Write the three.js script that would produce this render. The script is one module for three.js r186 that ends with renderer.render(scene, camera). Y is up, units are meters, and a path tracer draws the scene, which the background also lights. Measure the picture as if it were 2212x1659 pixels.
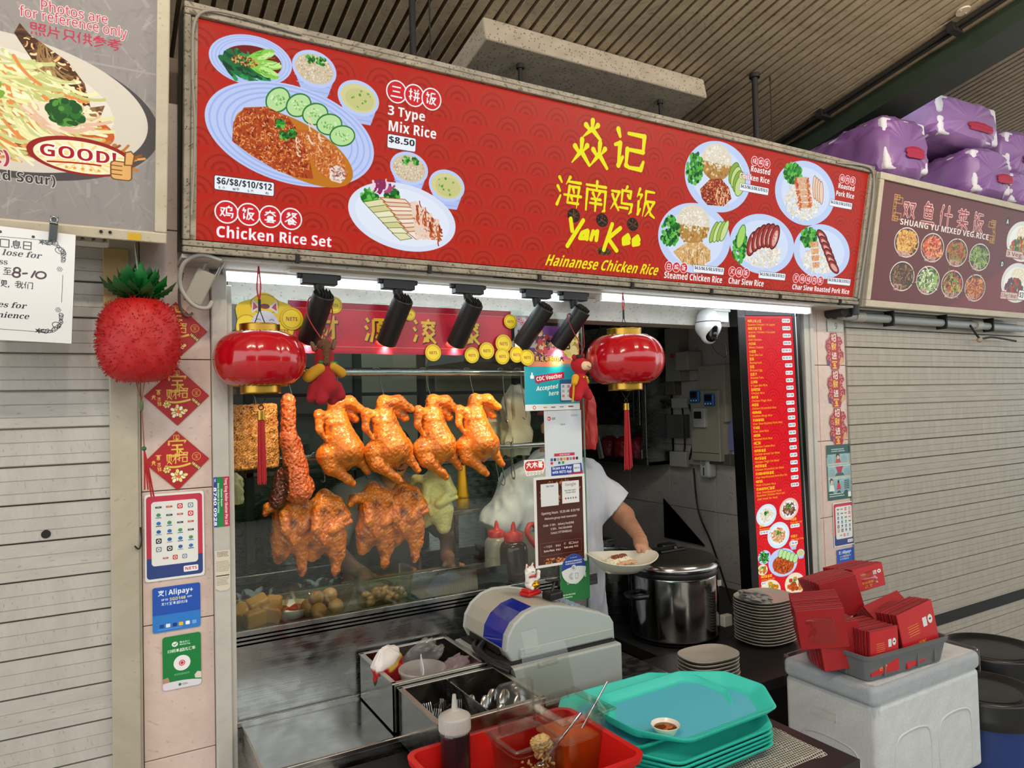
import * as THREE from 'three';
import { RoundedBoxGeometry } from 'three/addons/geometries/RoundedBoxGeometry.js';
import { mergeGeometries } from 'three/addons/utils/BufferGeometryUtils.js';
import { RectAreaLightUniformsLib } from 'three/addons/lights/RectAreaLightUniformsLib.js';
import { createNoise3D } from 'simplex-noise';

// ---------- camera, sky, light, exposure ----------
const scene = new THREE.Scene();
const camera = new THREE.PerspectiveCamera(56.84, 2212 / 1659, 0.05, 200);
camera.position.set(0, 1.65, 2.275);
camera.up.set(0.008, 0.999, 0.036);
camera.lookAt(0.503, 1.678, 1.411);
const renderer = new THREE.WebGLRenderer();
renderer.toneMapping = THREE.LinearToneMapping;
renderer.toneMappingExposure = 1.0;
renderer.shadowMap.enabled = true;
RectAreaLightUniformsLib.init();
const SKY = 2.4;                                   // overcast white sky beyond the open front of the hall
scene.background = new THREE.Color(0.93 * SKY, 0.98 * SKY, 1.0 * SKY);
const TUBE = 5.5, TUBE_GLOW = 4.0, SPOT = 1.5, SIGN = 0.92, MENU = 0.95, HALL = 8;

// ---------- helpers ----------
let seed = 7;
const rnd = () => { seed = (seed + 0x6d2b79f5) | 0; let t = Math.imul(seed ^ (seed >>> 15), 1 | seed); t = (t + Math.imul(t ^ (t >>> 7), 61 | t)) ^ t; return ((t ^ (t >>> 14)) >>> 0) / 4294967296; };
const rr = (a, b) => a + (b - a) * rnd();
const n3 = createNoise3D(rnd);
const V = (x, y, z) => new THREE.Vector3(x, y, z);
const used = {};
const numbered = (n) => { const k = used[n] = (used[n] ?? -1) + 1; return k ? n + '_' + String(k).padStart(3, '0') : n; };
const tag = (o, label, category, group) => { o.userData = { label, category }; if (group) o.userData.group = group; return o; };
function thing(name, label, category, pos = [0, 0, 0], rot = [0, 0, 0], group) {
  const o = new THREE.Group(); o.name = numbered(name); o.position.set(...pos); o.rotation.set(...rot); scene.add(o);
  return tag(o, label, category, group);
}
function boxUV(g) {                                // uv in metres, by the way each face points
  if (g.userData.metres) return g;
  const p = g.attributes.position, n = g.attributes.normal, uv = new Float32Array(p.count * 2);
  for (let i = 0; i < p.count; i++) {
    const ax = Math.abs(n.getX(i)), ay = Math.abs(n.getY(i)), az = Math.abs(n.getZ(i));
    uv[i * 2] = ax > ay && ax > az ? p.getZ(i) : p.getX(i);
    uv[i * 2 + 1] = ay >= ax && ay > az ? p.getZ(i) : p.getY(i);
  }
  g.setAttribute('uv', new THREE.BufferAttribute(uv, 2)); g.userData.metres = true; return g;
}
function part(name, geo, m, parent, label) {
  if (Array.isArray(geo)) geo = join(geo);
  if (m.userData?.metres) boxUV(geo);
  const o = new THREE.Mesh(geo, m); o.name = name; o.castShadow = o.receiveShadow = true; parent.add(o);
  if (label) o.userData.label = label;
  return o;
}
function solo(name, geo, m, label, category, group, pos, rot) {
  const o = part(name, geo, m, scene); o.name = numbered(name);
  if (pos) o.position.set(...pos);
  if (rot) o.rotation.set(...rot);
  return tag(o, label, category, group);
}
function struct(name, geo, m, parent) { const o = part(name, geo, m, parent ?? scene); if (!parent) o.userData.kind = 'structure'; return o; }
function copy(src, label, pos, rot, scale) {
  const c = src.clone(); c.name = numbered(src.name.replace(/_\d{3}$/, '')); scene.add(c); c.userData = { ...src.userData };
  if (label) c.userData.label = label;
  if (pos) c.position.set(...pos);
  if (rot) c.rotation.set(...rot);
  if (scale) c.scale.set(...scale);
  return c;
}
function join(list) {
  return mergeGeometries(list.map((g) => { const h = g.index ? g.toNonIndexed() : g.clone(); for (const k of Object.keys(h.attributes)) if (!['position', 'normal', 'uv'].includes(k)) h.deleteAttribute(k); if (!h.attributes.uv) h.setAttribute('uv', new THREE.BufferAttribute(new Float32Array(h.attributes.position.count * 2), 2)); h.morphAttributes = {}; return h; }));
}
const box = (w, h, d, x = 0, y = 0, z = 0, r = 0) => (r ? new RoundedBoxGeometry(w, h, d, 2, r) : new THREE.BoxGeometry(w, h, d)).translate(x, y, z);
const span = (x0, x1, y0, y1, z0, z1, r = 0) => box(x1 - x0, y1 - y0, z1 - z0, (x0 + x1) / 2, (y0 + y1) / 2, (z0 + z1) / 2, r);
const cyl = (r0, r1, h, x = 0, y = 0, z = 0, s = 24) => new THREE.CylinderGeometry(r1, r0, h, s).translate(x, y, z);   // r0 at the bottom
const ball = (r, x = 0, y = 0, z = 0, sx = 1, sy = 1, sz = 1, s = 16) => new THREE.SphereGeometry(r, s, Math.max(6, s * 0.7 | 0)).scale(sx, sy, sz).translate(x, y, z);
const lathe = (pts, s = 32) => new THREE.LatheGeometry(pts.map((p) => new THREE.Vector2(...p)), s);
const tube = (pts, r, seg = 24, rs = 8, closed = false) => new THREE.TubeGeometry(new THREE.CatmullRomCurve3(pts.map((p) => V(...p)), closed), seg, r, rs, closed);
function rod(a, b, r, s = 10) {
  const A = V(...a), d = V(...b).sub(A), g = new THREE.CylinderGeometry(r, r, d.length(), s).translate(0, d.length() / 2, 0);
  return g.applyQuaternion(new THREE.Quaternion().setFromUnitVectors(V(0, 1, 0), d.clone().normalize())).translate(A.x, A.y, A.z);
}
function ext(pts, depth, bevel = 0, seg = 1) {     // extruded outline along +z
  const s = new THREE.Shape(pts.map((p) => new THREE.Vector2(...p)));
  return new THREE.ExtrudeGeometry(s, { depth: depth - 2 * bevel, bevelEnabled: bevel > 0, bevelSize: bevel, bevelThickness: bevel, bevelSegments: seg, curveSegments: 12 }).translate(0, 0, bevel);
}
function rrect(w, h, r, n = 5) {
  const o = [];
  for (const [cx, cy, a] of [[w / 2 - r, h / 2 - r, 0], [r - w / 2, h / 2 - r, 1], [r - w / 2, r - h / 2, 2], [w / 2 - r, r - h / 2, 3]]) for (let i = 0; i <= n; i++) { const t = (a + i / n) * Math.PI / 2; o.push([cx + r * Math.cos(t), cy + r * Math.sin(t)]); }
  return o;
}
function loft(rings, capA = true, capB = true) {   // rings of equal length, in order
  const n = rings[0].length, pos = rings.flat(2), idx = [];
  for (let k = 0; k + 1 < rings.length; k++) for (let i = 0; i < n; i++) { const a = k * n + i, b = k * n + (i + 1) % n; idx.push(a, b, a + n, b, b + n, a + n); }
  const cap = (k, flip) => { const c = pos.length / 3, m = [0, 0, 0]; for (const p of rings[k]) p.forEach((v, j) => { m[j] += v / n; }); pos.push(...m); for (let i = 0; i < n; i++) { const a = k * n + i, b = k * n + (i + 1) % n; flip ? idx.push(c, a, b) : idx.push(c, b, a); } };
  if (capA) cap(0, false); if (capB) cap(rings.length - 1, true);
  const g = new THREE.BufferGeometry(); g.setAttribute('position', new THREE.Float32BufferAttribute(pos, 3)); g.setIndex(idx);
  const f = g.toNonIndexed(); f.computeVertexNormals(); return smooth(f);
}
function smooth(g, deg = 40) {                     // normals averaged where faces meet at less than deg
  const p = g.attributes.position, n = g.attributes.normal, m = new Map(), c = Math.cos(deg * Math.PI / 180), out = new Float32Array(p.count * 3), key = (i) => Math.round(p.getX(i) * 2e4) + ',' + Math.round(p.getY(i) * 2e4) + ',' + Math.round(p.getZ(i) * 2e4);
  for (let i = 0; i < p.count; i++) { const k = key(i); if (!m.has(k)) m.set(k, []); m.get(k).push(i); }
  for (const l of m.values()) for (const i of l) { let x = 0, y = 0, z = 0; for (const j of l) if (n.getX(i) * n.getX(j) + n.getY(i) * n.getY(j) + n.getZ(i) * n.getZ(j) > c) { x += n.getX(j); y += n.getY(j); z += n.getZ(j); } const q = Math.hypot(x, y, z) || 1; out.set([x / q, y / q, z / q], i * 3); }
  g.setAttribute('normal', new THREE.BufferAttribute(out, 3)); return g;
}
const ringXZ = (w, d, r, y, n = 5) => rrect(w, d, r, n).map(([x, z]) => [x, y, -z]);
// an open box or tub: outer wall up, rim, inner wall down, floor
function tub(w, d, h, r, taper, wall, lip = 0, lipH = 0.012) {
  const R = (o, y, e = 0) => ringXZ(w - 2 * taper * (1 - y / h) + 2 * e - 2 * o, d - 2 * taper * (1 - y / h) + 2 * e - 2 * o, Math.max(0.004, r - o + e), y);
  const rings = [R(0, 0), R(0, h - lipH)];
  if (lip) rings.push(R(0, h - lipH, lip), R(0, h, lip)); else rings.push(R(0, h));
  rings.push(R(wall, h), R(wall, wall));
  return loft(rings);
}
// ---------- signed-distance bodies: one continuous surface from joints and radii ----------
// bones: [ax, ay, az, bx, by, bz, ra, rb, k]
function sdfBody(bones, o = {}) {
  const { h = 0.006, k = 0.02, noise, cut, pad = 0.02 } = o;
  const lo = [1e9, 1e9, 1e9], hi = [-1e9, -1e9, -1e9];
  for (const b of bones) for (let c = 0; c < 3; c++) { const m = Math.max(b[6], b[7]) + pad; lo[c] = Math.min(lo[c], b[c] - m, b[c + 3] - m); hi[c] = Math.max(hi[c], b[c] + m, b[c + 3] + m); }
  const pre = bones.map((b) => { const d = [b[3] - b[0], b[4] - b[1], b[5] - b[2]]; return { b, d, l: d[0] * d[0] + d[1] * d[1] + d[2] * d[2] || 1e-9, k: b[8] ?? k }; });
  const f = (x, y, z) => {
    let s = 1e3;
    for (const { b, d, l, k: kk } of pre) {
      const px = x - b[0], py = y - b[1], pz = z - b[2], t = Math.min(1, Math.max(0, (px * d[0] + py * d[1] + pz * d[2]) / l));
      const q = Math.hypot(px - t * d[0], py - t * d[1], pz - t * d[2]) - (b[6] + (b[7] - b[6]) * t);
      if (q > s + kk) continue;
      const u = Math.max(kk - Math.abs(s - q), 0) / kk; s = Math.min(s, q) - u * u * kk * 0.25;
    }
    if (noise) s += noise(x, y, z);
    if (cut) s = Math.max(s, cut(x, y, z));
    return s;
  };
  return nets(f, lo, hi, h);
}
function nets(f, lo, hi, h) {                      // surface nets
  const N = lo.map((v, c) => Math.ceil((hi[c] - v) / h) + 2), [nx, ny, nz] = N, at = (i, j, k) => (k * ny + j) * nx + i, g = new Float32Array(nx * ny * nz);
  for (let k = 0; k < nz; k++) for (let j = 0; j < ny; j++) for (let i = 0; i < nx; i++) g[at(i, j, k)] = f(lo[0] + i * h, lo[1] + j * h, lo[2] + k * h);
  const id = new Int32Array(g.length).fill(-1), pos = [], idx = [];
  const E = []; for (let a = 0; a < 8; a++) for (const d of [1, 2, 4]) if (!(a & d)) E.push([a, a | d]);
  for (let k = 0; k + 1 < nz; k++) for (let j = 0; j + 1 < ny; j++) for (let i = 0; i + 1 < nx; i++) {
    let x = 0, y = 0, z = 0, n = 0; const v = (c) => g[at(i + (c & 1), j + (c >> 1 & 1), k + (c >> 2))];
    for (const [a, b] of E) { const p = v(a), q = v(b); if (p < 0 === q < 0) continue; const t = p / (p - q); x += (a & 1) + t * ((b & 1) - (a & 1)); y += (a >> 1 & 1) + t * ((b >> 1 & 1) - (a >> 1 & 1)); z += (a >> 2) + t * ((b >> 2) - (a >> 2)); n++; }
    if (n) { id[at(i, j, k)] = pos.length / 3; pos.push(lo[0] + (i + x / n) * h, lo[1] + (j + y / n) * h, lo[2] + (k + z / n) * h); }
  }
  for (let k = 1; k + 1 < nz; k++) for (let j = 1; j + 1 < ny; j++) for (let i = 1; i + 1 < nx; i++) {
    const s = g[at(i, j, k)] < 0;
    for (const [di, dj, dk] of [[1, 0, 0], [0, 1, 0], [0, 0, 1]]) {
      const e = g[at(i + di, j + dj, k + dk)] < 0; if (s === e) continue;
      const u = di ? [0, 1, 0] : dj ? [0, 0, 1] : [1, 0, 0], w = di ? [0, 0, 1] : dj ? [1, 0, 0] : [0, 1, 0], c = (p, q) => id[at(i - p * u[0] - q * w[0], j - p * u[1] - q * w[1], k - p * u[2] - q * w[2])];
      const A = c(0, 0), B = c(1, 0), C = c(1, 1), D = c(0, 1);
      if (s) idx.push(A, B, C, A, C, D); else idx.push(A, C, B, A, D, C);
    }
  }
  const nor = []; for (let i = 0; i < pos.length; i += 3) { const [x, y, z] = pos.slice(i, i + 3), e = h * 0.5, a = f(x + e, y, z) - f(x - e, y, z), b = f(x, y + e, z) - f(x, y - e, z), c = f(x, y, z + e) - f(x, y, z - e), q = Math.hypot(a, b, c) || 1; nor.push(a / q, b / q, c / q); }
  const r = new THREE.BufferGeometry(); r.setAttribute('position', new THREE.Float32BufferAttribute(pos, 3)); r.setAttribute('normal', new THREE.Float32BufferAttribute(nor, 3)); r.setIndex(idx); return r;
}
function paint(g, f) {                             // vertex colours from position and normal (sRGB 0..255 in, linear out)
  const p = g.attributes.position, n = g.attributes.normal, c = new Float32Array(p.count * 3), C = new THREE.Color();
  for (let i = 0; i < p.count; i++) { const [r, gg, b] = f(p.getX(i), p.getY(i), p.getZ(i), n.getX(i), n.getY(i), n.getZ(i)); C.setRGB(r / 255, gg / 255, b / 255, THREE.SRGBColorSpace); c.set([C.r, C.g, C.b], i * 3); }
  g.setAttribute('color', new THREE.BufferAttribute(c, 3)); return g;
}
const mix = (a, b, t) => a.map((v, i) => v + (b[i] - v) * Math.min(1, Math.max(0, t)));
// ---------- textures and materials ----------
function noiseTex(size, f, o = {}) {               // f(u, v) -> [r, g, b] in 0..255; tiles by blending on a torus
  const d = new Uint8Array(size * size * 4);
  for (let y = 0; y < size; y++) for (let x = 0; x < size; x++) { const c = f(x / size, y / size); d.set([c[0], c[1], c[2], 255], (y * size + x) * 4); }
  const t = new THREE.DataTexture(d, size, size); t.wrapS = t.wrapT = THREE.RepeatWrapping; t.magFilter = THREE.LinearFilter; if (o.srgb !== false) t.colorSpace = THREE.SRGBColorSpace; if (o.rep) t.repeat.set(...o.rep); t.needsUpdate = true; return t;
}
const T2 = Math.PI * 2;
const loop = (u, v, f, s = 0) => n3(Math.cos(u * T2) * f + s, Math.sin(u * T2) * f + Math.cos(v * T2) * f * 1.3, Math.sin(v * T2) * f * 1.3 - s);
const grain = () => (rnd() - 0.5) * 2;
const clamp = (v) => Math.max(0, Math.min(255, v));
function canvasTex(w, h, draw, o = {}) {
  const c = document.createElement('canvas'); c.width = w; c.height = h; const x = c.getContext('2d'); draw(x, w, h);
  const t = new THREE.CanvasTexture(c); t.colorSpace = THREE.SRGBColorSpace; t.magFilter = THREE.LinearFilter; return t;
}
const mat = (color, roughness = 0.6, metalness = 0, o = {}) => new THREE.MeshPhysicalMaterial({ color, roughness, metalness, ...o });
const metres = (m) => { m.userData.metres = true; return m; };
const print = (tex, roughness = 0.55, o = {}) => new THREE.MeshPhysicalMaterial({ map: tex, roughness, ...o });
const clear = (color = 0xffffff, roughness = 0.03, o = {}) => new THREE.MeshPhysicalMaterial({ color, roughness, transmission: 1, thickness: 0, ior: 1.45, ...o });
// ---------- Chinese lettering: strokes on a 20 x 20 grid, a = 0 ... u = 20; @x names a component and its box ----------
const GLYPH = {
  饣: 'ia cg,ee oe ki,hj hs no', 反: 'qb db,db dj at,ei ri mn et,gj nr tt', 又: 'bd sd mk bt,dg kn tt', 鸟: 'ka hd,dd dm tm sr pt,dd qd qi,mg oi,ap np', 扌: 'bf tf,ka kr gq,bo tl', 氵: 'eb le,bh ik,ct kn',
  讠: 'eb ie,bi jh jr pn', 火: 'dg hk,qe mj,ka kj bt,kj ut', 亻: 'ma ak,gg gt', 口: 'bb bt,bb sb st,bt st', 日: 'cb ct,cb rb rt,ck rk,ct rt', 贝: 'cb cn,cb rb rn,kf jn bt,mp tt', 才: 'bf tf,ma mr js,mg bq', 己: 'bb rb rj,bj rj,bj br es qs so',
  三: 'cd rd,dk qk,as us', 饭: '@饣aahu,@反hamu', 鸡: '@又aciq,@鸟iamu', 拼: '@扌aahu,kb me,ra pe,jg tg,in un,mg mn kt,qg qu', 套: 'ce sd,ka jd bj,kd tj,gk gp,gk pk,gm pm,go po,bq tq,jq gt pt,or qu',
  餐: 'fa fd,fb ib,dd ie cj,ed id,ma mc,@又kajj,kj aq,kj tq,gn on,gn gu,on os gs,gp op,hu mr,ms st', 焱: '@火faki,@火ajkl,@火kjkl', 记: '@讠aahu,@己hbms', 海: '@氵aagu,ka hf,jd td,kg jr sr,kg sg ru,gm um,nh ok,mn np',
  南: 'bd sd,ka kg,cg cu,cg sg st qu,hi jl,nh ll,gm om,fp pp,km ku', 白: 'ka hd,dd du,dd rd ru,dl rl,dt rt', 叉: 'cc rc kk bt,dg kn tt,ih lj', 烧: '@火aciq,je tc,na qj uh,jk uk,nk mp is,qk qs us up', 肉: 'cd cu,cd sd su qt,kb gi,ke pj,kk fq,kl pr',
  小: 'ka ks hr,ei bp,oh to', 中: 'cd cm,cd sd sm,cm sm,ka ku', 大: 'bg tg,ka kg bt,kh tt', 照: '@日aajl,lb ub te rf,ob ng kh,@口lhjf,cp bu,hp iu,mp nu,rp tu', 片: 'fa fk bt,na nh,fh sh,fm om ou', 只: '@口dbol,hm bt,mm tt',
  供: '@亻aahu,la lm,qa qm,if uf,hm um,mo it,pn uu', 参: 'ka ee qd,bg tg,kd ak,lg tl,li ek,nk en,pn cu', 考: 'cd qd,ka kh,ah uh,sb an,fl pk,gl fo po or ju', 息: 'ka id,ed em,ed qd qm,eg qg,ej qj,em qm,co bs,fn ht os on,kn lp,ro ts', 至: 'cb sb,kb di qh,og sk,dn rn,kj kt,at ut',
  便: '@亻aahu,hc uc,ie im,ie te tm,ii ti,im tm,nc nm ht,jo pr uu', 我: 'ka cd,ah uh,hc hs es,bo lk,ma nj ru up,qc se,rj ju', 们: '@亻aahu,jb le,ig iu,mc tc tt qs', 双: '@又aciq,@又kciq', 鱼: 'ia cg,hc oc lf,ef eo,ef qf qo,kf ko,ej qj,eo qo,at ut', 什: '@亻aahu,ii ui,oa ou',
  菜: 'bc tc,ga gf,na nf,qf eg,eh gj,jh kj,ph nj,bm tm,kj ku,km bs,km ts', 财: '@贝aaju,@才jalu', 源: '@氵aagu,hc uc,hc hl fu,oc me,lf lm,lf sf sm,li si,lm sm,om os mr,lo jr,qo ts', 滚: '@氵aagu,na oc,hd ud,mf ig,qf tg,ng jk,og tk,mk in,ml nt,lp ks nr,tl po,nn uu',
  招: '@扌aahu,jb tb sh qg,nb ih,@口jkkk', 进: 'cb ee,ah eh eq,aq es us,ie te,hk uk,lb lk ip,qb qq', 宝: 'ka kc,bg bc tc sf,fh ph,em qm,kh kt,bt tt,no pq', 富: 'ka kc,be bc tc te,ff pf,gh oh oj gj gh,@日elmj', 贵: 'gb gf of ob gb,ka kf,bh th,gp gj oj op,kl bt,mq tt', 吉: 'bd td,ka kh,eh qh,@口elmj',
  祥: 'ca ed,be he dl,gh gu,ij kl,lb ne,rb pe,kf tf,lk sk,ip up,pf pu', 支: 'bd td,ka ki,dh qh kn bt,fk mq tu', 付: '@亻aahu,ig ug,qa qs nr,lk nn', 扫: '@扌aahu,jd td,jk tk,jr tr,td tr', 码: 'bc ic,fc bl,dr dj,dj ij ir dr,kb sb rj,lb kj tj su pt,jo po', 享: 'ka kc,bd td,ff of oi fi ff,el ql km,ao uo,km ks hs',
  超: 'bd jd,fa fi,ai ki,fi fr,fm jm,cl cp at us,lb tb sh qg,ob kh,@口lkjh', 优: '@亻aahu,hf uf,nb me gu,pf ps us uo,qb sd', 汇: '@氵aahu,tc jc js us', 率: 'ka kb,bc tc,kc gg ng,jg gl pl,bf ei,rf oi,ao uo,kl ku,cl em,rl pm', 微: 'ga ae,hf bl,el eu,ob hb hf of ob,ka kf,hi pi,jj jr nr,ra oh,qe ue,sf ou,ph uu', 信: '@亻aahu,ma od,he ue,ji ti,jl tl,@口jnkg',
  木: 'bf tf,ka ku,kf ar,kf ur', 哥: 'cb sb,ee ke kh eh ee,ob oi mi,ak uk,en ln lr er en,pk pt ms', 上: 'kb ks,kj sj,as us', 下: 'bc tc,kc ku,lh qk', 半: 'ec gg,qc og,dh rh,an un,ka ku', 一: 'ak uk', 个: 'ka ak,ka uk,kh ku', 打: '@扌aahu,id ud,od os lr', 包: 'ha ah,ed sd rn on,di li ln dn di,di ds ts so', 豆: 'cb sb,el eg pg pl el,gn ip,on mp,as us', 咖: 'ac ao,ac fc fo ao,gg mg mt jt,jb jj gu,og os us ug og', 卜: 'ja jt,jh qm',
};
function strokesOf(ch, x = 0, y = 0, w = 20, h = 20, out = []) {
  for (const t of (GLYPH[ch] ?? GLYPH.口).split(',')) {
    if (t[0] === '@') { const [a, b, c, d] = [...t.slice(-4)].map((q) => q.charCodeAt(0) - 97); strokesOf(t.slice(1, -4), x + a * w / 20, y + b * h / 20, c * w / 20, d * h / 20, out); } else out.push(t.split(' ').map((p) => [x + (p.charCodeAt(0) - 97) * w / 20, y + (p.charCodeAt(1) - 97) * h / 20]));
  }
  return out;
}
function cjk(c, text, x, y, s, color, o = {}) {    // x, y: top left; s: size; returns the width
  const { weight = 0.09, gap = 0.12, sx = 1, vertical = false, brush = 0 } = o;
  c.strokeStyle = c.fillStyle = color; c.lineCap = brush ? 'round' : 'butt'; c.lineJoin = 'miter'; c.miterLimit = 3;
  let px = x, py = y;
  for (const ch of text) {
    if (ch !== ' ') for (const st of strokesOf(ch)) {
      const P = st.map(([a, b]) => [px + a / 20 * s * sx, py + b / 20 * s]);
      if (brush) for (let i = 0; i + 1 < P.length; i++) { const [a, b] = [P[i], P[i + 1]], flat = Math.abs(b[1] - a[1]) < Math.abs(b[0] - a[0]) * 0.4, L = Math.hypot(b[0] - a[0], b[1] - a[1]) || 1, nx = -(b[1] - a[1]) / L, ny = (b[0] - a[0]) / L, w0 = s * weight * (flat ? 0.62 : 0.95), w1 = s * weight * (flat ? 0.85 : i + 2 === P.length && b[0] < a[0] ? 0.25 : 0.6);
        c.beginPath(); c.moveTo(a[0] + nx * w0 / 2, a[1] + ny * w0 / 2); c.lineTo(b[0] + nx * w1 / 2, b[1] + ny * w1 / 2); c.lineTo(b[0] - nx * w1 / 2, b[1] - ny * w1 / 2); c.lineTo(a[0] - nx * w0 / 2, a[1] - ny * w0 / 2); c.fill(); c.beginPath(); c.arc(a[0], a[1], w0 / 2, 0, 7); c.arc(b[0], b[1], w1 / 2, 0, 7); c.fill(); }
      else { c.lineWidth = s * weight; c.beginPath(); P.forEach((p, i) => (i ? c.lineTo(...p) : c.moveTo(...p))); c.stroke(); }
    }
    if (vertical) py += s * (1 + gap); else px += s * sx * (1 + gap);
  }
}
function txt(c, s, x, y, size, color, o = {}) {    // x, y: baseline; o.w stretches to that width
  c.save(); c.translate(x, y); if (o.rot) c.rotate(o.rot); c.font = (o.style ?? 'bold') + ' ' + size + 'px ' + (o.font ?? 'Arial'); c.textAlign = o.w ? 'left' : o.align ?? 'left'; c.textBaseline = 'alphabetic';
  if (o.w) c.scale(o.w / c.measureText(s).width, 1);
  if (o.line) { c.strokeStyle = o.line; c.lineWidth = o.lw ?? size * 0.16; c.lineJoin = 'round'; c.strokeText(s, 0, 0); }
  c.fillStyle = color; c.fillText(s, 0, 0); c.restore();
}
const oval = (c, x, y, rx, ry, rot, fill, line, lw) => { c.beginPath(); c.ellipse(x, y, Math.max(0.1, rx), Math.max(0.1, ry), rot, 0, T2); if (fill) { c.fillStyle = fill; c.fill(); } if (line) { c.strokeStyle = line; c.lineWidth = lw; c.stroke(); } };
const rbox = (c, x, y, w, h, r, fill, line, lw) => { c.beginPath(); c.roundRect(x, y, w, h, r); if (fill) { c.fillStyle = fill; c.fill(); } if (line) { c.strokeStyle = line; c.lineWidth = lw; c.stroke(); } };
const poly = (c, pts, fill, line, lw) => { c.beginPath(); pts.forEach((p, i) => (i ? c.lineTo(...p) : c.moveTo(...p))); c.closePath(); if (fill) { c.fillStyle = fill; c.fill(); } if (line) { c.strokeStyle = line; c.lineWidth = lw; c.stroke(); } };
const pick = (l) => l[rnd() * l.length | 0];
// printed food photographs
function strew(c, x, y, rx, ry, n, cols, len, lw, ang) { for (let i = 0; i < n; i++) { const a = rnd() * T2, r = Math.sqrt(rnd()), px = x + rx * r * Math.cos(a), py = y + ry * r * Math.sin(a), t = ang === undefined ? rnd() * T2 : ang + grain() * 0.5; c.strokeStyle = pick(cols); c.lineWidth = lw * rr(0.6, 1.4); c.lineCap = 'round'; c.beginPath(); c.moveTo(px, py); c.quadraticCurveTo(px + Math.cos(t + 0.5) * len / 2, py + Math.sin(t + 0.5) * len / 2, px + Math.cos(t) * len * rr(0.5, 1.2), py + Math.sin(t) * len * rr(0.5, 1.2)); c.stroke(); } }
function dots(c, x, y, rx, ry, n, cols, r0, r1) { for (let i = 0; i < n; i++) { const a = rnd() * T2, r = Math.sqrt(rnd()); oval(c, x + rx * r * Math.cos(a), y + ry * r * Math.sin(a), rr(r0, r1), rr(r0, r1), rnd() * 3, pick(cols)); } }
function inside(c, pts, f) { c.save(); c.beginPath(); pts.forEach((p, i) => (i ? c.lineTo(...p) : c.moveTo(...p))); c.closePath(); c.clip(); f(); c.restore(); }
const WHITE = '#c3d2fb', RIM = '#a9bcf3';
function dish(c, x, y, rx, ry, rot = 0, col = WHITE, rings = true) { oval(c, x, y, rx, ry, rot, col); if (rings) for (const k of [0.93, 0.84, 0.76]) oval(c, x, y, rx * k, ry * k, rot, null, RIM, rx * 0.022); }
const GREENS = ['#2f8f2d', '#1f6f22', '#4fb53a', '#0f4f1c', '#69c44a'], RICE = ['#f1ead9', '#fffaf0', '#dccfb4', '#e9dfc8'], ROAST = ['#b3471a', '#d4702a', '#9a3412', '#e08a3c', '#7d240e', '#c85a1f'], SIEW = ['#8f2a2c', '#b8484a', '#6d1a1d', '#d98f86'];
function cup(c, x, y, r, kind) {                   // a bowl of rice or soup
  poly(c, [[x - r, y], [x + r, y], [x + r * 0.62, y + r * 1.12], [x - r * 0.5, y + r * 1.12]], '#b6c6f6'); for (const k of [0.35, 0.6, 0.85]) { c.strokeStyle = '#9fb2ea'; c.lineWidth = r * 0.04; c.beginPath(); c.moveTo(x - r * (1 - k * 0.4), y + r * 1.12 * k); c.lineTo(x + r * (1 - k * 0.36), y + r * 1.12 * k); c.stroke(); }
  oval(c, x, y, r, r * 0.78, 0.12, WHITE); oval(c, x, y, r * 0.86, r * 0.62, 0.12, kind ? '#d9d69a' : '#d8c6a8');
  if (kind) { oval(c, x + r * 0.05, y + r * 0.05, r * 0.7, r * 0.48, 0.1, '#cfcd88'); dots(c, x, y, r * 0.6, r * 0.45, 9, ['#4f9a2c', '#78b646'], r * 0.03, r * 0.07); } else { dots(c, x, y, r * 0.8, r * 0.58, 240, ['#efe3cd', '#cfb88f', '#b89a72', '#f7efe0'], r * 0.015, r * 0.04); for (const q of [-0.2, 0.28]) dots(c, x + r * q, y - r * 0.4, r * 0.2, r * 0.2, 16, GREENS, r * 0.04, r * 0.09); }
}
function slices(c, x, y, n, dx, dy, rx, ry, rot, fill, line, speck) { for (let i = 0; i < n; i++) { oval(c, x + dx * i, y + dy * i, rx, ry, rot, fill, line, rx * 0.14); if (speck) dots(c, x + dx * i, y + dy * i, rx * 0.6, ry * 0.6, 14, speck, rx * 0.04, rx * 0.1); } }
function mound(c, x, y, rx, ry, sauce) { oval(c, x, y, rx, ry, 0, '#e6dcc4'); if (sauce) { inside(c, [[x - rx, y + ry * 0.05], [x + rx, y + ry * 0.05], [x + rx, y + ry], [x - rx, y + ry]], () => { oval(c, x, y, rx, ry, 0, '#b98a45'); dots(c, x, y + ry * 0.3, rx, ry * 0.7, 60, ['#a3712d', '#cfa35a', '#e6cf9c'], rx * 0.04, rx * 0.08); }); } strew(c, x, y - (sauce ? ry * 0.3 : 0), rx * 0.85, ry * (sauce ? 0.6 : 0.85), 160, RICE, rx * 0.12, rx * 0.045); }
function roastPoly(c, pts, n, cols = ROAST, s = 6) { poly(c, pts, cols[0]); inside(c, pts, () => { const xs = pts.map((p) => p[0]), ys = pts.map((p) => p[1]), x0 = Math.min(...xs), x1 = Math.max(...xs), y0 = Math.min(...ys), y1 = Math.max(...ys); strew(c, (x0 + x1) / 2, (y0 + y1) / 2, (x1 - x0) * 0.6, (y1 - y0) * 0.6, n, cols, s * 1.6, s * 0.55); strew(c, (x0 + x1) / 2, (y0 + y1) / 2, (x1 - x0) * 0.5, (y1 - y0) * 0.5, n / 4, ['#f2b57a', '#f7d3a8'], s, s * 0.3); }); }
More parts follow.
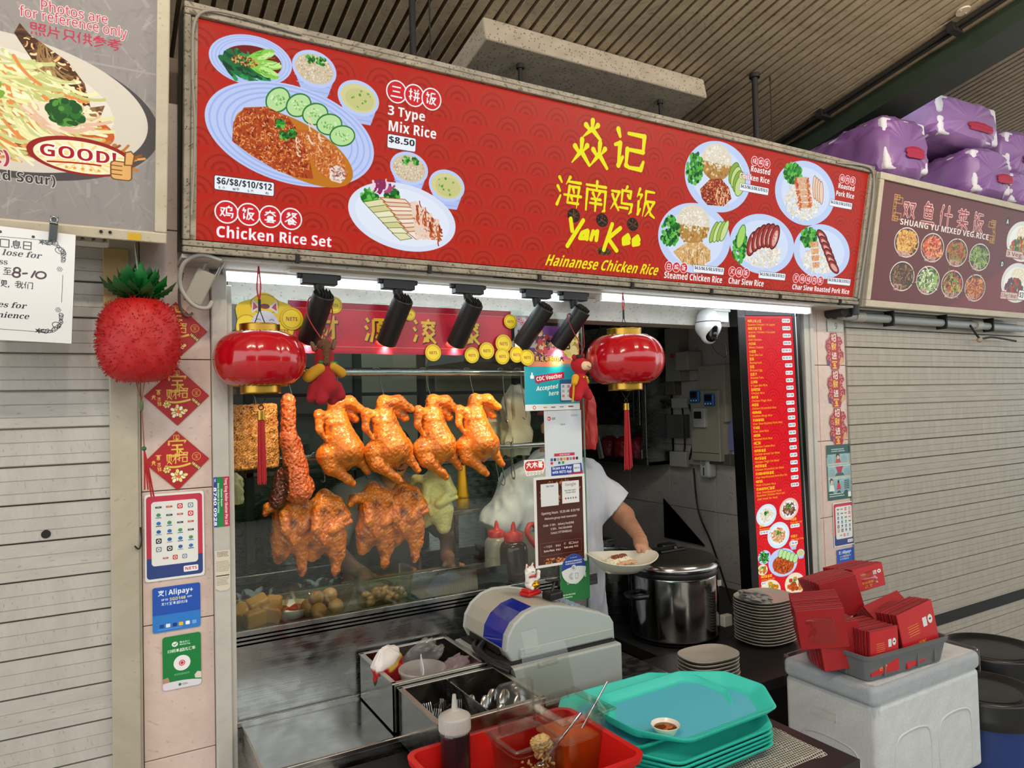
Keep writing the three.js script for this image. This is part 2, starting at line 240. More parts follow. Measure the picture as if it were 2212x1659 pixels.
function scallops(c, w, h, P, a, b) { for (let r = -1; r * P * 0.5 < h + P; r++) for (let i = -1; i * P < w + P; i++) { const x = i * P + (r & 1) * P / 2, y = r * P * 0.5 + P * 0.5; c.save(); c.beginPath(); c.rect(x - P / 2, y - P * 0.5, P, P * 0.5); c.clip(); for (const [k, col] of [[0.47, a], [0.37, b], [0.33, a], [0.23, b], [0.17, a], [0.09, b]]) oval(c, x, y + P * 0.02, P * k, P * k, 0, col); c.restore(); } }
function badge(c, chars, x, y, r, step) { [...chars].forEach((ch, i) => { oval(c, x + i * step, y, r, r, 0, '#d5242b', '#ffffff', r * 0.13); cjk(c, ch, x + i * step - r * 0.58, y - r * 0.6, r * 1.17, '#ffffff', { weight: 0.115 }); }); }
function priceTag(c, s, x, y, w, h, sub) { rbox(c, x, y, w, h, h * 0.14, '#f4f8ff', '#1b2a3a', h * 0.035); txt(c, s, x + w * 0.035, y + h * 0.6, h * 0.62, '#10151c', { w: w * 0.93 }); if (sub) { txt(c, 'S', x + w * 0.07, y + h * 0.9, h * 0.22, '#222'); cjk(c, '小', x + w * 0.13, y + h * 0.7, h * 0.2, '#222'); txt(c, 'M', x + w * 0.3, y + h * 0.9, h * 0.22, '#222'); cjk(c, '中', x + w * 0.36, y + h * 0.7, h * 0.2, '#222'); txt(c, 'L', x + w * 0.55, y + h * 0.9, h * 0.22, '#222'); cjk(c, '大', x + w * 0.6, y + h * 0.7, h * 0.2, '#222'); txt(c, 'XL', x + w * 0.85, y + h * 0.9, h * 0.22, '#222'); } }
// the main sign, drawn in millimetres, 2907 x 577
function signArt(c) {
  c.fillStyle = '#bd2416'; c.fillRect(0, 0, 2907, 577); scallops(c, 2907, 577, 128, '#b92c1c', '#a82014');
  dish(c, 137, 77, 110, 66, -0.08); oval(c, 140, 80, 78, 42, -0.08, '#7a1712'); strew(c, 105, 85, 50, 30, 70, ['#1b6f3c', '#0f4f2c', '#2a9a52', '#123f25'], 46, 9, 0.5); for (const [dx, dy, a] of [[20, -18, -0.5], [38, 2, -0.1], [30, 20, 0.25]]) { oval(c, 140 + dx, 78 + dy, 42, 13, a, '#8fd350'); oval(c, 155 + dx, 78 + dy - 2, 26, 7, a, '#c5ef8a'); strew(c, 140 + dx, 78 + dy, 30, 8, 10, ['#5fae35', '#d8f5a8'], 20, 2, a); } dots(c, 120, 82, 36, 12, 110, ['#8a4a1c', '#c98a3c', '#5a2a10', '#e0b060'], 1.5, 3.4);
  cup(c, 310, 64, 64, 0); cup(c, 443, 120, 64, 1);
  oval(c, 258, 258, 240, 137, 0.1, WHITE); for (const k of [0.95, 0.87, 0.79, 0.71]) oval(c, 258, 258, 240 * k, 137 * k, 0.1, null, RIM, 5);
  oval(c, 265, 295, 178, 78, 0.35, '#c77a1c'); for (const [x, y, r] of [[210, 168, -0.9], [268, 172, -0.7], [316, 188, -0.5], [358, 210, -0.4], [398, 236, -0.35]]) { oval(c, x, y, 38, 28, r, '#bfe6a0', '#2f7a34', 4); dots(c, x, y, 22, 14, 26, ['#8fc76a', '#dff5c4', '#6fb04c'], 1.5, 3.5); }
  roastPoly(c, [[90, 300], [92, 250], [120, 205], [180, 192], [240, 210], [262, 236], [300, 300], [316, 372], [270, 374], [210, 362], [140, 330]], 900, ROAST, 6); roastPoly(c, [[262, 240], [300, 236], [345, 250], [400, 290], [420, 345], [400, 366], [345, 362], [318, 330], [296, 290]], 600, ['#c9682a', '#e08f46', '#a84a1c', '#f0b070', '#d67a34'], 5);
  poly(c, [[362, 336], [384, 322], [404, 330], [412, 356], [398, 374], [368, 370]], '#efd9cc'); strew(c, 386, 350, 20, 18, 26, ['#fff3ea', '#b98a80', '#d9b0a4', '#8f4a44'], 16, 3); for (const [x, y] of [[300, 232], [330, 262], [268, 280]]) strew(c, x, y, 4, 34, 5, ['#f0d7b8'], 24, 4, 1.1); for (const [x, y] of [[218, 232], [231, 262], [250, 254]]) dots(c, x, y, 13, 10, 24, GREENS, 3, 7);
  priceTag(c, '$6/$8/$10/$12', 45, 397, 160, 39, true); badge(c, '鸡饭套餐', 78, 494, 30, 59); txt(c, 'Chicken Rice Set', 50, 565, 43, '#fff', { w: 327, line: '#d5141c', lw: 9 });
  badge(c, '三拼饭', 561, 79, 32, 58); txt(c, '3 Type', 535, 150, 40, '#fff', { w: 125 }); txt(c, 'Mix Rice', 537, 197, 42, '#fff', { w: 164 }); priceTag(c, '$8.50', 538, 206, 94, 42); cup(c, 614, 300, 64, 0); cup(c, 746, 336, 64, 1);
  oval(c, 604, 452, 182, 102, 0.12, '#dfe8fb'); oval(c, 604, 452, 160, 86, 0.12, '#eaf1ff'); dots(c, 490, 402, 26, 22, 50, GREENS, 4, 9); dots(c, 560, 386, 24, 18, 40, GREENS, 4, 9); strew(c, 520, 378, 30, 12, 30, ['#b04a7a', '#f3d7e8', '#8f2a5c'], 26, 7, -1.2);
  for (let i = 0; i < 7; i++) { poly(c, [[470 + i * 16, 420 + i * 14], [528 + i * 14, 404 + i * 16], [556 + i * 13, 424 + i * 15], [500 + i * 16, 446 + i * 13]], ['#e9e2b0', '#d8d296', '#f2edc6'][i % 3], '#4b5a2a', 1.6); } for (let i = 0; i < 9; i++) { poly(c, [[520 + i * 12, 400 + i * 12], [604 + i * 9, 396 + i * 11], [640 + i * 8, 420 + i * 9], [560 + i * 11, 420 + i * 12]], ['#f3dfcb', '#ead0b6', '#f8ebdd'][i % 3], '#b9622c', 2.4); }
  for (let i = 0; i < 4; i++) { roastPoly(c, [[622 + i * 28, 402 + i * 14], [646 + i * 26, 396 + i * 16], [690 + i * 14, 500 + i * 6], [650 + i * 20, 520 - i * 4]], 60, ['#f0d3c0', '#dca98c', '#f7e6da', '#b5552c'], 5); strew(c, 652 + i * 24, 420 + i * 22, 8, 30, 12, ['#9a3a18', '#c8602c'], 22, 5, 1.2); }
  cjk(c, '焱', 1222, 36, 160, '#f2ee0c', { weight: 0.13, brush: 1 }); cjk(c, '记', 1408, 38, 158, '#f2ee0c', { weight: 0.135, brush: 1 }); [...'海南鸡饭'].forEach((ch, i) => cjk(c, ch, 1172 + i * 119.5, 244, 104, '#f2ee0c', { weight: 0.125, brush: 1 }));
  for (const [x, y] of [[1251, 375], [1379, 378], [1524, 378]]) { oval(c, x, y, 28, 24, 0.3, '#2c1a12'); for (let i = 0; i < 6; i++) { c.strokeStyle = '#7a5536'; c.lineWidth = 3; c.beginPath(); c.moveTo(x, y); c.lineTo(x + 22 * Math.cos(i * 1.05 + 0.4), y + 19 * Math.sin(i * 1.05 + 0.4)); c.stroke(); } dots(c, x, y, 24, 20, 30, ['#4a2f1e', '#150c08'], 2, 4); }
  strew(c, 1398, 494, 34, 10, 90, ['#2c1a12', '#5a3a24', '#7a5536', '#150c08'], 12, 3, -1.2);
  const hand = { Y: [[0, 0, 14, 40], [46, 0, 8, 94]], a: [[26, 34, 8, 44, 4, 62, 22, 60, 28, 36, 30, 62]], n: [[6, 34, 4, 62], [5, 44, 22, 32, 24, 62]], K: [[12, 0, 0, 94], [46, 10, 8, 52, 50, 92]], e: [[4, 50, 26, 44, 18, 32, 4, 46, 8, 64, 28, 58]] }; let hx = 1224;
  for (const ch of 'Yan Kee') { if (ch === ' ') { hx += 26; continue; } c.strokeStyle = '#f2ee0c'; c.lineCap = c.lineJoin = 'round'; for (const l of hand[ch]) { c.lineWidth = 17; c.beginPath(); for (let i = 0; i < l.length; i += 2) { const p = [hx + l[i] * 1.2 + (94 - l[i + 1]) * 0.16, 388 + (l[i + 1]) * 1.02]; i ? c.lineTo(...p) : c.moveTo(...p); } c.stroke(); } hx += { Y: 52, a: 50, n: 46, K: 76, e: 48 }[ch]; }
  c.save(); c.translate(1140, 560); c.transform(1, 0, -0.16, 1, 0, 0); txt(c, 'Hainanese Chicken Rice', 0, 0, 54, '#f2ee0c', { w: 528, style: 'italic bold' }); c.restore();
  const P = '$4.5/$6.5/$8.5/$10.5';
  const plate = (x, y, rx, ry) => { oval(c, x, y, rx, ry, 0.05, '#c6d8fb'); oval(c, x, y, rx * 0.8, ry * 0.8, 0.05, '#d9e6fd'); };
  plate(1946, 146, 186, 138); mound(c, 1926, 90, 86, 72, true); dots(c, 1812, 132, 44, 58, 120, GREENS, 5, 11); for (let i = 0; i < 4; i++) oval(c, 2030 + i * 14, 120 + i * 14, 26, 46, 0.3, i & 1 ? '#c9dd8a' : '#8fae3f', '#4a7a2a', 3); roastPoly(c, [[1850, 206], [1900, 160], [1960, 150], [2010, 180], [2030, 222], [1990, 256], [1900, 262], [1866, 240]], 420, ['#8f2a14', '#b5401c', '#d4602c', '#6d1c0c', '#e08a50'], 6); for (let i = 0; i < 4; i++) strew(c, 1950 + i * 20, 206, 2, 34, 5, ['#f0c090'], 30, 4, 1.5);
  plate(2485, 144, 202, 137); strew(c, 2468, 180, 112, 76, 420, RICE, 16, 5); dots(c, 2385, 70, 56, 40, 120, GREENS, 6, 12); for (let i = 0; i < 5; i++) { roastPoly(c, [[2404 + i * 12, 84 + i * 26], [2480 + i * 10, 74 + i * 27], [2490 + i * 8, 98 + i * 26], [2416 + i * 12, 110 + i * 25]], 40, ['#e3b48e', '#f0cfae', '#c98a60'], 5); strew(c, 2410 + i * 12, 98 + i * 26, 5, 10, 12, ['#c2481a', '#e0702c'], 12, 5); strew(c, 2486 + i * 9, 88 + i * 26, 5, 10, 10, ['#c2481a', '#e0702c'], 12, 5); } for (let i = 0; i < 4; i++) oval(c, 2540 + i * 16, 110 + i * 6, 14, 50, -0.2, '#f0d6bd', '#b5603a', 3);
  plate(1852, 400, 198, 138); mound(c, 1832, 346, 92, 76, true); dots(c, 1716, 384, 48, 56, 120, GREENS, 5, 11); for (let i = 0; i < 4; i++) oval(c, 1950 + i * 20, 366 - i * 4, 15, 46, 0.35, i & 1 ? '#cfe39a' : '#a3c34f', '#4a7a2a', 3); roastPoly(c, [[1740, 462], [1800, 424], [1890, 412], [1940, 440], [1948, 480], [1900, 506], [1800, 506]], 260, ['#d9ab6c', '#ecc993', '#f4dcb4', '#c08f52'], 7); for (let i = 0; i < 6; i++) strew(c, 1800 + i * 24, 464, 2, 30, 4, ['#fbeed6', '#a8763c'], 26, 4, 1.5);
  plate(2248, 388, 202, 126); strew(c, 2250, 424, 112, 60, 380, RICE, 16, 5); dots(c, 2110, 410, 40, 66, 110, GREENS, 6, 12); oval(c, 2110, 368, 22, 50, 0.2, '#a8d96a', '#3c8a2c', 4); for (let i = 0; i < 6; i++) { oval(c, 2180 + i * 27, 364 - i * 5 + (i - 3) ** 2 * 3, 26, 52, 0.25, '#a8322e', '#5e1416', 6); oval(c, 2184 + i * 27, 368 - i * 5 + (i - 3) ** 2 * 3, 15, 36, 0.25, '#e0a79c'); dots(c, 2184 + i * 27, 368 - i * 5, 10, 26, 10, ['#c97a70', '#f0cdc4'], 3, 6); }
  plate(2646, 386, 200, 122); strew(c, 2630, 420, 110, 64, 380, RICE, 16, 5); dots(c, 2540, 330, 54, 40, 110, GREENS, 6, 12); for (let i = 0; i < 4; i++) { roastPoly(c, [[2548 + i * 12, 350 + i * 30], [2606 + i * 10, 342 + i * 30], [2614 + i * 8, 366 + i * 30], [2560 + i * 12, 374 + i * 30]], 34, ['#e3a878', '#f0cfae', '#c2602c'], 5); } for (let i = 0; i < 6; i++) { oval(c, 2630 + i * 22, 318 + i * 26, 44, 19, 0.5, '#a8322e', '#5e1416', 6); oval(c, 2632 + i * 22, 320 + i * 26, 30, 11, 0.5, '#e0a79c'); }
  badge(c, '烧鸡饭', 2141, 54, 19, 38); txt(c, 'Roasted', 2123, 98, 32, '#fff', { w: 122 }); txt(c, 'Chicken Rice', 2062, 134, 33, '#fff', { w: 184, line: '#b3261c', lw: 3 }); priceTag(c, P, 2070, 152, 175, 30);
  badge(c, '烧肉饭', 2720, 48, 19, 40); txt(c, 'Roasted', 2699, 92, 31, '#fff', { w: 122 }); txt(c, 'Pork Rice', 2689, 127, 32, '#fff', { w: 136, line: '#b3261c', lw: 3 }); priceTag(c, P, 2655, 147, 162, 30);
  badge(c, '白鸡饭', 1725, 521, 20, 40); txt(c, 'Steamed Chicken Rice', 1704, 568, 36, '#fff', { w: 323 }); priceTag(c, P, 1857, 504, 174, 30); badge(c, '叉烧饭', 2079, 516, 20, 42); txt(c, 'Char Siew Rice', 2062, 567, 35, '#fff', { w: 219 }); priceTag(c, P, 2242, 502, 172, 30);
  badge(c, '叉烧烧肉饭', 2486, 516, 20, 42.5); txt(c, 'Char Siew Roasted Pork Rice', 2467, 567, 33, '#fff', { w: 413 }); priceTag(c, P, 2707, 496, 170, 31);
}
// ---------- materials ----------
const streak = (base, amp, spots, spotCol, f = 1.5) => noiseTex(512, (u, v) => { const a = loop(u, v, f) * 0.6 + loop(u, v, f * 4, 9) * 0.3 + grain() * 0.25, s = loop(u, v, f * 5, 40); const c = base.map((b) => clamp(b + a * amp)); return s > spots ? mix(c, spotCol, (s - spots) * 3) : c; });
const brushed = noiseTex(512, (u, v) => { const a = 128 + n3(u * 4, v * 160, 3) * 34 + loop(u, v, 2, 5) * 40 + grain() * 10; return [clamp(a), clamp(a), clamp(a)]; }, { srgb: false, rep: [1.4, 1.4] });
const steel = metres(mat(0x9a9b99, 0.55, 1, { roughnessMap: brushed })), steelDark = steel, chrome = mat(0xc4c4c2, 0.16, 1), brass = mat(0xb8923e, 0.28, 1);
const shutterTex = streak([176, 172, 166], 9, 0.8, [110, 102, 94], 1.2), shutterTexR = streak([160, 153, 141], 9, 0.8, [112, 102, 88], 1.3);
const shutterMat = metres(mat(0xffffff, 0.5, 0, { map: shutterTex })), shutterMatR = metres(mat(0xffffff, 0.55, 0, { map: shutterTexR }));
const tileMat = metres(mat(0xffffff, 0.32, 0, { map: streak([206, 184, 174], 10, 0.75, [170, 146, 132], 1.1) })), groutMat = mat(0x6f625a, 0.9), alu = metres(mat(0xffffff, 0.45, 0.0, { map: streak([184, 180, 172], 8, 0.85, [130, 122, 110], 1) })), railMat = metres(mat(0xffffff, 0.55, 0, { map: streak([168, 160, 142], 8, 0.85, [120, 112, 92], 1) }));
const grime = metres(mat(0xffffff, 0.7, 0.15, { map: noiseTex(512, (u, v) => { const a = loop(u, v, 2.2), b = loop(u, v, 7, 20), d = loop(u, v, 14, 70) + grain() * 0.35; let c = [148 + a * 14, 140 + a * 13, 126 + a * 12]; if (b > 0.45) c = mix(c, [98, 88, 72], (b - 0.45) * 2); if (d > 0.8) c = mix(c, [36, 32, 27], (d - 0.8) * 4); return c.map(clamp); }) }));
const creamFrame = metres(mat(0xffffff, 0.55, 0, { map: streak([186, 176, 156], 8, 0.8, [130, 112, 88], 1.4) })), black = mat(0x0c0c0d, 0.42), blackMatte = mat(0x121213, 0.75), white = mat(0xd9d8d2, 0.45), offWhite = mat(0xb7b3a6, 0.55), redPlastic = mat(0xb81414, 0.4);
const concrete = metres(mat(0xffffff, 0.55, 0, { map: streak([176, 170, 160], 12, 0.7, [140, 132, 122], 0.8) })), roofMat = metres(mat(0xffffff, 0.62, 0, { map: noiseTex(512, (u, v) => { const a = loop(u, v, 1.1), b = loop(u, v, 5, 30), d = loop(u, v, 3, 60); let c = [166 + a * 9, 150 + a * 9, 126 + a * 9]; if (d > 0.45) c = mix(c, [122, 104, 84], (d - 0.45) * 0.8); if (b > 0.66) c = mix(c, [104, 88, 70], (b - 0.66) * 1.6); return c.map((q) => clamp(q + grain() * 6)); }) }));

// ---------- the setting ----------
struct('floor', span(-9, 14, -0.12, 0, -3, 40), concrete);
{ // corrugated roof, falling towards the back: y = 3.22 + 0.209 z; sheets of fourteen ribs
  const roof = new THREE.Group(); roof.name = 'ceiling'; roof.userData.kind = 'structure'; scene.add(roof);
  const P = 0.056, prof = []; for (let i = 0; i < 14; i++) prof.push([i * P, 0], [i * P + 0.037, 0], [i * P + 0.039, 0.034], [i * P + 0.054, 0.034]);
  prof.push([14 * P, 0]); const out = [...prof, ...[...prof].reverse().map(([x, y]) => [x, y + 0.004])];
  const L = 9.2, g = ext(out, L).rotateX(-Math.atan(0.209));            // local z along the fall
  boxUV(g); const z0 = -2.7;
  for (let k = -5; k < 17; k++) { const high = k > 4, o = part('roof_sheet', g, roofMat, roof); o.position.set(-0.18 + k * 14 * P, (high ? 3.66 : 3.22) + 0.209 * z0, z0); }
}
struct('wall_back', span(-6, 14, 0, 3, -2.75, -2.6), mat(0x8d8577, 0.8));
{ // white painted board under the roof, and the rods that the sign hangs from
  const t = thing('soffit_board', 'cream painted board under the corrugated roof above the middle of the red sign', 'board'), g = span(1.32, 2.52, -0.105, -0.004, -1.5, 0, 0.01); t.position.set(0, 3.22 - 0.209 * 0.15, -0.15); t.rotation.x = -Math.atan(0.209); part('panel', g, metres(mat(0xffffff, 0.7, 0, { map: noiseTex(256, (u, v) => { const d = loop(u, v, 16, 3) + grain() * 0.3, a = loop(u, v, 1.5) * 8; return d > 0.85 ? [60, 48, 40] : [170 + a, 158 + a, 142 + a]; }) })), t);
  part('patch', cyl(0.19, 0.19, 0.006, 2.0, -0.108, -0.62, 40), mat(0x8d8172, 0.8), t);
}
const rodMat = mat(0x17130f, 0.7);
for (const [x, z, y1, r, l] of [[1.0, -0.1, 3.19, 0.012, 'thick dark hanger rod left of the roof board'], [1.53, -0.22, 3.07, 0.009, 'thin dark hanger rod under the left half of the roof board'], [2.3, -0.22, 3.07, 0.008, 'thin dark hanger rod under the right half of the roof board'], [2.72, -0.02, 3.2, 0.014, 'thick dark hanger rod right of the roof board'], [1.06, -0.08, 3.2, 0.0025, 'hair thin hanging wire left of the roof board'], [2.83, -0.02, 3.21, 0.0025, 'hair thin hanging wire right of the thick rod']]) solo('hanger_rod', [cyl(r, r, y1 - 2.6, x, (y1 + 2.6) / 2, z, 10), cyl(r * 1.8, r * 1.8, 0.02, x, y1 - 0.012, z, 10)], rodMat, l, 'rod');
{ // green roof beam and the strip beside it
  const sl = Math.atan(0.209), beam = (x0, x1, h, m, n, l) => { const o = solo(n, h < 0 ? box(x1 - x0, 0.04, 9, 0, -h + 0.02, 4.5) : box(x1 - x0, h, 9, 0, -h / 2 - 0.004, 4.5), m, l, 'beam', null, [(x0 + x1) / 2, 3.22 - 0.209 * 2.6, -2.6]); o.rotation.x = -sl; return o; };
  const green = metres(mat(0xffffff, 0.55, 0, { map: streak([34, 46, 32], 6, 0.8, [50, 60, 44], 1) }));
  beam(3.5, 3.74, 0.1, green, 'roof_beam', 'wide dark green beam running under the corrugated roof'); beam(3.76, 3.96, -0.33, mat(0x4c5f45, 0.6), 'roof_beam', 'narrow paler green strip beside the wide dark green beam');
  for (const [x, l] of [[3.37, 'thin dark pipe under the roof left of the green beam'], [3.41, 'thin dark pipe nearest the green beam']]) { const o = solo('roof_pipe', [rod([0, 0, 0], [0, 0, 8.6], 0.01), ...[1, 2.4, 3.1, 4.6].map((z) => span(-0.02, 0.02, -0.02, 0.022, z, z + 0.03))], rodMat, l, 'pipe', null, [x, 3.195 - 0.209 * 2.5, -2.5]); o.rotation.x = -sl; }
  for (const [x, z, l] of [[2.97, 0.62, 'round cream cover plate on the roof, left one'], [3.33, 0.62, 'round cream cover plate on the roof nearer the green beam']]) { const o = solo('cover_plate', [cyl(0.03, 0.03, 0.008, 0, 0, 0, 24), cyl(0.003, 0.003, 0.004, 0.02, -0.005, 0, 8), cyl(0.003, 0.003, 0.004, -0.02, -0.005, 0, 8)], creamFrame, l, 'cover plate', null, [x, 3.214 + 0.209 * z, z]); o.rotation.x = -sl; }
}
// roller shutters: one part per slat
function shutter(name, label, x0, x1, yTop, n, m, pitch = 0.1) {
  const t = thing(name, label, 'shutter', [x0, 0, 0]), w = x1 - x0, P = pitch;
  const prof = [[0, -0.03], [0, 0.0], [0.0025, 0.003], [0.0235, 0.003], [0.0255, 0.0005], [0.0275, 0.003], [0.0365, 0.003], [0.0, 0.0]]; prof.pop();
  const pts = [[-0.03, 0.004], [0.0, 0.006], [0.002, 0.009], [0.026, 0.009], [0.0275, 0.006], [0.029, 0.008], [0.06, 0.009], [0.0615, 0.006], [0.063, 0.008], [0.093, 0.008], [0.096, 0.004], [0.096, -0.03], [0.0, -0.03]].map(([y, z]) => [z, y < 0 ? 0.0 : y * P / 0.1]);
  const g = ext(pts.slice(1), w).rotateY(-Math.PI / 2).scale(-1, 1, 1); g.index ?? 0;
  const p = g.attributes.position; for (let i = 0; i < p.count; i += 3) for (const a of ['position', 'normal', 'uv']) { const q = g.attributes[a], s = q.itemSize; for (let c = 0; c < s; c++) { const tmp = q.array[(i + 1) * s + c]; q.array[(i + 1) * s + c] = q.array[(i + 2) * s + c]; q.array[(i + 2) * s + c] = tmp; } }
  g.computeVertexNormals(); const gs = [0, 1, 2, 3].map((k) => { const c = g.clone(); c.computeBoundingBox(); c.translate(-c.boundingBox.min.x, 0, 0); boxUV(c); const u = c.attributes.uv; for (let i = 0; i < u.count; i++) u.setXY(i, u.getX(i) * 0.7 + k * 0.37, u.getY(i) * 2 + k * 0.23); return c; });
  for (let i = 0; i < n; i++) { const o = part('slat', gs[i % 4], m, t); o.position.y = yTop - (i + 1) * P; }
  return t;
}
const shL = shutter('roller_shutter', 'closed pale grey roller shutter left of the stall under the fish poster', -1.3, 0.024, 2.118, 18, shutterMat);
part('lock_hole', [cyl(0.011, 0.011, 0.006, 0, 0, 0, 16).rotateX(Math.PI / 2).translate(1.3 - 0.125, 1.335, 0.008)], blackMatte, shL, 'dark lock hole');
const shR = shutter('roller_shutter', 'closed beige roller shutter right of the stall under the maroon sign', 3.305, 7.4, 2.1, 20, shutterMatR, 0.1);
part('bottom_rail', span(0, 4.09, 0.36, 0.42, -0.02, 0.014), blackMatte, shR, 'dark rubber strip');
{ const t = thing('shutter_rail', 'cream steel guide rail between the left shutter and the tiled pillar', 'rail'); part('channel', [span(0.024, 0.094, 0, 2.14, -0.03, 0.022, 0.004), span(0.078, 0.1, 0, 2.14, -0.03, 0.012, 0.003)], railMat, t); part('wire_hook', tube([[0.098, 1.33, 0.014], [0.099, 1.29, 0.022], [0.092, 1.272, 0.03], [0.082, 1.282, 0.03]], 0.0022), rodMat, t, 'bent black wire hook'); }
solo('wood_strip', span(0.012, 0.075, 1.9, 2.11, 0.023, 0.03, 0.002), mat(0xa88c5e, 0.7), 'short bare wooden strip at the top of the left guide rail', 'strip');
function pillar(label, x0, cols) {
  const t = thing('tiled_pillar', label, 'pillar'), xs = cols; part('core', span(x0, xs[xs.length - 1], 0, 2.7, -0.25, -0.012), groutMat, t);
  const ys = [0, 0.292, 0.67, 1.048, 1.426, 1.804, 2.182, 2.56]; let x = x0;
  for (const x1 of xs) { for (let j = 0; j + 1 < ys.length; j++) part('tile', span(x + 0.0012, x1 - 0.0012, ys[j] + 0.0012, ys[j + 1] - 0.0012, -0.014, -0.001 - 0.0012 * rnd(), 0.002), tileMat, t); x = x1; }
}
pillar('pink tiled pillar left of the stall with diamond papers', 0.101, [0.289]); pillar('pink tiled pillar right of the stall with number plate', 3.036, [3.085, 3.303]);
// framed boards: returns the group; local x to the right, y up along the tilted face
function framed(name, label, cat, x0, x1, top, bot, fw, fm, deep, panelMat) {
  const a = Math.atan2(top[1] - bot[1], top[0] - bot[0]), H = Math.hypot(top[0] - bot[0], top[1] - bot[1]), W = x1 - x0, t = thing(name, label, cat, [x0, bot[0], bot[1]], [a, 0, 0]);
  part('case', span(-0.002, W + 0.002, -0.002, H + 0.002, -deep, -0.012), fm === creamFrame ? offWhite : blackMatte, t);
  part('print_panel', new THREE.PlaneGeometry(W - 2 * fw, H - 2 * fw).translate(W / 2, H / 2, -0.004), panelMat, t);
  for (const [A, B, C, D] of [[0, W, 0, fw], [0, W, H - fw, H]]) part('frame_bar', span(A, B, C, D, -0.014, 0.008, 0.004), fm, t);
  for (const [A, B] of [[0, fw], [W - fw, W]]) part('frame_bar', span(A, B, fw, H - fw, -0.014, 0.008, 0.004), fm, t);
  return { t, W, H, a };
}
// main sign: two halves of one print on one panel
{
  const half = (k) => canvasTex(1454, 577, (c) => { seed = 21; c.translate(-1453.5 * k, 0); signArt(c); });
  const glow = [0, 1].map((k) => { const tx = half(k); return new THREE.MeshPhysicalMaterial({ color: 0x0c0c0c, map: tx, emissive: 0xffffff, emissiveMap: tx, emissiveIntensity: SIGN, roughness: 0.45, specularIntensity: 0.35 }); });
  const x0 = 0.234 - 0.034, x1 = 3.141 + 0.034, top = [2.692 + 0.036, 0.267 + 0.006], bot = [2.125 - 0.036, 0.16 - 0.006];
  const a = Math.atan2(top[1] - bot[1], top[0] - bot[0]), H = Math.hypot(top[0] - bot[0], top[1] - bot[1]), W = x1 - x0, t = thing('light_box_sign', 'long red backlit stall sign with rice dishes and yellow writing', 'sign', [x0, bot[0], bot[1]], [a, 0, 0]);
  for (const k of [0, 1]) part('print_panel', new THREE.PlaneGeometry(1.4535, 0.577).translate(0.034 + 1.4535 * (k + 0.5), H / 2, 0), glow[k], t);
  part('case', span(0, W, 0.002, H - 0.002, -0.15, -0.01), mat(0x191613, 0.7), t);
  const fw = 0.034; for (const y of [0, H - fw]) { part('frame_bar', [span(0, W, y, y + fw * 0.48, -0.02, 0.016, 0.004), span(0, W, y + fw * 0.52, y + fw, -0.02, 0.009, 0.004)], grime, t); }
  for (const x of [0, W - fw]) part('frame_bar', [span(x, x + fw * 0.5, fw, H - fw, -0.02, 0.014, 0.004), span(x + fw * 0.5, x + fw, fw, H - fw, -0.02, 0.007, 0.004)], grime, t);
  part('edge_cable', [tube([[0.02, H - 0.2, 0.02], [0.025, H - 0.05, 0.022], [0.05, H - 0.02, 0.024], [0.3, H - 0.02, 0.02]], 0.004, 30), tube([[0.02, H - 0.2, 0.02], [0.027, H * 0.5, 0.02], [0.02, 0.1, 0.02]], 0.003, 20), tube([[W - 0.012, 0.03, 0.018], [W - 0.014, H - 0.06, 0.018], [W - 0.05, H - 0.02, 0.022], [W - 0.3, H - 0.024, 0.016]], 0.005, 40)], mat(0x8d887e, 0.6), t, 'grey cable along the frame');
  for (let i = 0; i < 7; i++) part('clip', span(0.3 + i * 0.42, 0.312 + i * 0.42, -0.008, 0.02, 0.008, 0.026, 0.003), rodMat, t);
  const L = new THREE.RectAreaLight(0xff5a40, SIGN * 0.35, 2.9, 0.57); L.position.set(1.69, 2.41, 0.235); L.lookAt(1.69, 2.41 - 0.19, 1.235); scene.add(L);
}
const headerMat = metres(mat(0xffffff, 0.6, 0, { map: streak([186, 182, 172], 12, 0.7, [110, 100, 84], 1.6) }));
solo('underside_board', span(0.2, 3.175, 2.076, 2.087, -0.2, 0.14), headerMat, 'pale soffit panel under the long red sign', 'panel'); solo('header_panel', span(0.35, 2.97, 1.985, 2.075, -0.2, -0.078), headerMat, 'pale header panel above the glass behind the tube lamps', 'panel');
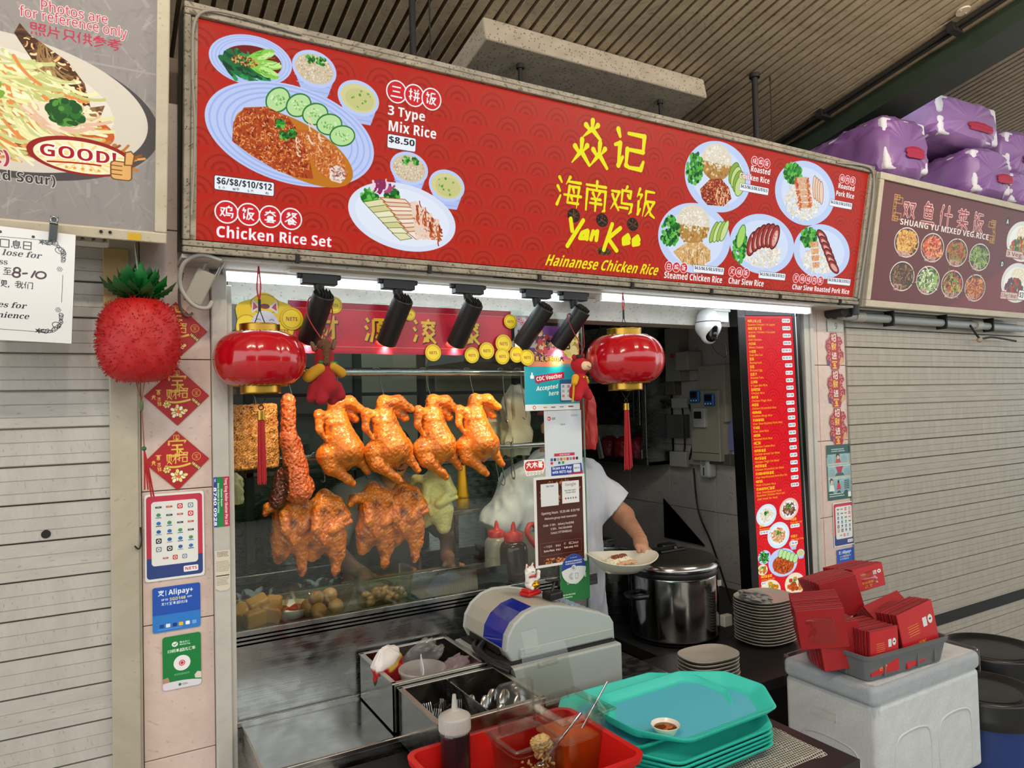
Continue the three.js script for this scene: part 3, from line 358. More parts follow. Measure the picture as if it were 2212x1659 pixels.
// left neighbour: fish poster
{
  const art = canvasTex(1024, 1024, (c, w, h) => {                 // 1 px = 0.78 mm, x from the right edge
    seed = 5; c.scale(w / 800, h / 640); c.fillStyle = '#8f8b8b'; c.fillRect(0, 0, 800, 640); for (let i = 0; i < 900; i++) { c.strokeStyle = pick(['#a7a3a3', '#7d7a7c', '#9a9696', '#b4b0b0', '#86828a']); c.globalAlpha = 0.35; c.lineWidth = rr(2, 9); c.beginPath(); const x = rnd() * 800, y = rnd() * 640; c.moveTo(x, y); c.lineTo(x + grain() * 40, y + grain() * 60); c.stroke(); } c.globalAlpha = 1;
    const X = (mm) => 800 + mm + 29, Y = (mm) => mm - 10;
    for (const y of [200, 330]) { c.fillStyle = '#9d999c'; c.fillRect(0, y, 800, 5); }
    oval(c, X(-330), Y(365), 310, 175, 0.04, '#4b474a'); oval(c, X(-352), Y(350), 306, 172, 0.04, '#cfc9c0'); oval(c, X(-372), Y(346), 250, 132, 0.04, '#dcd7cf');
    oval(c, X(-290), Y(398), 170, 66, 0, '#c2582c'); strew(c, X(-330), Y(440), 220, 26, 160, ['#b5773c', '#8f5426', '#d9a05c'], 70, 9, 0.1);
    roastPoly(c, [[X(-307), Y(150)], [X(-290), Y(172)], [X(-215), Y(222)], [X(-182), Y(270)], [X(-170), Y(330)], [X(-205), Y(382)], [X(-262), Y(330)], [X(-276), Y(250)], [X(-318), Y(176)]], 320, ['#4a3020', '#6b4a30', '#3a2418', '#7d5436'], 14); strew(c, X(-262), Y(240), 20, 60, 60, ['#8f7048', '#a98a5c'], 80, 3, 1.2); roastPoly(c, [[X(-214), Y(345)], [X(-140), Y(318)], [X(-150), Y(350)], [X(-200), Y(385)]], 60, ['#6b4a34', '#8f6a4a'], 14);
    strew(c, X(-370), Y(330), 170, 110, 420, ['#d9dca0', '#e6e4b4', '#c2c98a', '#efe9c9', '#d98a4a', '#b9c07a'], 90, 7, 0.5); strew(c, X(-250), Y(360), 60, 30, 40, ['#e9d9c4', '#d9b8a0'], 70, 8, 0.2); dots(c, X(-222), Y(352), 34, 30, 90, ['#2f6b2d', '#1f4f22', '#4f8f3a'], 5, 12); dots(c, X(-400), Y(320), 60, 50, 30, ['#c2402c', '#7aa33c'], 5, 10);
    oval(c, X(-190), Y(462), 112, 50, 0.04, '#8f1f1c'); oval(c, X(-188), Y(464), 101, 42, 0.04, '#f3e7c8'); for (let i = 0; i < 20; i++) { c.strokeStyle = '#ecd08a'; c.lineWidth = 5; c.beginPath(); c.moveTo(X(-188) + 30 * Math.cos(i * 0.314), Y(464) + 12 * Math.sin(i * 0.314)); c.lineTo(X(-188) + 92 * Math.cos(i * 0.314), Y(464) + 37 * Math.sin(i * 0.314)); c.stroke(); } txt(c, 'GOOD!', X(-278), Y(472), 44, '#a3161c', { w: 165, line: '#fff', lw: 5 }); c.strokeStyle = '#a3161c'; c.lineWidth = 4; c.beginPath(); c.moveTo(X(-260), Y(486)); c.quadraticCurveTo(X(-190), Y(478), X(-150), Y(480)); c.stroke(); txt(c, '★★★★★', X(-232), Y(500), 14, '#d99a2c', { w: 76 }); for (let i = 0; i < 5; i++) poly(c, [0, 1, 2, 3, 4].map((k) => [X(-222 + i * 17) + 6 * Math.cos(k * 2.513 - 1.57), Y(495) + 6 * Math.sin(k * 2.513 - 1.57)]), '#d99a2c');
    rbox(c, X(-128), Y(462), 46, 50, 10, '#d9a86a', '#6b4a24', 3); poly(c, [[X(-98), Y(470)], [X(-96), Y(436)], [X(-84), Y(430)], [X(-76), Y(440)], [X(-80), Y(468)]], '#d9a86a', '#6b4a24', 3); for (const k of [474, 486, 498]) { c.strokeStyle = '#6b4a24'; c.lineWidth = 2.5; c.beginPath(); c.moveTo(X(-126), Y(k)); c.lineTo(X(-104), Y(k)); c.stroke(); }
    txt(c, 'Photos are', X(-268), Y(108), 34, '#b5344f', { w: 136, style: 'normal', line: '#e9d9dc', lw: 3 }); txt(c, 'for reference only', X(-307), Y(132), 34, '#b5344f', { w: 214, style: 'normal', line: '#e9d9dc', lw: 3 }); cjk(c, '照片只供参考', X(-287), Y(142), 29, '#b5344f', { weight: 0.1, gap: 0.06 });
    txt(c, 'nd Sour)', X(-372), Y(549), 36, '#3b383a', { w: 128, line: '#d9d5d5', lw: 3 }); txt(c, 't)', X(-370), Y(505), 48, '#a3344a', { line: '#e9d0d5', lw: 4 }); oval(c, X(-360), Y(60), 42, 38, 0, '#d9d9d6'); txt(c, 'S', X(-365), Y(40), 44, '#2b2a2c', { line: '#d9d9d6', lw: 4 });
  });
  const f = framed('poster_board', 'framed grey food poster of papaya salad fish above the left shutter', 'sign', 0.157 - 0.86, 0.157, [2.69, 0.393], [2.098, 0.2], 0.028, creamFrame, 0.16, print(art, 0.35));
  part('yellow_tape', box(0.03, 0.018, 0.001, f.W - 0.075, 0.012, 0.0088), mat(0xc9a227, 0.4), f.t, 'scrap of yellow tape'); part('bolt', [0.73, 0.75].map((x) => cyl(0.004, 0.004, 0.004, 0, 0, 0, 10).rotateX(Math.PI / 2).translate(x - 0.02, 0.018, 0.01)), rodMat, f.t);
}
// right neighbour: maroon sign
{
  const art = canvasTex(1560, 600, (c) => {
    seed = 9; c.fillStyle = '#5d2024'; c.fillRect(0, 0, 1560, 600); c.fillStyle = '#7a2228'; poly(c, [[700, 600], [1560, 200], [1560, 600]], '#70222a'); c.translate(-33, -36);
    for (const [x, y, a, b] of [[144, 91, 1, 1], [144, 224, 1, -1], [1110, 120, -1, 1], [1119, 250, -1, -1]]) { c.save(); c.translate(x, y); c.scale(a, b); c.strokeStyle = '#b58a3c'; c.lineWidth = 5; c.strokeRect(2, 2, 44, 22); c.strokeRect(2, 2, 20, 60); c.strokeRect(12, 12, 60, 30); c.restore(); }
    cjk(c, '双鱼什菜饭', 232, 100, 108, '#e6d3cf', { weight: 0.2, gap: 0.5, brush: 1 }); cjk(c, '双鱼什菜饭', 232, 100, 108, '#9a2a2c', { weight: 0.11, gap: 0.5, brush: 1 }); txt(c, 'SHUANG YU MIXED VEG.RICE', 214, 236, 42, '#e3dcd6', { w: 842 });
    const D = [[['#c98a3c', '#d9a54c', '#8f5a24', '#e0b860'], '咖肉鸡'], [['#c2402c', '#d9683c', '#8f2a1c', '#e3a06a'], '古老肉'], [['#9a4a24', '#7a8a3a', '#b5602c', '#5a2f18'], '豆油肉'], [['#5a7a3a', '#7d9a4a', '#3a4a24', '#9ab06a'], '菜豆'], [['#4a2f1c', '#6b4424', '#2f1f14', '#8f6a3c'], '苦瓜'], [['#6b8f4a', '#8fae5c', '#d9dcc0', '#3a5a2c'], '中菜'], [['#c9a23c', '#c2402c', '#3a2f1c', '#6b8f3a'], '日本豆付'], [['#b5602c', '#9a4424', '#d9904c', '#7a2f1c'], '咖片']];
    D.forEach(([cols, s], i) => { const x = 292 + (i & 3) * 232 - (i > 3 ? 4 : 0), y = (i > 3 ? 498 : 322) + (i & 3) * 6; oval(c, x, y, 106, 78, 0, '#d9d2ca'); oval(c, x, y, 100, 72, 0, '#3b332c'); dots(c, x, y, 84, 58, 150, cols, 6, 16); strew(c, x, y, 84, 56, 60, cols, 34, 6); cjk(c, s, x - 60, y + 44, 30, '#e3d9d3', { weight: 0.2 }); cjk(c, s, x - 60, y + 44, 30, '#8f2a30', { weight: 0.09 }); });
    for (const [l, x, y] of [['A', 1233, 110], ['D', 1236, 358]]) { oval(c, x + 196, y + 100, 180, 120, 0, '#d9dcd9'); oval(c, x + 196, y + 100, 150, 96, 0, '#eceeec'); mound(c, x + 200, y + 60, 80, 50, false); dots(c, x + 170, y + 130, 100, 50, 130, l === 'A' ? ['#3a5a2c', '#b5402c', '#d9a54c', '#7a8a3a'] : ['#4a2f4a', '#b5301c', '#7a1f2c', '#3a5a2c'], 8, 18); oval(c, x, y, 26, 26, 0, '#241c1e'); txt(c, l, x - 12, y + 14, 36, '#f3efe9'); rbox(c, x + 30, y + 160, 190, 44, 6, '#c9bcb4', '#8f2a30', 4); txt(c, l === 'A' ? '3 Veg' : '2 Veg 1 Meat', x + 38, y + 193, 32, '#8f2a30', { w: 170 }); rbox(c, x + 230, y + 140, 90, 60, 4, '#f3f3f0', '#222', 4); txt(c, '$3', x + 240, y + 186, 46, '#222'); }
  });
  framed('shop_sign', 'unlit maroon sign with round dish photos beyond the right pillar', 'sign', 3.248, 3.248 + 1.626, [2.72, 0.257], [2.085, 0.15], 0.033, creamFrame, 0.2, print(art, 0.5));
  solo('gap_pipe', cyl(0.02, 0.02, 0.75, 3.215, 2.42, 0.12, 12), mat(0x23252c, 0.6), 'dark upright pipe in the gap between red and maroon signs', 'pipe');
  const t = thing('conduit_pipe', 'pale grey plastic pipe running under the maroon sign', 'pipe'); part('pipe', [rod([3.2, 2.05, 0.05], [5.0, 2.04, 0.05], 0.022, 16), rod([3.2, 2.08, 0.02], [5.0, 2.075, 0.02], 0.01)], mat(0xa2a5a4, 0.5), t); part('coupler', [rod([3.31, 2.05, 0.05], [3.38, 2.05, 0.05], 0.027, 16), rod([4.44, 2.045, 0.05], [4.5, 2.045, 0.05], 0.03, 16)], mat(0xb0aca0, 0.5), t);
  for (const x of [3.6, 4.1, 4.6]) part('bracket', [span(x, x + 0.014, 2.01, 2.09, 0.02, 0.08, 0.003)], rodMat, t); part('hanging_cable', tube([[4.36, 2.04, 0.07], [4.4, 1.99, 0.08], [4.44, 1.965, 0.08], [4.6, 1.975, 0.07], [4.9, 1.96, 0.06]], 0.006), rodMat, t); part('end_cap', ball(0.016, 4.44, 1.955, 0.08), mat(0x9a8f80, 0.7), t);
  for (const [x, l] of [[3.165, 'dark round pipe end above the number plate, left one'], [3.215, 'dark round pipe end above the number plate, right one']]) solo('pipe_end', [cyl(0.024, 0.024, 0.09, 0, 0, 0, 20).rotateX(Math.PI / 2).translate(x, 2.062, 0.05), new THREE.TorusGeometry(0.021, 0.004, 6, 20).translate(x, 2.062, 0.095)], mat(0x2f2a26, 0.7), l, 'pipe');
}

{ // hall lamps over the walkway and the stalls opposite, outside the frame: they light the roof and show in the glass
  for (const [x, l] of [[-0.9, 'hanging hall tube lamp over the walkway at the left'], [2.2, 'hanging hall tube lamp over the walkway at the right']]) { const t = thing('hall_lamp', l, 'lamp', [x, 3.35, 1.9]); part('housing', span(-0.02, 1.22, 0.014, 0.05, -0.03, 0.03, 0.006), offWhite, t); part('tube', rod([0, 0, 0], [1.2, 0, 0], 0.014, 12), new THREE.MeshStandardMaterial({ color: 0xffffff, emissive: 0xfff4e2, emissiveIntensity: 4 }), t); part('rod', [cyl(0.006, 0.006, 0.19, 0.2, 0.14, 0, 8), cyl(0.006, 0.006, 0.19, 1.0, 0.14, 0, 8)], rodMat, t); for (const dx of [0.2, 0.6, 1.0]) { const p = new THREE.PointLight(0xfff0da, HALL / 3, 0, 2); p.position.set(x + dx, 3.3, 1.93); p.shadow.radius = 2; scene.add(p); } }
  const t = thing('opposite_stalls', 'row of dim stalls across the walkway seen only in the glass', 'building', [0, 0, 11]); part('wall', span(-8, 22, 0, 3.0, 0, 0.3), mat(0x5d5a54, 0.8), t); for (let i = 0; i < 7; i++) part('sign_panel', span(-7 + i * 4, -3.6 + i * 4, 2.2, 2.8, -0.1, 0), mat([0x8f8a80, 0x7a3a34, 0x6b7a6b, 0x9a9078][i % 4], 0.6), t); for (let i = 0; i < 7; i++) part('counter', span(-7 + i * 4, -3.8 + i * 4, 0.5, 1.0, -0.3, 0), mat(0x77736b, 0.6), t);
  const h = thing('hedge', 'low green hedge across the walkway seen only in the glass', 'hedge', [0, 0, 9.2]); h.userData.kind = 'stuff'; part('leaves', nets((x, y, z) => Math.hypot(Math.max(0, Math.abs(x - 6) - 12), Math.max(0, Math.abs(y - 0.6) - 0.55), Math.max(0, Math.abs(z) - 0.2)) - 0.1 + n3(x * 3, y * 3, z * 3) * 0.12, [-7, -0.2, -0.6], [19, 1.5, 0.6], 0.14), mat(0x3c5a2c, 0.9), h);
}
// ---------- the stall front: frame, glass, tubes, spotlights ----------
{ const t = thing('window_frame', 'pale aluminium upright between the left pillar and the glass', 'frame'); part('upright', [span(0.289, 0.333, 0, 2.06, -0.05, 0.02, 0.004), span(0.333, 0.349, 0.3, 2.03, -0.03, 0.004, 0.003)], alu, t); }
{ const t = thing('door_frame', 'pale aluminium upright beside the right pillar', 'frame'); part('upright', [span(2.975, 3.012, 0, 2.06, -0.06, 0.012, 0.004), span(3.012, 3.034, 0, 2.06, -0.04, 0.02, 0.004)], alu, t); }
{ const w = new THREE.Group(); w.name = 'window_1'; w.userData.kind = 'structure'; scene.add(w); part('pane', span(0.347, 1.647, 0.985, 2.0, -0.006, 0), clear(0xf4faf7, 0.015), w, 'front glass'); part('edge', span(1.647, 1.651, 0.8, 2.0, -0.006, 0), mat(0x8fb5a8, 0.2, 0, { transmission: 0.5, thickness: 0.004 }), w); }
const glowMat = (c, i) => new THREE.MeshStandardMaterial({ color: 0xffffff, emissive: c, emissiveIntensity: i, roughness: 0.5 });
function tubeLamp(label, x0, x1, y, z, power = 1) {
  const t = thing('tube_lamp', label, 'lamp', [x0, y, z]), L = x1 - x0; part('housing', span(-0.01, L + 0.01, 0.012, 0.045, -0.024, 0.024, 0.006), white, t); part('tube', rod([0, 0, 0], [L, 0, 0], 0.015, 16), glowMat(0xe6f4ff, TUBE_GLOW), t, 'glowing white tube');
  for (const x of [-0.012, L + 0.004]) part('end_cap', span(x, x + 0.01, -0.016, 0.03, -0.018, 0.018, 0.003), white, t);
  const l = new THREE.RectAreaLight(0xe6f4ff, TUBE * power, L, 0.03); l.position.set((x0 + x1) / 2, y - 0.018, z); l.lookAt((x0 + x1) / 2, y - 1, z + 0.0001); scene.add(l);
  return t;
}
tubeLamp('glowing tube lamp above the glass behind the black spotlights', 0.335, 1.56, 2.058, -0.005);
tubeLamp('glowing tube lamp above the open serving hatch on the right', 1.69, 2.92, 2.058, 0.07);
{ const t = thing('track', 'pale ceiling track carrying the five black spotlights', 'track'); part('rail', span(0.5, 1.68, 2.066, 2.076, 0.062, 0.096, 0.002), white, t); }
const SPOTS = [[0.593, 'leftmost black track spotlight, a red cord looped around it'], [0.852, 'second black track spotlight from the left, in front of the banner'], [1.11, 'middle black track spotlight of the five'], [1.391, 'fourth black track spotlight from the left, above the festival poster'], [1.556, 'rightmost black track spotlight above the hanging plush with a pale muzzle']];
{
  const t = thing('track_spotlight', SPOTS[0][1], 'spotlight', [0, 0, 0], [0, 0, 0], 'black track spotlights above the glass'); part('adapter', [span(-0.055, 0.055, 2.034, 2.066, 0.062, 0.098, 0.003), span(-0.068, 0.068, 2.052, 2.066, 0.07, 0.09, 0.003)], black, t); part('stem', [cyl(0.012, 0.018, 0.03, 0.0, 2.02, 0.08, 16), span(-0.005, 0.005, 1.965, 2.02, 0.074, 0.086, 0.002)], black, t);
  const head = part('head', lathe([[0.0, 0.085], [0.03, 0.085], [0.034, 0.081], [0.034, -0.085], [0.03, -0.088], [0.029, -0.07], [0, -0.066]], 32), black, t); part('heat_fins', [-2, -1, 0, 1, 2].map((i) => box(0.003, 0.012, 0.05 - Math.abs(i) * 0.008, i * 0.009, 0.088, 0)), blackMatte, head); part('lens', cyl(0.027, 0.027, 0.004, 0, -0.073, 0, 24), glowMat(0xffe2b8, 6), head);
  head.position.set(-0.006, 1.935, 0.064); head.rotation.set(0.8, 0, -0.16);
  SPOTS.forEach(([x, l], i) => { const o = i ? copy(t, l) : t; o.position.x = x; if (i > 2) o.children[2].rotation.z = -0.3; if (i === 0) o.children[2].rotation.set(0.66, 0, -0.14);
    const s = new THREE.SpotLight(0xffdcae, SPOT, 0, 0.62, 0.7, 2); s.position.set(x - 0.02, 1.855, 0.0); s.target.position.set(x - 0.03 - (i > 2 ? 0.12 : 0), 1.35, -0.3); s.shadow.radius = 1.2; scene.add(s, s.target); });
  solo('spotlight_cord', [tube([[0.56, 1.99, 0.09], [0.55, 1.94, 0.1], [0.585, 1.87, 0.11], [0.6, 1.855, 0.105], [0.615, 1.89, 0.1], [0.63, 1.96, 0.09], [0.61, 2.0, 0.085], [0.58, 2.0, 0.085]], 0.002, 40, 6, true), rod([0.6, 1.855, 0.105], [0.598, 1.835, 0.1], 0.0035)], mat(0x8f1420, 0.6), 'red cord looped around the leftmost spotlight holding the plush', 'cord');
  solo('spotlight_cord', [tube([[1.52, 1.98, 0.09], [1.53, 1.93, 0.1], [1.56, 1.87, 0.11], [1.575, 1.85, 0.11], [1.585, 1.9, 0.1], [1.58, 1.97, 0.09]], 0.002, 40, 6, true), rod([1.575, 1.85, 0.11], [1.565, 1.815, 0.1], 0.003)], mat(0x7a1c1c, 0.6), 'red cord looped around the rightmost spotlight holding the plush', 'cord');
}
// power box with its cable, left under the sign
{ const t = thing('junction_box', 'grey tilted plastic junction box with cable under the sign corner', 'junction box', [0.25, 2.005, 0.085], [0.1, -0.1, -0.42]); part('case', box(0.052, 0.1, 0.045, 0, 0, 0, 0.006), mat(0x8d897c, 0.55), t); part('bracket', [box(0.006, 0.06, 0.02, -0.012, 0.072, 0), box(0.008, 0.06, 0.012, 0.026, 0.075, 0, 0.002)], chrome, t);
  const c = solo('grey_cable', tube([[0.3, 2.075, 0.15], [0.245, 2.085, 0.155], [0.205, 2.06, 0.13], [0.2, 2.0, 0.1], [0.235, 1.95, 0.1], [0.268, 1.945, 0.1], [0.282, 1.965, 0.09]], 0.006, 40), mat(0x9a978e, 0.5), 'grey cable curling from the sign around the junction box', 'cable'); solo('wall_chain', tube([[0.205, 2.04, 0.1], [0.2, 1.99, 0.05], [0.207, 1.95, 0.02], [0.225, 1.93, 0.01], [0.24, 1.94, 0.01]], 0.004, 20), mat(0x6d6a62, 0.5), 'thin grey wire loop hanging behind the junction box', 'wire'); }
// ---------- lanterns ----------
const lanternRed = new THREE.MeshPhysicalMaterial({ color: 0xc20a1c, roughness: 0.16, transmission: 0.3, thickness: 0, clearcoat: 0.6, side: THREE.DoubleSide }), goldMat = mat(0xb08a3a, 0.3, 1), stringRed = mat(0xa01622, 0.7), tasselRed = mat(0xa30f18, 0.65);
function lantern(label, x, y, z, s, ty) {
  const t = thing('red_lantern', label, 'lantern', [x, y, z], [0, 0, 0], null), N = 96, rings = [], R = 0.132 * s, H = 0.077 * s;
  for (let k = 0; k <= 24; k++) { const a = -1.1 + 2.2 * k / 24, r0 = R * (0.06 + 0.94 * Math.pow(Math.max(0, Math.cos(a)), 0.62)), yy = H * Math.sin(a) / Math.sin(1.1); rings.push(Array.from({ length: N }, (_, i) => { const th = i / N * T2, rib = 1 - 0.03 * Math.pow(Math.abs(Math.cos(th * 5)), 14) * Math.min(1, 1.4 - Math.abs(a)); return [r0 * rib * Math.cos(th), yy, -r0 * rib * Math.sin(th)]; })); }
  part('body', loft(rings, false, false), lanternRed, t);
  const band = (y0, y1, r) => lathe([[r * 0.9, y0], [r, y0], ...[1, 2, 3, 4, 5].flatMap((i) => [[r * 0.985, y0 + (y1 - y0) * (i / 6)], [r, y0 + (y1 - y0) * (i + 0.4) / 6]]), [r, y1], [r * 0.9, y1]], 40);
  part('top_ring', band(H * 0.96, H * 1.34, R * 0.44), goldMat, t); part('bottom_ring', band(-H * 1.34, -H * 0.96, R * 0.44), goldMat, t);
  const scal = (yy, r, sgn) => { const g = []; for (let i = 0; i < 28; i++) { const a = i / 28 * T2; g.push(ball(R * 0.05, Math.cos(a) * r, yy + sgn * R * 0.04, Math.sin(a) * r, 1.2, 0.6, 1.2, 8)); } return g; };
  part('gold_fringe', [...scal(H * 0.93, R * 0.56, 1), ...scal(-H * 0.93, R * 0.56, -1)], goldMat, t);
  const top = H * 1.34, Y = (v) => v - y; part('wire', [rod([-R * 0.12, top, 0], [0, top + 0.045, 0], 0.0014), rod([R * 0.12, top, 0], [0, top + 0.045, 0], 0.0014), rod([0, top + 0.04, 0], [0, top + 0.075, 0], 0.004)], rodMat, t); part('tassel_wire', [rod([-R * 0.16, -top, 0], [0, -top - 0.035, 0], 0.0014), rod([R * 0.16, -top, 0], [0, -top - 0.035, 0], 0.0014), new THREE.TorusGeometry(0.007, 0.0016, 8, 16).translate(0, -top - 0.04, 0)], rodMat, t);
  part('hanging_cord', [tube([[0, top + 0.07, 0], [0.004, (top + Y(2.07)) / 2 + 0.03, 0], [-0.001, Y(2.075), 0]], 0.0022), tube([[0, top + 0.07, 0], [-0.007, (top + Y(2.07)) / 2 + 0.02, 0.004], [-0.001, Y(2.075), 0]], 0.0022)], stringRed, t);
  const ts = -top - 0.05; part('tassel_cap', [cyl(0.011, 0.011, 0.026, 0, ts - 0.013, 0, 16), cyl(0.012, 0.012, 0.004, 0, ts - 0.024, 0, 16)], goldMat, t);
  const g = []; for (let i = 0; i < 70; i++) { const a = rnd() * T2, r = Math.sqrt(rnd()); g.push(rod([Math.cos(a) * r * 0.009, ts - 0.026, Math.sin(a) * r * 0.009], [Math.cos(a) * r * (0.011 + ty * 0.5), ts - 0.026 - rr(0.9, 1) * (s > 1 ? 0.235 : 0.19), Math.sin(a) * r * 0.012], 0.0012, 5)); } part('tassel', g, tasselRed, t);
  return t;
}
lantern('larger red plastic lantern with gold rings hanging at the left of the glass', 0.411, 1.8, 0.1, 0.99, 0.004); lantern('smaller red plastic lantern hanging before the open serving hatch', 1.78, 1.812, 0.1, 1.17, 0.02);
// ---------- plush toys ----------
const plush = (c) => mat(c, 0.95, 0, { sheen: 0.6, sheenColor: c, sheenRoughness: 0.6 });
{
  const t = thing('plush_toy', 'red plush animal seen from behind with brown mane hanging from the first spotlight', 'toy', [0.6, 1.76, 0.1]);
  part('body', sdfBody([[0, 0.055, 0, 0, 0.01, 0, 0.028, 0.03], [0, -0.03, 0.005, 0.004, -0.045, 0.01, 0.034, 0.034], [-0.03, -0.045, 0, -0.04, -0.075, 0, 0.02, 0.016], [-0.012, -0.06, 0.02, -0.018, -0.082, 0.03, 0.02, 0.018], [0.035, -0.045, 0, 0.045, -0.07, 0.005, 0.02, 0.018], [0.016, -0.06, 0.0, 0.022, -0.085, 0.0, 0.017, 0.015], [0.004, -0.02, 0.02, 0.008, -0.045, 0.03, 0.022, 0.02]], { h: 0.0035, k: 0.012 }), plush(0x8f0f1c), t);
  part('mane', sdfBody([[0, 0.085, -0.004, 0, 0.085, 0.012, 0.021, 0.019], [0, 0.075, 0.026, -0.002, 0.03, 0.03, 0.012, 0.009]], { h: 0.003, k: 0.01, noise: (x, y, z) => n3(x * 190, y * 190, z * 190) * 0.0022 }), plush(0x5a3a22), t); part('ear', [sdfBody([[-0.03, 0.072, 0, -0.038, 0.09, 0.002, 0.008, 0.006]], { h: 0.0025 }), sdfBody([[0.026, 0.078, 0, 0.034, 0.098, 0.002, 0.008, 0.006]], { h: 0.0025 })], plush(0x6b5040), t);
  part('yellow_collar', sdfBody([[-0.05, -0.01, 0.005, -0.02, 0.012, 0.022, 0.019, 0.016], [0.05, 0.0, 0.004, 0.02, 0.018, 0.02, 0.016, 0.014]], { h: 0.003, k: 0.01 }), plush(0xb5851a), t); part('green_ribbon', sdfBody([[-0.02, 0.03, 0.024, 0.03, 0.028, 0.02, 0.006, 0.006]], { h: 0.0025 }), plush(0x1f6b3a), t); part('cord', rod([-0.002, 0.1, 0], [-0.001, 0.118, 0], 0.0016), stringRed, t);
}
{
  const t = thing('plush_toy', 'red plush animal with pale muzzle hanging before the voucher poster', 'toy', [1.56, 1.735, 0.1], [0, 0.35, 0]);
  part('body', sdfBody([[0, 0.055, 0, 0.004, 0.05, 0.006, 0.032, 0.032], [0, 0, 0, 0, -0.03, 0, 0.026, 0.034], [-0.022, -0.045, 0.006, -0.036, -0.066, 0.014, 0.02, 0.017], [0.02, -0.045, 0.006, 0.034, -0.062, 0.014, 0.02, 0.017], [-0.03, -0.04, -0.01, -0.036, -0.06, -0.01, 0.014, 0.012]], { h: 0.0035, k: 0.012 }), plush(0xa31220), t);
  part('muzzle', sdfBody([[-0.004, 0.05, 0.026, 0.012, 0.05, 0.026, 0.018, 0.018]], { h: 0.003 }), plush(0xd9b896), t); part('smile', tube([[-0.012, 0.05, 0.0455], [0.004, 0.043, 0.0475], [0.02, 0.05, 0.0455]], 0.001, 12, 5), rodMat, t); part('ear', [ball(0.011, -0.032, 0.083, 0, 1, 1, 0.6), ball(0.011, 0.026, 0.09, 0, 1, 1, 0.6)], plush(0x8f0f1c), t); part('hair', ball(0.022, -0.002, 0.082, 0.0, 1.1, 0.55, 0.9), plush(0x2a1a14), t);
  part('yellow_wing', [sdfBody([[-0.032, 0.006, 0.004, -0.042, -0.012, 0.006, 0.014, 0.012]], { h: 0.003 }), sdfBody([[0.03, 0.006, 0.004, 0.04, -0.008, 0.006, 0.011, 0.01]], { h: 0.003 })], plush(0xc9951c), t); part('yellow_strap', tube([[-0.045, -0.02, 0.005], [-0.052, -0.06, 0.006], [-0.058, -0.085, 0.006]], 0.004, 12), plush(0xb5901f), t); part('button', [ball(0.004, -0.01, 0.008, 0.026), ball(0.004, 0.012, 0.006, 0.026)], plush(0xd9a84a), t); part('cord', rod([0, 0.085, 0], [0.004, 0.118, 0], 0.0016), stringRed, t);
}
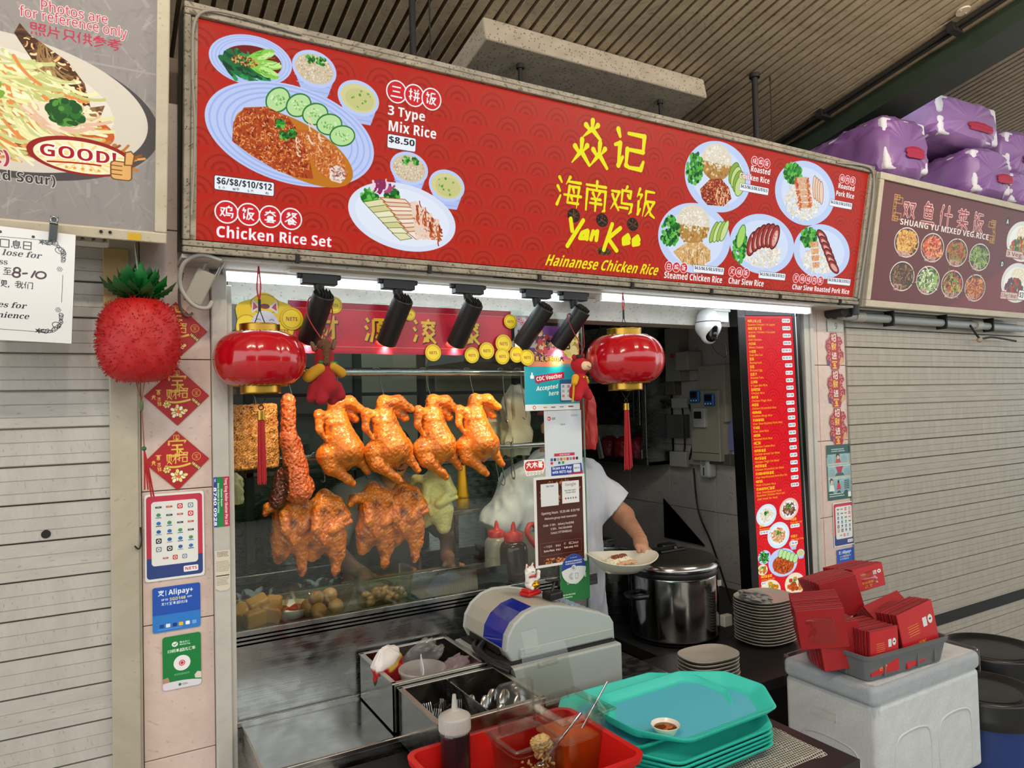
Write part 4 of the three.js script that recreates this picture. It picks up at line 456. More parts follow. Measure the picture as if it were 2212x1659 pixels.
// ---------- pineapple decoration ----------
{
  const t = thing('pineapple_decoration', 'red tinsel pineapple decoration with green leaves hanging on the left pillar', 'decoration', [0.095, 1.845, 0.13]), N = 64;
  part('body', loft(Array.from({ length: 28 }, (_, k) => { const a = (k / 27 - 0.5) * 3.0, y = 0.112 * Math.sin(a), r = 0.1 * Math.pow(Math.cos(a), 0.55); return Array.from({ length: N }, (_, i) => { const th = i / N * T2, d = 1 + 0.035 * (Math.abs(Math.sin(th * 6 + y * 42)) + Math.abs(Math.sin(th * 6 - y * 42)) - 1.2); return [r * d * Math.cos(th), y, -r * d * Math.sin(th)]; }); })), mat(0xa80a0e, 0.55), t, 'red body');
  const tuft = []; for (let i = 0; i < 1300; i++) { const a = Math.asin(rr(-0.98, 0.98)), th = rnd() * T2, r = 0.1 * Math.pow(Math.cos(a), 0.55), p = V(r * Math.cos(th), 0.112 * Math.sin(a), -r * Math.sin(th)), d = V(Math.cos(th) * Math.cos(a), Math.sin(a), -Math.sin(th) * Math.cos(a)).add(V(grain(), grain(), grain()).multiplyScalar(0.5)).normalize().multiplyScalar(rr(0.005, 0.01)); tuft.push(rod(p.toArray(), p.clone().add(d).toArray(), 0.0009, 3)); }
  part('tinsel_fringe', tuft, mat(0xb00a0e, 0.6, 0, { specularIntensity: 0.4 }), t).userData.kind = 'stuff';
  const leafGeo = (() => { const pts = [[0, 0]]; for (let i = 0; i <= 7; i++) pts.push([0.013 + 0.012 * Math.sin(i / 7 * 2.6), 0.012 + i * 0.012], [0.009 + 0.009 * Math.sin(i / 7 * 2.6), 0.016 + i * 0.012]); pts.push([0, 0.118]); const q = [...pts, ...pts.slice(1, -1).reverse().map(([x, y]) => [-x, y])], g = new THREE.ShapeGeometry(new THREE.Shape(q.map((p) => new THREE.Vector2(...p)))), p = g.attributes.position; for (let i = 0; i < p.count; i++) p.setZ(i, -Math.abs(p.getX(i)) * 0.5 + p.getY(i) ** 2 * 2.2); g.computeVertexNormals(); return g; })();
  const lm = [0x0b5a22, 0x0f6b2a, 0x0a4a20].map((c) => mat(c, 0.5, 0, { side: THREE.DoubleSide })); for (let i = 0; i < 34; i++) { const o = part('leaf', leafGeo, lm[i % 3], t), ring = i < 14 ? 0 : i < 26 ? 1 : 2, a = i * 2.4; o.position.set(Math.cos(a) * 0.02, 0.108, -Math.sin(a) * 0.02); o.rotation.set(0, a + Math.PI / 2, 0); o.rotateX(-[1.35, 0.95, 0.4][ring] + grain() * 0.1); o.scale.setScalar([1.0, 0.95, 0.85][ring] * rr(0.9, 1.08)); }
  part('cord', [rod([0, 0.14, 0], [-0.012, 0.262, 0.03], 0.001, 5), rod([0.004, 0.14, 0], [-0.012, 0.262, 0.03], 0.001, 5)], mat(0x8f8a80, 0.5), t);
  part('tassel_cord', [...[-0.012, 0, 0.012].map((x) => rod([x, -0.1, 0], [0.003, -0.165, 0.002], 0.0011, 5)), rod([0.003, -0.165, 0.002], [0.008, -0.285, 0.002], 0.0016, 6)], mat(0x7a4a34, 0.7), t); part('knot', ball(0.005, 0.003, -0.175, 0.002, 1, 3.2, 1), mat(0x4a5a34, 0.6), t); part('bead', ball(0.006, 0.008, -0.29, 0.002), mat(0x1f5a3a, 0.3), t); part('tassel', [[0.004, 0.012], [0.018, -0.002], [-0.004, 0.006], [0.012, 0.004]].map(([x, z], i) => tube([[0.008, -0.295, 0.002], [0.01 + x * 0.4, -0.34, 0.003], [0.012 + x, -0.4 - (i & 1) * 0.02, z * 0.4]], 0.0022, 12, 5)), tasselRed, t);
}
// ---------- flat paper things; each is a thin sheet with its own print ----------
const PX = 1.6;                                     // texture pixels per millimetre
function sheet(name, label, cat, x0, x1, y0, y1, z, draw, o = {}) {
  const w = x1 - x0, h = y1 - y0, s = o.px ?? PX, tex = canvasTex(Math.ceil(w * 1000 * s), Math.ceil(h * 1000 * s), (c) => { seed = o.seed ?? 31; c.scale(s, s); draw(c, w * 1000, h * 1000); });
  const g = o.shape ? new THREE.ShapeGeometry(new THREE.Shape(o.shape.map(([x, y]) => new THREE.Vector2(x, y)))) : new THREE.PlaneGeometry(w, h);
  if (o.shape) { const p = g.attributes.position, u = g.attributes.uv; for (let i = 0; i < p.count; i++) u.setXY(i, p.getX(i) / w + 0.5, p.getY(i) / h + 0.5); }
  const m = print(tex, o.rough ?? 0.4), t = thing(name, label, cat, [(x0 + x1) / 2, (y0 + y1) / 2, z], o.rot ?? [0, 0, 0], o.group); part('paper', o.shape ? [ext(o.shape, 0.0012)] : box(w, h, 0.0012, 0, 0, 0.0006), o.back ?? offWhite, t); const p = part('print', g, m, t); p.position.z = 0.0016; return t;
}
const rsh = (w, h, r) => rrect(w, h, r, 6), para = (c, x, y, w, n, lh, col, lw = 1) => { c.fillStyle = col; for (let i = 0; i < n; i++) { let q = x; while (q < x + w * rr(0.8, 1)) { const k = rr(2, 7) * lw; c.fillRect(q, y + i * lh, k, lh * 0.42); q += k + 1.4 * lw; } } };
const diamond = (label, cx, cy, r, rot) => { const d = r * 1.414; return sheet('diamond_paper', label, 'paper charm', cx - r, cx + r, cy - r, cy + r, 0.001, (c, w) => {
  c.fillStyle = '#a50f1a'; c.fillRect(0, 0, w, w); const g = '#d8b74a', k = w / 170; c.scale(k, k); cjk(c, '宝', 62, 24, 48, g, { weight: 0.13, brush: 1 }); cjk(c, '财', 58, 66, 30, g, { weight: 0.14, brush: 1 }); cjk(c, '招', 86, 62, 28, g, { weight: 0.14, brush: 1 }); c.strokeStyle = g; c.lineWidth = 6; c.beginPath(); c.moveTo(56, 100); c.quadraticCurveTo(84, 108, 118, 96); c.stroke(); c.lineWidth = 1.6; c.strokeRect(77, 12, 14, 12); cjk(c, '富', 80, 14, 9, g); cjk(c, '富', 30, 66, 14, g, { weight: 0.14 }); cjk(c, '贵', 18, 82, 13, g, { weight: 0.14 }); cjk(c, '吉', 33, 88, 11, g, { weight: 0.14 }); cjk(c, '祥', 33, 101, 12, g, { weight: 0.14 }); oval(c, 136, 76, 11, 11, 0, null, g, 1.6); cjk(c, '宝', 130, 70, 12, g);
  for (let i = 0; i < 7; i++) { poly(c, [[124 + i * 3.4, 92 + i * 3], [130 + i * 3.4, 90 + i * 3], [128 + i * 3, 98 + i * 3], [122 + i * 3, 100 + i * 3]], i & 1 ? '#e9d9a0' : '#d8b74a', '#3a1010', 1); } for (let i = 0; i < 16; i++) { const a = i * 2.4, r = 3 + i * 1.2; oval(c, 88 + Math.cos(a) * r, 130 + Math.sin(a) * r * 0.7, 7, 5, a, i & 1 ? '#e8d07a' : '#f3e9c8', '#5a2a14', 1); } oval(c, 88, 130, 6, 5, 0, '#d8602c'); for (let i = 0; i < 6; i++) oval(c, 58 + Math.cos(i) * 6, 110 + Math.sin(i) * 5, 5, 4, i, '#e8d07a', '#5a2a14', 1);
}, { rough: 0.5, px: 1.3, shape: [[0, r], [-r, 0], [0, -r], [r, 0]], group: null, rot: [0, 0, rot] }); };
diamond('topmost red diamond charm paper, half behind the pineapple', 0.195, 1.887, 0.085, 0); diamond('middle red diamond charm paper below the pineapple', 0.196, 1.697, 0.086, 0); diamond('lowest red diamond charm paper above the payment board', 0.194, 1.51, 0.086, 0.01);
const logos = (c, x, y, w, h, nx, ny, seedv) => { const cols = ['#c2303c', '#2a5aa0', '#1f2a3a', '#7d8a94', '#2f6fb5', '#b5402c', '#2d2d30', '#4a8f5a']; for (let j = 0; j < ny; j++) for (let i = 0; i < nx; i++) { const X = x + (i + 0.5) * w / nx, Y = y + (j + 0.5) * h / ny, s = w / nx * 0.26, k = (i * 3 + j * 5 + seedv) % 8; if (k % 3 === 0) { rbox(c, X - s, Y - s, 2 * s, 2 * s, s * 0.4, cols[k]); oval(c, X, Y, s * 0.5, s * 0.5, 0, null, '#fff', s * 0.25); } else if (k % 3 === 1) { oval(c, X, Y - s * 0.3, s * 0.8, s * 0.7, 0, cols[k]); c.fillStyle = cols[(k + 2) % 8]; c.fillRect(X - s, Y + s * 0.6, s * 2, s * 0.3); } else { c.fillStyle = cols[k]; c.fillRect(X - s * 1.1, Y - s * 0.4, s * 2.2, s * 0.7); c.fillStyle = '#e9e9e6'; c.fillRect(X - s * 0.7, Y - s * 0.18, s * 1.2, s * 0.16); } } };
const payBoard = (c, w, h) => { c.fillStyle = '#dfe0dc'; c.fillRect(0, 0, w, h); rbox(c, w * 0.03, h * 0.025, w * 0.94, h * 0.95, w * 0.06, '#2a3f7d'); c.save(); c.beginPath(); c.rect(0, 0, w, h * 0.74); c.clip(); rbox(c, w * 0.03, h * 0.025, w * 0.94, h * 0.95, w * 0.06, '#bb3048'); c.restore(); rbox(c, w * 0.11, h * 0.09, w * 0.78, h * 0.74, w * 0.06, '#dcdeda'); logos(c, w * 0.14, h * 0.11, w * 0.72, h * 0.58, 4, 6, 2); logos(c, w * 0.26, h * 0.7, w * 0.48, h * 0.1, 3, 1, 5); rbox(c, w * 0.64, h * 0.865, w * 0.25, h * 0.07, 3, '#eee'); txt(c, 'NETS', w * 0.66, h * 0.918, h * 0.05, '#b3283c', { w: w * 0.21 }); };
sheet('payment_board', 'large white board of payment logos in red and blue on left pillar', 'notice', 0.108, 0.264, 1.171, 1.418, 0.001, payBoard, { shape: rsh(0.156, 0.247, 0.008) }); sheet('payment_board', 'small white board of payment logos in red and blue on right pillar', 'notice', 3.153, 3.321, 0.895, 1.114, 0.001, payBoard, { px: 1.2, shape: rsh(0.168, 0.219, 0.008) });
const ali = (c, w, h) => { c.fillStyle = '#1c4fae'; c.fillRect(0, 0, w, h); c.fillStyle = '#2a78c8'; c.fillRect(0, h * 0.62, w, h * 0.38); cjk(c, '支', w * 0.11, h * 0.07, h * 0.13, '#f3f6fb', { weight: 0.13 }); c.fillStyle = '#f3f6fb'; c.fillRect(w * 0.27, h * 0.08, 1.6, h * 0.12); txt(c, 'Alipay+', w * 0.33, h * 0.19, h * 0.16, '#f3f6fb', { w: w * 0.52 }); txt(c, 'UP TO', w * 0.18, h * 0.31, h * 0.06, '#e9eef6', { w: w * 0.14 }); txt(c, 'SGD168', w * 0.35, h * 0.32, h * 0.1, '#f3d98a', { w: w * 0.34 }); txt(c, 'OFF', w * 0.72, h * 0.3, h * 0.055, '#e9eef6'); cjk(c, '支付宝享超优信', w * 0.18, h * 0.35, h * 0.065, '#e9eef6', { weight: 0.13, gap: 0.2 }); [['#1c3f8f', 0.14], ['#e9e9ee', 0.27], ['#1c2f7d', 0.41], ['#e9b83c', 0.54], ['#f3f3f3', 0.68], ['#6fa8e0', 0.82]].forEach(([q, x]) => rbox(c, w * x, h * 0.83, w * 0.09, h * 0.08, 2, q)); c.fillStyle = '#8fb8e6'; c.fillRect(w * 0.1, h * 0.94, w * 0.5, 1); };
sheet('payment_sticker', 'blue wallet payment sticker on left pillar below the logo board', 'sticker', 0.126, 0.251, 1.0245, 1.152, 0.001, ali, { shape: rsh(0.125, 0.1275, 0.006) }); sheet('payment_sticker', 'blue wallet payment sticker on right pillar below the logo board', 'sticker', 3.17, 3.307, 0.751, 0.881, 0.001, ali, { px: 1.2, shape: rsh(0.137, 0.13, 0.006) });
sheet('payment_sticker', 'green chat payment sticker on left pillar, lowest notice there', 'sticker', 0.15, 0.251, 0.858, 1.009, 0.001, (c, w, h) => { c.fillStyle = '#0f7a3a'; c.fillRect(0, 0, w, h); c.fillStyle = '#d9d6de'; c.beginPath(); c.moveTo(0, h * 0.87); c.quadraticCurveTo(w / 2, h * 0.83, w, h * 0.9); c.lineTo(w, h); c.lineTo(0, h); c.fill(); oval(c, w * 0.32, h * 0.16, w * 0.08, h * 0.048, 0, '#e3e9e3'); c.strokeStyle = '#0f7a3a'; c.lineWidth = 2; c.beginPath(); c.moveTo(w * 0.28, h * 0.155); c.lineTo(w * 0.31, h * 0.175); c.lineTo(w * 0.37, h * 0.14); c.stroke(); cjk(c, '微信支付', w * 0.44, h * 0.12, h * 0.04, '#e3e9e3', { weight: 0.12 }); txt(c, 'Wechat Pay', w * 0.44, h * 0.2, h * 0.032, '#e3e9e3', { w: w * 0.28 }); cjk(c, '扫码享超优汇率', w * 0.13, h * 0.25, h * 0.065, '#e9f0e9', { weight: 0.13, gap: 0.08 }); oval(c, w * 0.5, h * 0.53, w * 0.22, h * 0.145, 0, '#e9e6ea'); oval(c, w * 0.5, h * 0.53, w * 0.08, h * 0.054, 0, '#c2303c'); oval(c, w * 0.5, h * 0.53, w * 0.05, h * 0.034, 0, null, '#fff', 1.2); para(c, w * 0.3, h * 0.72, w * 0.4, 2, 3, '#9ac9a8', 0.6); poly(c, [[0, h * 0.78], [w * 0.14, h * 0.76], [w * 0.18, h * 0.86], [0, h * 0.87]], '#b08a72'); poly(c, [[w * 0.82, h * 0.8], [w * 0.9, h * 0.74], [w, h * 0.76], [w, h * 0.88], [w * 0.84, h * 0.86]], '#d9cdc4'); oval(c, w * 0.44, h * 0.93, 4, 4, 0, '#1f7a4a'); para(c, w * 0.5, h * 0.915, w * 0.14, 2, 3, '#4a5a54', 0.5); }, { shape: rsh(0.101, 0.151, 0.008), px: 2 });
sheet('shutter_sticker', 'red green and blue shutter repair sticker turned sideways on the aluminium frame', 'sticker', 0.288, 0.332, 1.31, 1.456, 0.021, (c, w, h) => { c.fillStyle = '#2a3f9a'; c.fillRect(0, 0, w, h); c.fillStyle = '#17803f'; c.fillRect(w * 0.22, 0, w * 0.4, h); c.fillStyle = '#b32848'; c.fillRect(w * 0.62, 0, w * 0.38, h); const r = { rot: Math.PI / 2 }; txt(c, 'Tong Xing Roller Shutter Pte Ltd', w * 0.71, 4, w * 0.25, '#f0e0e4', { ...r, w: h * 0.94 }); txt(c, 'Shutter Repair', w * 0.45, h * 0.24, w * 0.15, '#e3f0e3', { ...r, w: h * 0.36 }); txt(c, 'New Shutter & Servicing', w * 0.26, h * 0.12, w * 0.16, '#e3f0e3', { ...r, w: h * 0.6 }); txt(c, 'Tel:', w * 0.06, 4, w * 0.14, '#fff', r); txt(c, '8740 0928', w * 0.02, h * 0.2, w * 0.24, '#fff', { ...r, w: h * 0.78 }); }, { px: 3 });
sheet('receipt_paper', 'torn beige till receipt stuck on the aluminium frame', 'paper', 0.289, 0.332, 1.12, 1.24, 0.021, (c, w, h) => { c.fillStyle = '#cfc6b4'; c.fillRect(0, 0, w, h); para(c, w * 0.15, 4, w * 0.7, 4, 4, '#4a463e', 0.7); para(c, 4, h * 0.26, w * 0.85, 8, 4, '#8a8274', 0.7); c.fillStyle = '#3a352e'; c.fillRect(3, h * 0.6, w * 0.85, 3); para(c, 4, h * 0.66, w * 0.8, 6, 4, '#8a8274', 0.6); }, { px: 2.5, shape: [[0.021, 0.06], [-0.021, 0.06], [-0.02, -0.05], [-0.008, -0.058], [0.012, -0.058], [0.02, -0.05]] });
{ // closing notice in a plastic sleeve, held by a steel clip on the fish poster frame
  const t = sheet('closing_notice', 'white closing notice in plastic sleeve clipped under the fish poster', 'notice', -0.27, -0.052, 1.83, 2.1, 0.222, (c, w, h) => { c.fillStyle = '#d3d4d6'; c.fillRect(0, 0, w, h); c.strokeStyle = '#2a2a2e'; c.lineWidth = 1; c.beginPath(); c.moveTo(0, h * 0.1); c.lineTo(w * 0.75, h * 0.08); c.moveTo(w * 0.89, h * 0.38); c.lineTo(w * 0.89, h * 0.63); c.moveTo(0, h * 0.9); c.lineTo(w * 0.75, h * 0.91); c.stroke(); for (const [s, y] of [[1, 0.1], [-1, 0.9]]) { for (let i = 0; i < 20; i++) { c.lineWidth = rr(0.6, 1.4); const a = i / 20; oval(c, w * (0.7 + 0.19 * Math.min(1, a * 1.6)), h * (y + s * 0.26 * Math.max(0, a - 0.35)), rr(3, 7), rr(2, 5), rnd() * 3, null, '#26262a', rr(0.6, 1.5)); } oval(c, w * 0.85, h * (y + s * 0.06), 9, 7, 0.4, null, '#222', 1.4); poly(c, [0, 1, 2, 3, 4, 5, 6, 7, 8, 9].map((k) => [w * 0.68 + (k & 1 ? 3 : 8) * Math.cos(k * 0.628), h * y + (k & 1 ? 3 : 8) * Math.sin(k * 0.628)]), '#3a3a3e'); } for (const y of [0.33, 0.7]) for (let i = 0; i < 6; i++) oval(c, w * 0.86 + 4 * Math.cos(i), h * y + 4 * Math.sin(i), 2, 2, 0, null, '#3a3a3e', 0.8);
    const ink = '#2a2b30'; cjk(c, '休息日', w * 0.3, h * 0.11, 20, ink, { weight: 0.1 }); txt(c, 'lose for', w * 0.32, h * 0.25, 19, ink, { style: 'italic bold', font: 'Georgia', w: w * 0.36 }); txt(c, 'ss', w * 0.3, h * 0.335, 18, ink, { font: 'Georgia' }); cjk(c, '至', w * 0.34, h * 0.36, 17, ink, { weight: 0.1 }); c.strokeStyle = '#3a1a24'; c.lineWidth = 4; c.lineCap = 'round'; oval(c, w * 0.465, h * 0.375, 6, 6, 0, null, '#3a1a24', 4); oval(c, w * 0.46, h * 0.415, 7, 6, 0, null, '#3a1a24', 4); c.beginPath(); c.moveTo(w * 0.52, h * 0.4); c.lineTo(w * 0.555, h * 0.395); c.moveTo(w * 0.63, h * 0.37); c.lineTo(w * 0.6, h * 0.425); c.stroke(); oval(c, w * 0.685, h * 0.4, 10, 8, -0.2, null, '#3a1a24', 4); cjk(c, '便', w * 0.3, h * 0.47, 17, ink, { weight: 0.1 }); txt(c, ',', w * 0.385, h * 0.525, 18, ink); cjk(c, '我们', w * 0.45, h * 0.47, 17, ink, { weight: 0.1 }); txt(c, 'es for', w * 0.3, h * 0.71, 18, ink, { style: 'italic bold', font: 'Georgia', w: w * 0.26 }); txt(c, 'nience', w * 0.3, h * 0.8, 18, ink, { style: 'italic bold', font: 'Georgia', w: w * 0.29 });
    for (const [x, y] of [[0.3, 0.05], [0.6, 0.062]]) oval(c, w * x, h * y, 3.4, 3.4, 0, '#1c1416'); }, { rough: 0.12, px: 2 }); t.rotation.set(0.02, 0, -0.04);
  const k = thing('bulldog_clip', 'steel clip holding the closing notice on the poster frame', 'clip', [-0.093, 2.105, 0.236], [0.12, 0, -0.08]); part('blade', [span(-0.009, 0.009, -0.03, 0.03, -0.002, 0.004, 0.0018), rod([-0.009, 0.012, 0.004], [0.009, 0.012, 0.004], 0.003)], mat(0x6b706e, 0.3, 1), k); part('loop', new THREE.TorusGeometry(0.007, 0.0014, 8, 20).translate(0, 0.02, 0.006), chrome, k);
}
// number plate, couplets, tray poster on the right pillar
sheet('number_plate', 'white plate with number 9 on the right pillar', 'number plate', 3.162, 3.289, 1.973, 2.035, 0.001, (c, w, h) => { c.fillStyle = '#c2bfb4'; c.fillRect(0, 0, w, h); txt(c, '9', w * 0.46, h * 0.76, h * 0.68, '#1c1c1e', { style: 'normal' }); }, { back: blackMatte });
[0, 1, 2].forEach((k) => sheet('lucky_couplet', ['topmost red fish shaped lucky couplet under the number plate', 'middle red fish shaped lucky couplet on the right pillar', 'lowest red fish shaped lucky couplet above the tray poster'][k], 'paper charm', 3.145 + k * 0.003, 3.285 + k * 0.003, 1.782 - k * 0.19, 1.968 - k * 0.19, 0.001, (c, w, h) => { c.fillStyle = '#9c1a26'; c.fillRect(0, 0, w, h); for (let i = 0; i < 12; i++) { oval(c, w * (0.16 + 0.66 * (i & 1)), h * (0.06 + i * 0.08), 9, 9, 0, null, '#d9a8a8', 2.2); oval(c, w * (0.24 + 0.5 * (i & 1)), h * (0.1 + i * 0.08), 5, 5, 0, null, '#e0c0b4', 1.6); } oval(c, w * 0.12, h * 0.82, 12, 17, 0.3, '#5a3a6b'); oval(c, w * 0.86, h * 0.78, 15, 26, 0.4, '#c99a6b', '#7a2a24', 3); [...'招财进宝'].forEach((ch, i) => { rbox(c, w * 0.28, h * (0.01 + i * 0.25), 46, 46, 4, '#9c1a26'); cjk(c, ch, w * 0.33, h * (0.03 + i * 0.245), 38, i === 1 || i === 3 ? '#e0b03c' : '#d9cdb8', { weight: 0.17 }); }); }, { px: 1.1, shape: [[0.02, 0.093], [-0.03, 0.093], [-0.035, 0.07], [-0.062, 0.055], [-0.07, 0.02], [-0.055, -0.01], [-0.068, -0.03], [-0.06, -0.07], [-0.035, -0.075], [-0.03, -0.093], [0.03, -0.093], [0.034, -0.075], [0.066, -0.055], [0.07, -0.005], [0.06, 0.0], [0.045, 0.025], [0.065, 0.045], [0.05, 0.075], [0.025, 0.075]] }));
sheet('tray_poster', 'teal poster about clearing trays on the right pillar', 'poster', 3.12, 3.314, 1.13, 1.404, 0.0005, (c, w, h) => { c.fillStyle = '#24504f'; c.fillRect(0, 0, w, h); para(c, w * 0.2, h * 0.075, w * 0.6, 2, 10, '#d3dedb', 1.2); c.fillStyle = '#8fb0b5'; c.fillRect(w * 0.03, h * 0.17, w * 0.94, h * 0.67); for (let i = 0; i < 9; i++) oval(c, w * (0.1 + 0.1 * i), h * (0.3 + 0.24 * (i % 3)), 24, 30, 0, '#7fa2a9'); c.fillStyle = '#c9b59a'; c.fillRect(w * 0.03, h * 0.34, w * 0.94, 6); c.fillStyle = '#c9d9d9'; c.fillRect(w * 0.03, h * 0.385, w * 0.94, 3); c.fillRect(w * 0.03, h * 0.61, w * 0.94, 3); c.fillStyle = '#c9b59a'; c.fillRect(w * 0.03, h * 0.58, w * 0.94, 5);
  oval(c, w * 0.45, h * 0.2, 14, 13, 0, '#2a2224'); poly(c, [[w * 0.34, h * 0.33], [w * 0.4, h * 0.25], [w * 0.52, h * 0.25], [w * 0.58, h * 0.33]], '#b8423f'); oval(c, w * 0.46, h * 0.23, 9, 10, 0, '#d9b49a'); poly(c, [[w * 0.34, h * 0.4], [w * 0.38, h * 0.45], [w * 0.62, h * 0.45], [w * 0.66, h * 0.4]], '#b32a4a'); poly(c, [[w * 0.38, h * 0.45], [w * 0.62, h * 0.45], [w * 0.57, h * 0.52], [w * 0.43, h * 0.52]], '#a8284a'); poly(c, [[w * 0.3, h * 0.57], [w * 0.38, h * 0.52], [w * 0.64, h * 0.52], [w * 0.7, h * 0.57]], '#2f5a54'); oval(c, w * 0.16, h * 0.66, 13, 14, 0, '#2a2224'); oval(c, w * 0.17, h * 0.68, 10, 11, 0, '#d9b49a'); poly(c, [[w * 0.06, h * 0.84], [w * 0.1, h * 0.73], [w * 0.24, h * 0.73], [w * 0.28, h * 0.84]], '#d9dcd9'); oval(c, w * 0.44, h * 0.68, 8, 9, 0, '#2a2224'); poly(c, [[w * 0.36, h * 0.82], [w * 0.4, h * 0.71], [w * 0.5, h * 0.71], [w * 0.54, h * 0.82]], '#b8304a'); for (let i = 0; i < 5; i++) { c.fillStyle = '#22383d'; c.fillRect(w * 0.68, h * (0.66 + 0.035 * i), w * 0.2, 5); } para(c, w * 0.06, h * 0.885, w * 0.64, 2, 11, '#d3dedb', 1.2); rbox(c, w * 0.82, h * 0.88, 24, 26, 3, '#e3e6e3'); }, { px: 1.1 });
// posters on the glass
const GZ = 0.0012;
sheet('festival_poster', 'pink and purple festival poster on the glass behind the right spotlights', 'poster', 1.393, 1.631, 1.788, 1.945, GZ, (c, w, h) => { c.fillStyle = '#c46a94'; c.fillRect(0, 0, w, h); c.fillStyle = '#7a4a8f'; c.fillRect(0, 0, w, h * 0.24); c.fillStyle = '#d98a6b'; c.fillRect(0, h * 0.82, w, h * 0.18); dots(c, w * 0.85, h * 0.4, 40, 60, 60, ['#d9cf6b', '#e3de9a', '#a89a3c'], 6, 16); dots(c, w * 0.22, h * 0.42, 46, 46, 130, ['#b8402c', '#5a2a5a', '#d9a03c', '#e8c9b4', '#3a2a4a', '#c2304a'], 4, 12); [...'财源大吉'].forEach((ch, i) => cjk(c, ch, w * (0.36 + 0.12 * i), h * 0.36, 30, '#1c1618', { weight: 0.2 })); cjk(c, '新加坡海南大', w * 0.14, h * 0.74, 20, '#22180c', { weight: 0.26 }); cjk(c, '吉汇招财双', w * 0.14, h * 0.74, 20, '#d9b83c', { weight: 0.12 }); c.fillStyle = '#5a9ab0'; c.fillRect(w * 0.6, h * 0.93, w * 0.4, h * 0.07); }, { px: 1.2, rough: 0.3 });
sheet('voucher_poster', 'turquoise voucher poster on the glass under the festival poster', 'poster', 1.378, 1.628, 1.622, 1.79, GZ, (c, w, h) => { c.fillStyle = '#10a0b5'; c.fillRect(0, 0, w, h); c.fillStyle = '#dfe6e6'; c.fillRect(0, h * 0.86, w, h * 0.14); poly(c, [[w * 0.18, h * 0.22], [w * 0.72, h * 0.12], [w * 0.72, h * 0.27], [w * 0.27, h * 0.37], [w * 0.25, h * 0.41], [w * 0.22, h * 0.38], [w * 0.18, h * 0.36]], '#a8204a'); c.save(); c.translate(w * 0.21, h * 0.34); c.rotate(-0.12); txt(c, 'CDC Voucher', 0, 0, 22, '#fff', { w: w * 0.48 }); c.restore(); rbox(c, w * 0.1, h * 0.2, 16, 14, 4, '#f3f6f6'); rbox(c, w * 0.12, h * 0.14, 6, 14, 3, '#f3f6f6'); c.save(); c.translate(w * 0.2, h * 0.56); c.rotate(-0.1); txt(c, 'Accepted', 0, 0, 23, '#f3f6f6', { w: w * 0.4, style: 'italic bold' }); txt(c, 'here', w * 0.21, 25, 23, '#f3f6f6', { w: w * 0.19, style: 'italic bold' }); c.restore(); rbox(c, w * 0.63, h * 0.3, w * 0.26, h * 0.52, 6, '#2a5a8f'); rbox(c, w * 0.65, h * 0.4, w * 0.22, h * 0.38, 3, '#d9e3e9'); for (let i = 0; i < 6; i++) rbox(c, w * (0.67 + 0.1 * (i & 1)), h * (0.43 + 0.11 * (i >> 1)), 12, 10, 2, ['#8fb0c9', '#c98a8a', '#9ac9a8'][i % 3]); oval(c, w * 0.16, h * 0.93, 6, 6, 0, null, '#c2304a', 2.4); c.fillStyle = '#d98a2c'; c.fillRect(w * 0.32, h * 0.92, 16, 4); c.fillStyle = '#3a6ba0'; c.fillRect(w * 0.46, h * 0.92, 20, 4); c.fillRect(w * 0.62, h * 0.92, 18, 3); c.fillStyle = '#7a4a4a'; c.fillRect(w * 0.78, h * 0.91, 24, 5); }, { px: 2 });
sheet('pay_poster', 'white payment poster with blue foot under the turquoise voucher poster', 'poster', 1.46, 1.633, 1.371, 1.62, GZ, (c, w, h) => { c.fillStyle = '#c9d0d6'; c.fillRect(0, 0, w, h); oval(c, w * 0.13, h * 0.12, 8, 8, 0, '#c2303c'); txt(c, 'SG', w * 0.095, h * 0.135, 8, '#fff'); txt(c, 'QR', w * 0.2, h * 0.14, 12, '#3a3a42'); para(c, w * 0.72, h * 0.07, w * 0.2, 2, 4, '#6b7078', 0.5); txt(c, 'TAN A', w * 0.42, h * 0.23, 8, '#4a4f58'); c.fillStyle = '#b3344a'; c.fillRect(w * 0.24, h * 0.66, w * 0.55, h * 0.045); txt(c, 'SCAN TO PAY', w * 0.38, h * 0.692, 7, '#f0dfe2', { w: w * 0.28 }); ['#2a5aa0', '#2d2d30', '#8a9aa8', '#b5603c', '#c9a03c', '#b5402c', '#7a8a94', '#c2303c', '#2d2d30'].forEach((q, i) => rbox(c, w * (0.14 + 0.085 * i), h * 0.73, 11, 11, 2, q)); ['#c2303c', '#c9d0d6', '#2a6a8f', '#2f8f4a'].forEach((q, i) => rbox(c, w * (0.14 + 0.1 * i), h * 0.785, 11, 10, 2, q)); poly(c, [[w * 0.15, h * 0.86], [w * 0.97, h * 0.83], [w, h], [w * 0.15, h]], '#2a3f95'); poly(c, [[w * 0.55, h], [w, h * 0.95], [w, h]], '#b3283c'); txt(c, 'Scan to Pay', w * 0.18, h * 0.905, 15, '#eef0f6', { w: w * 0.52 }); txt(c, 'with NETS App', w * 0.18, h * 0.965, 14, '#eef0f6', { w: w * 0.52 }); rbox(c, w * 0.74, h * 0.84, w * 0.2, h * 0.13, 5, '#d3d9e0', '#2a3f95', 2); txt(c, 'NETS', w * 0.765, h * 0.92, 9, '#5a3a5a', { w: w * 0.15 }); }, { px: 2.2, rough: 0.3 });
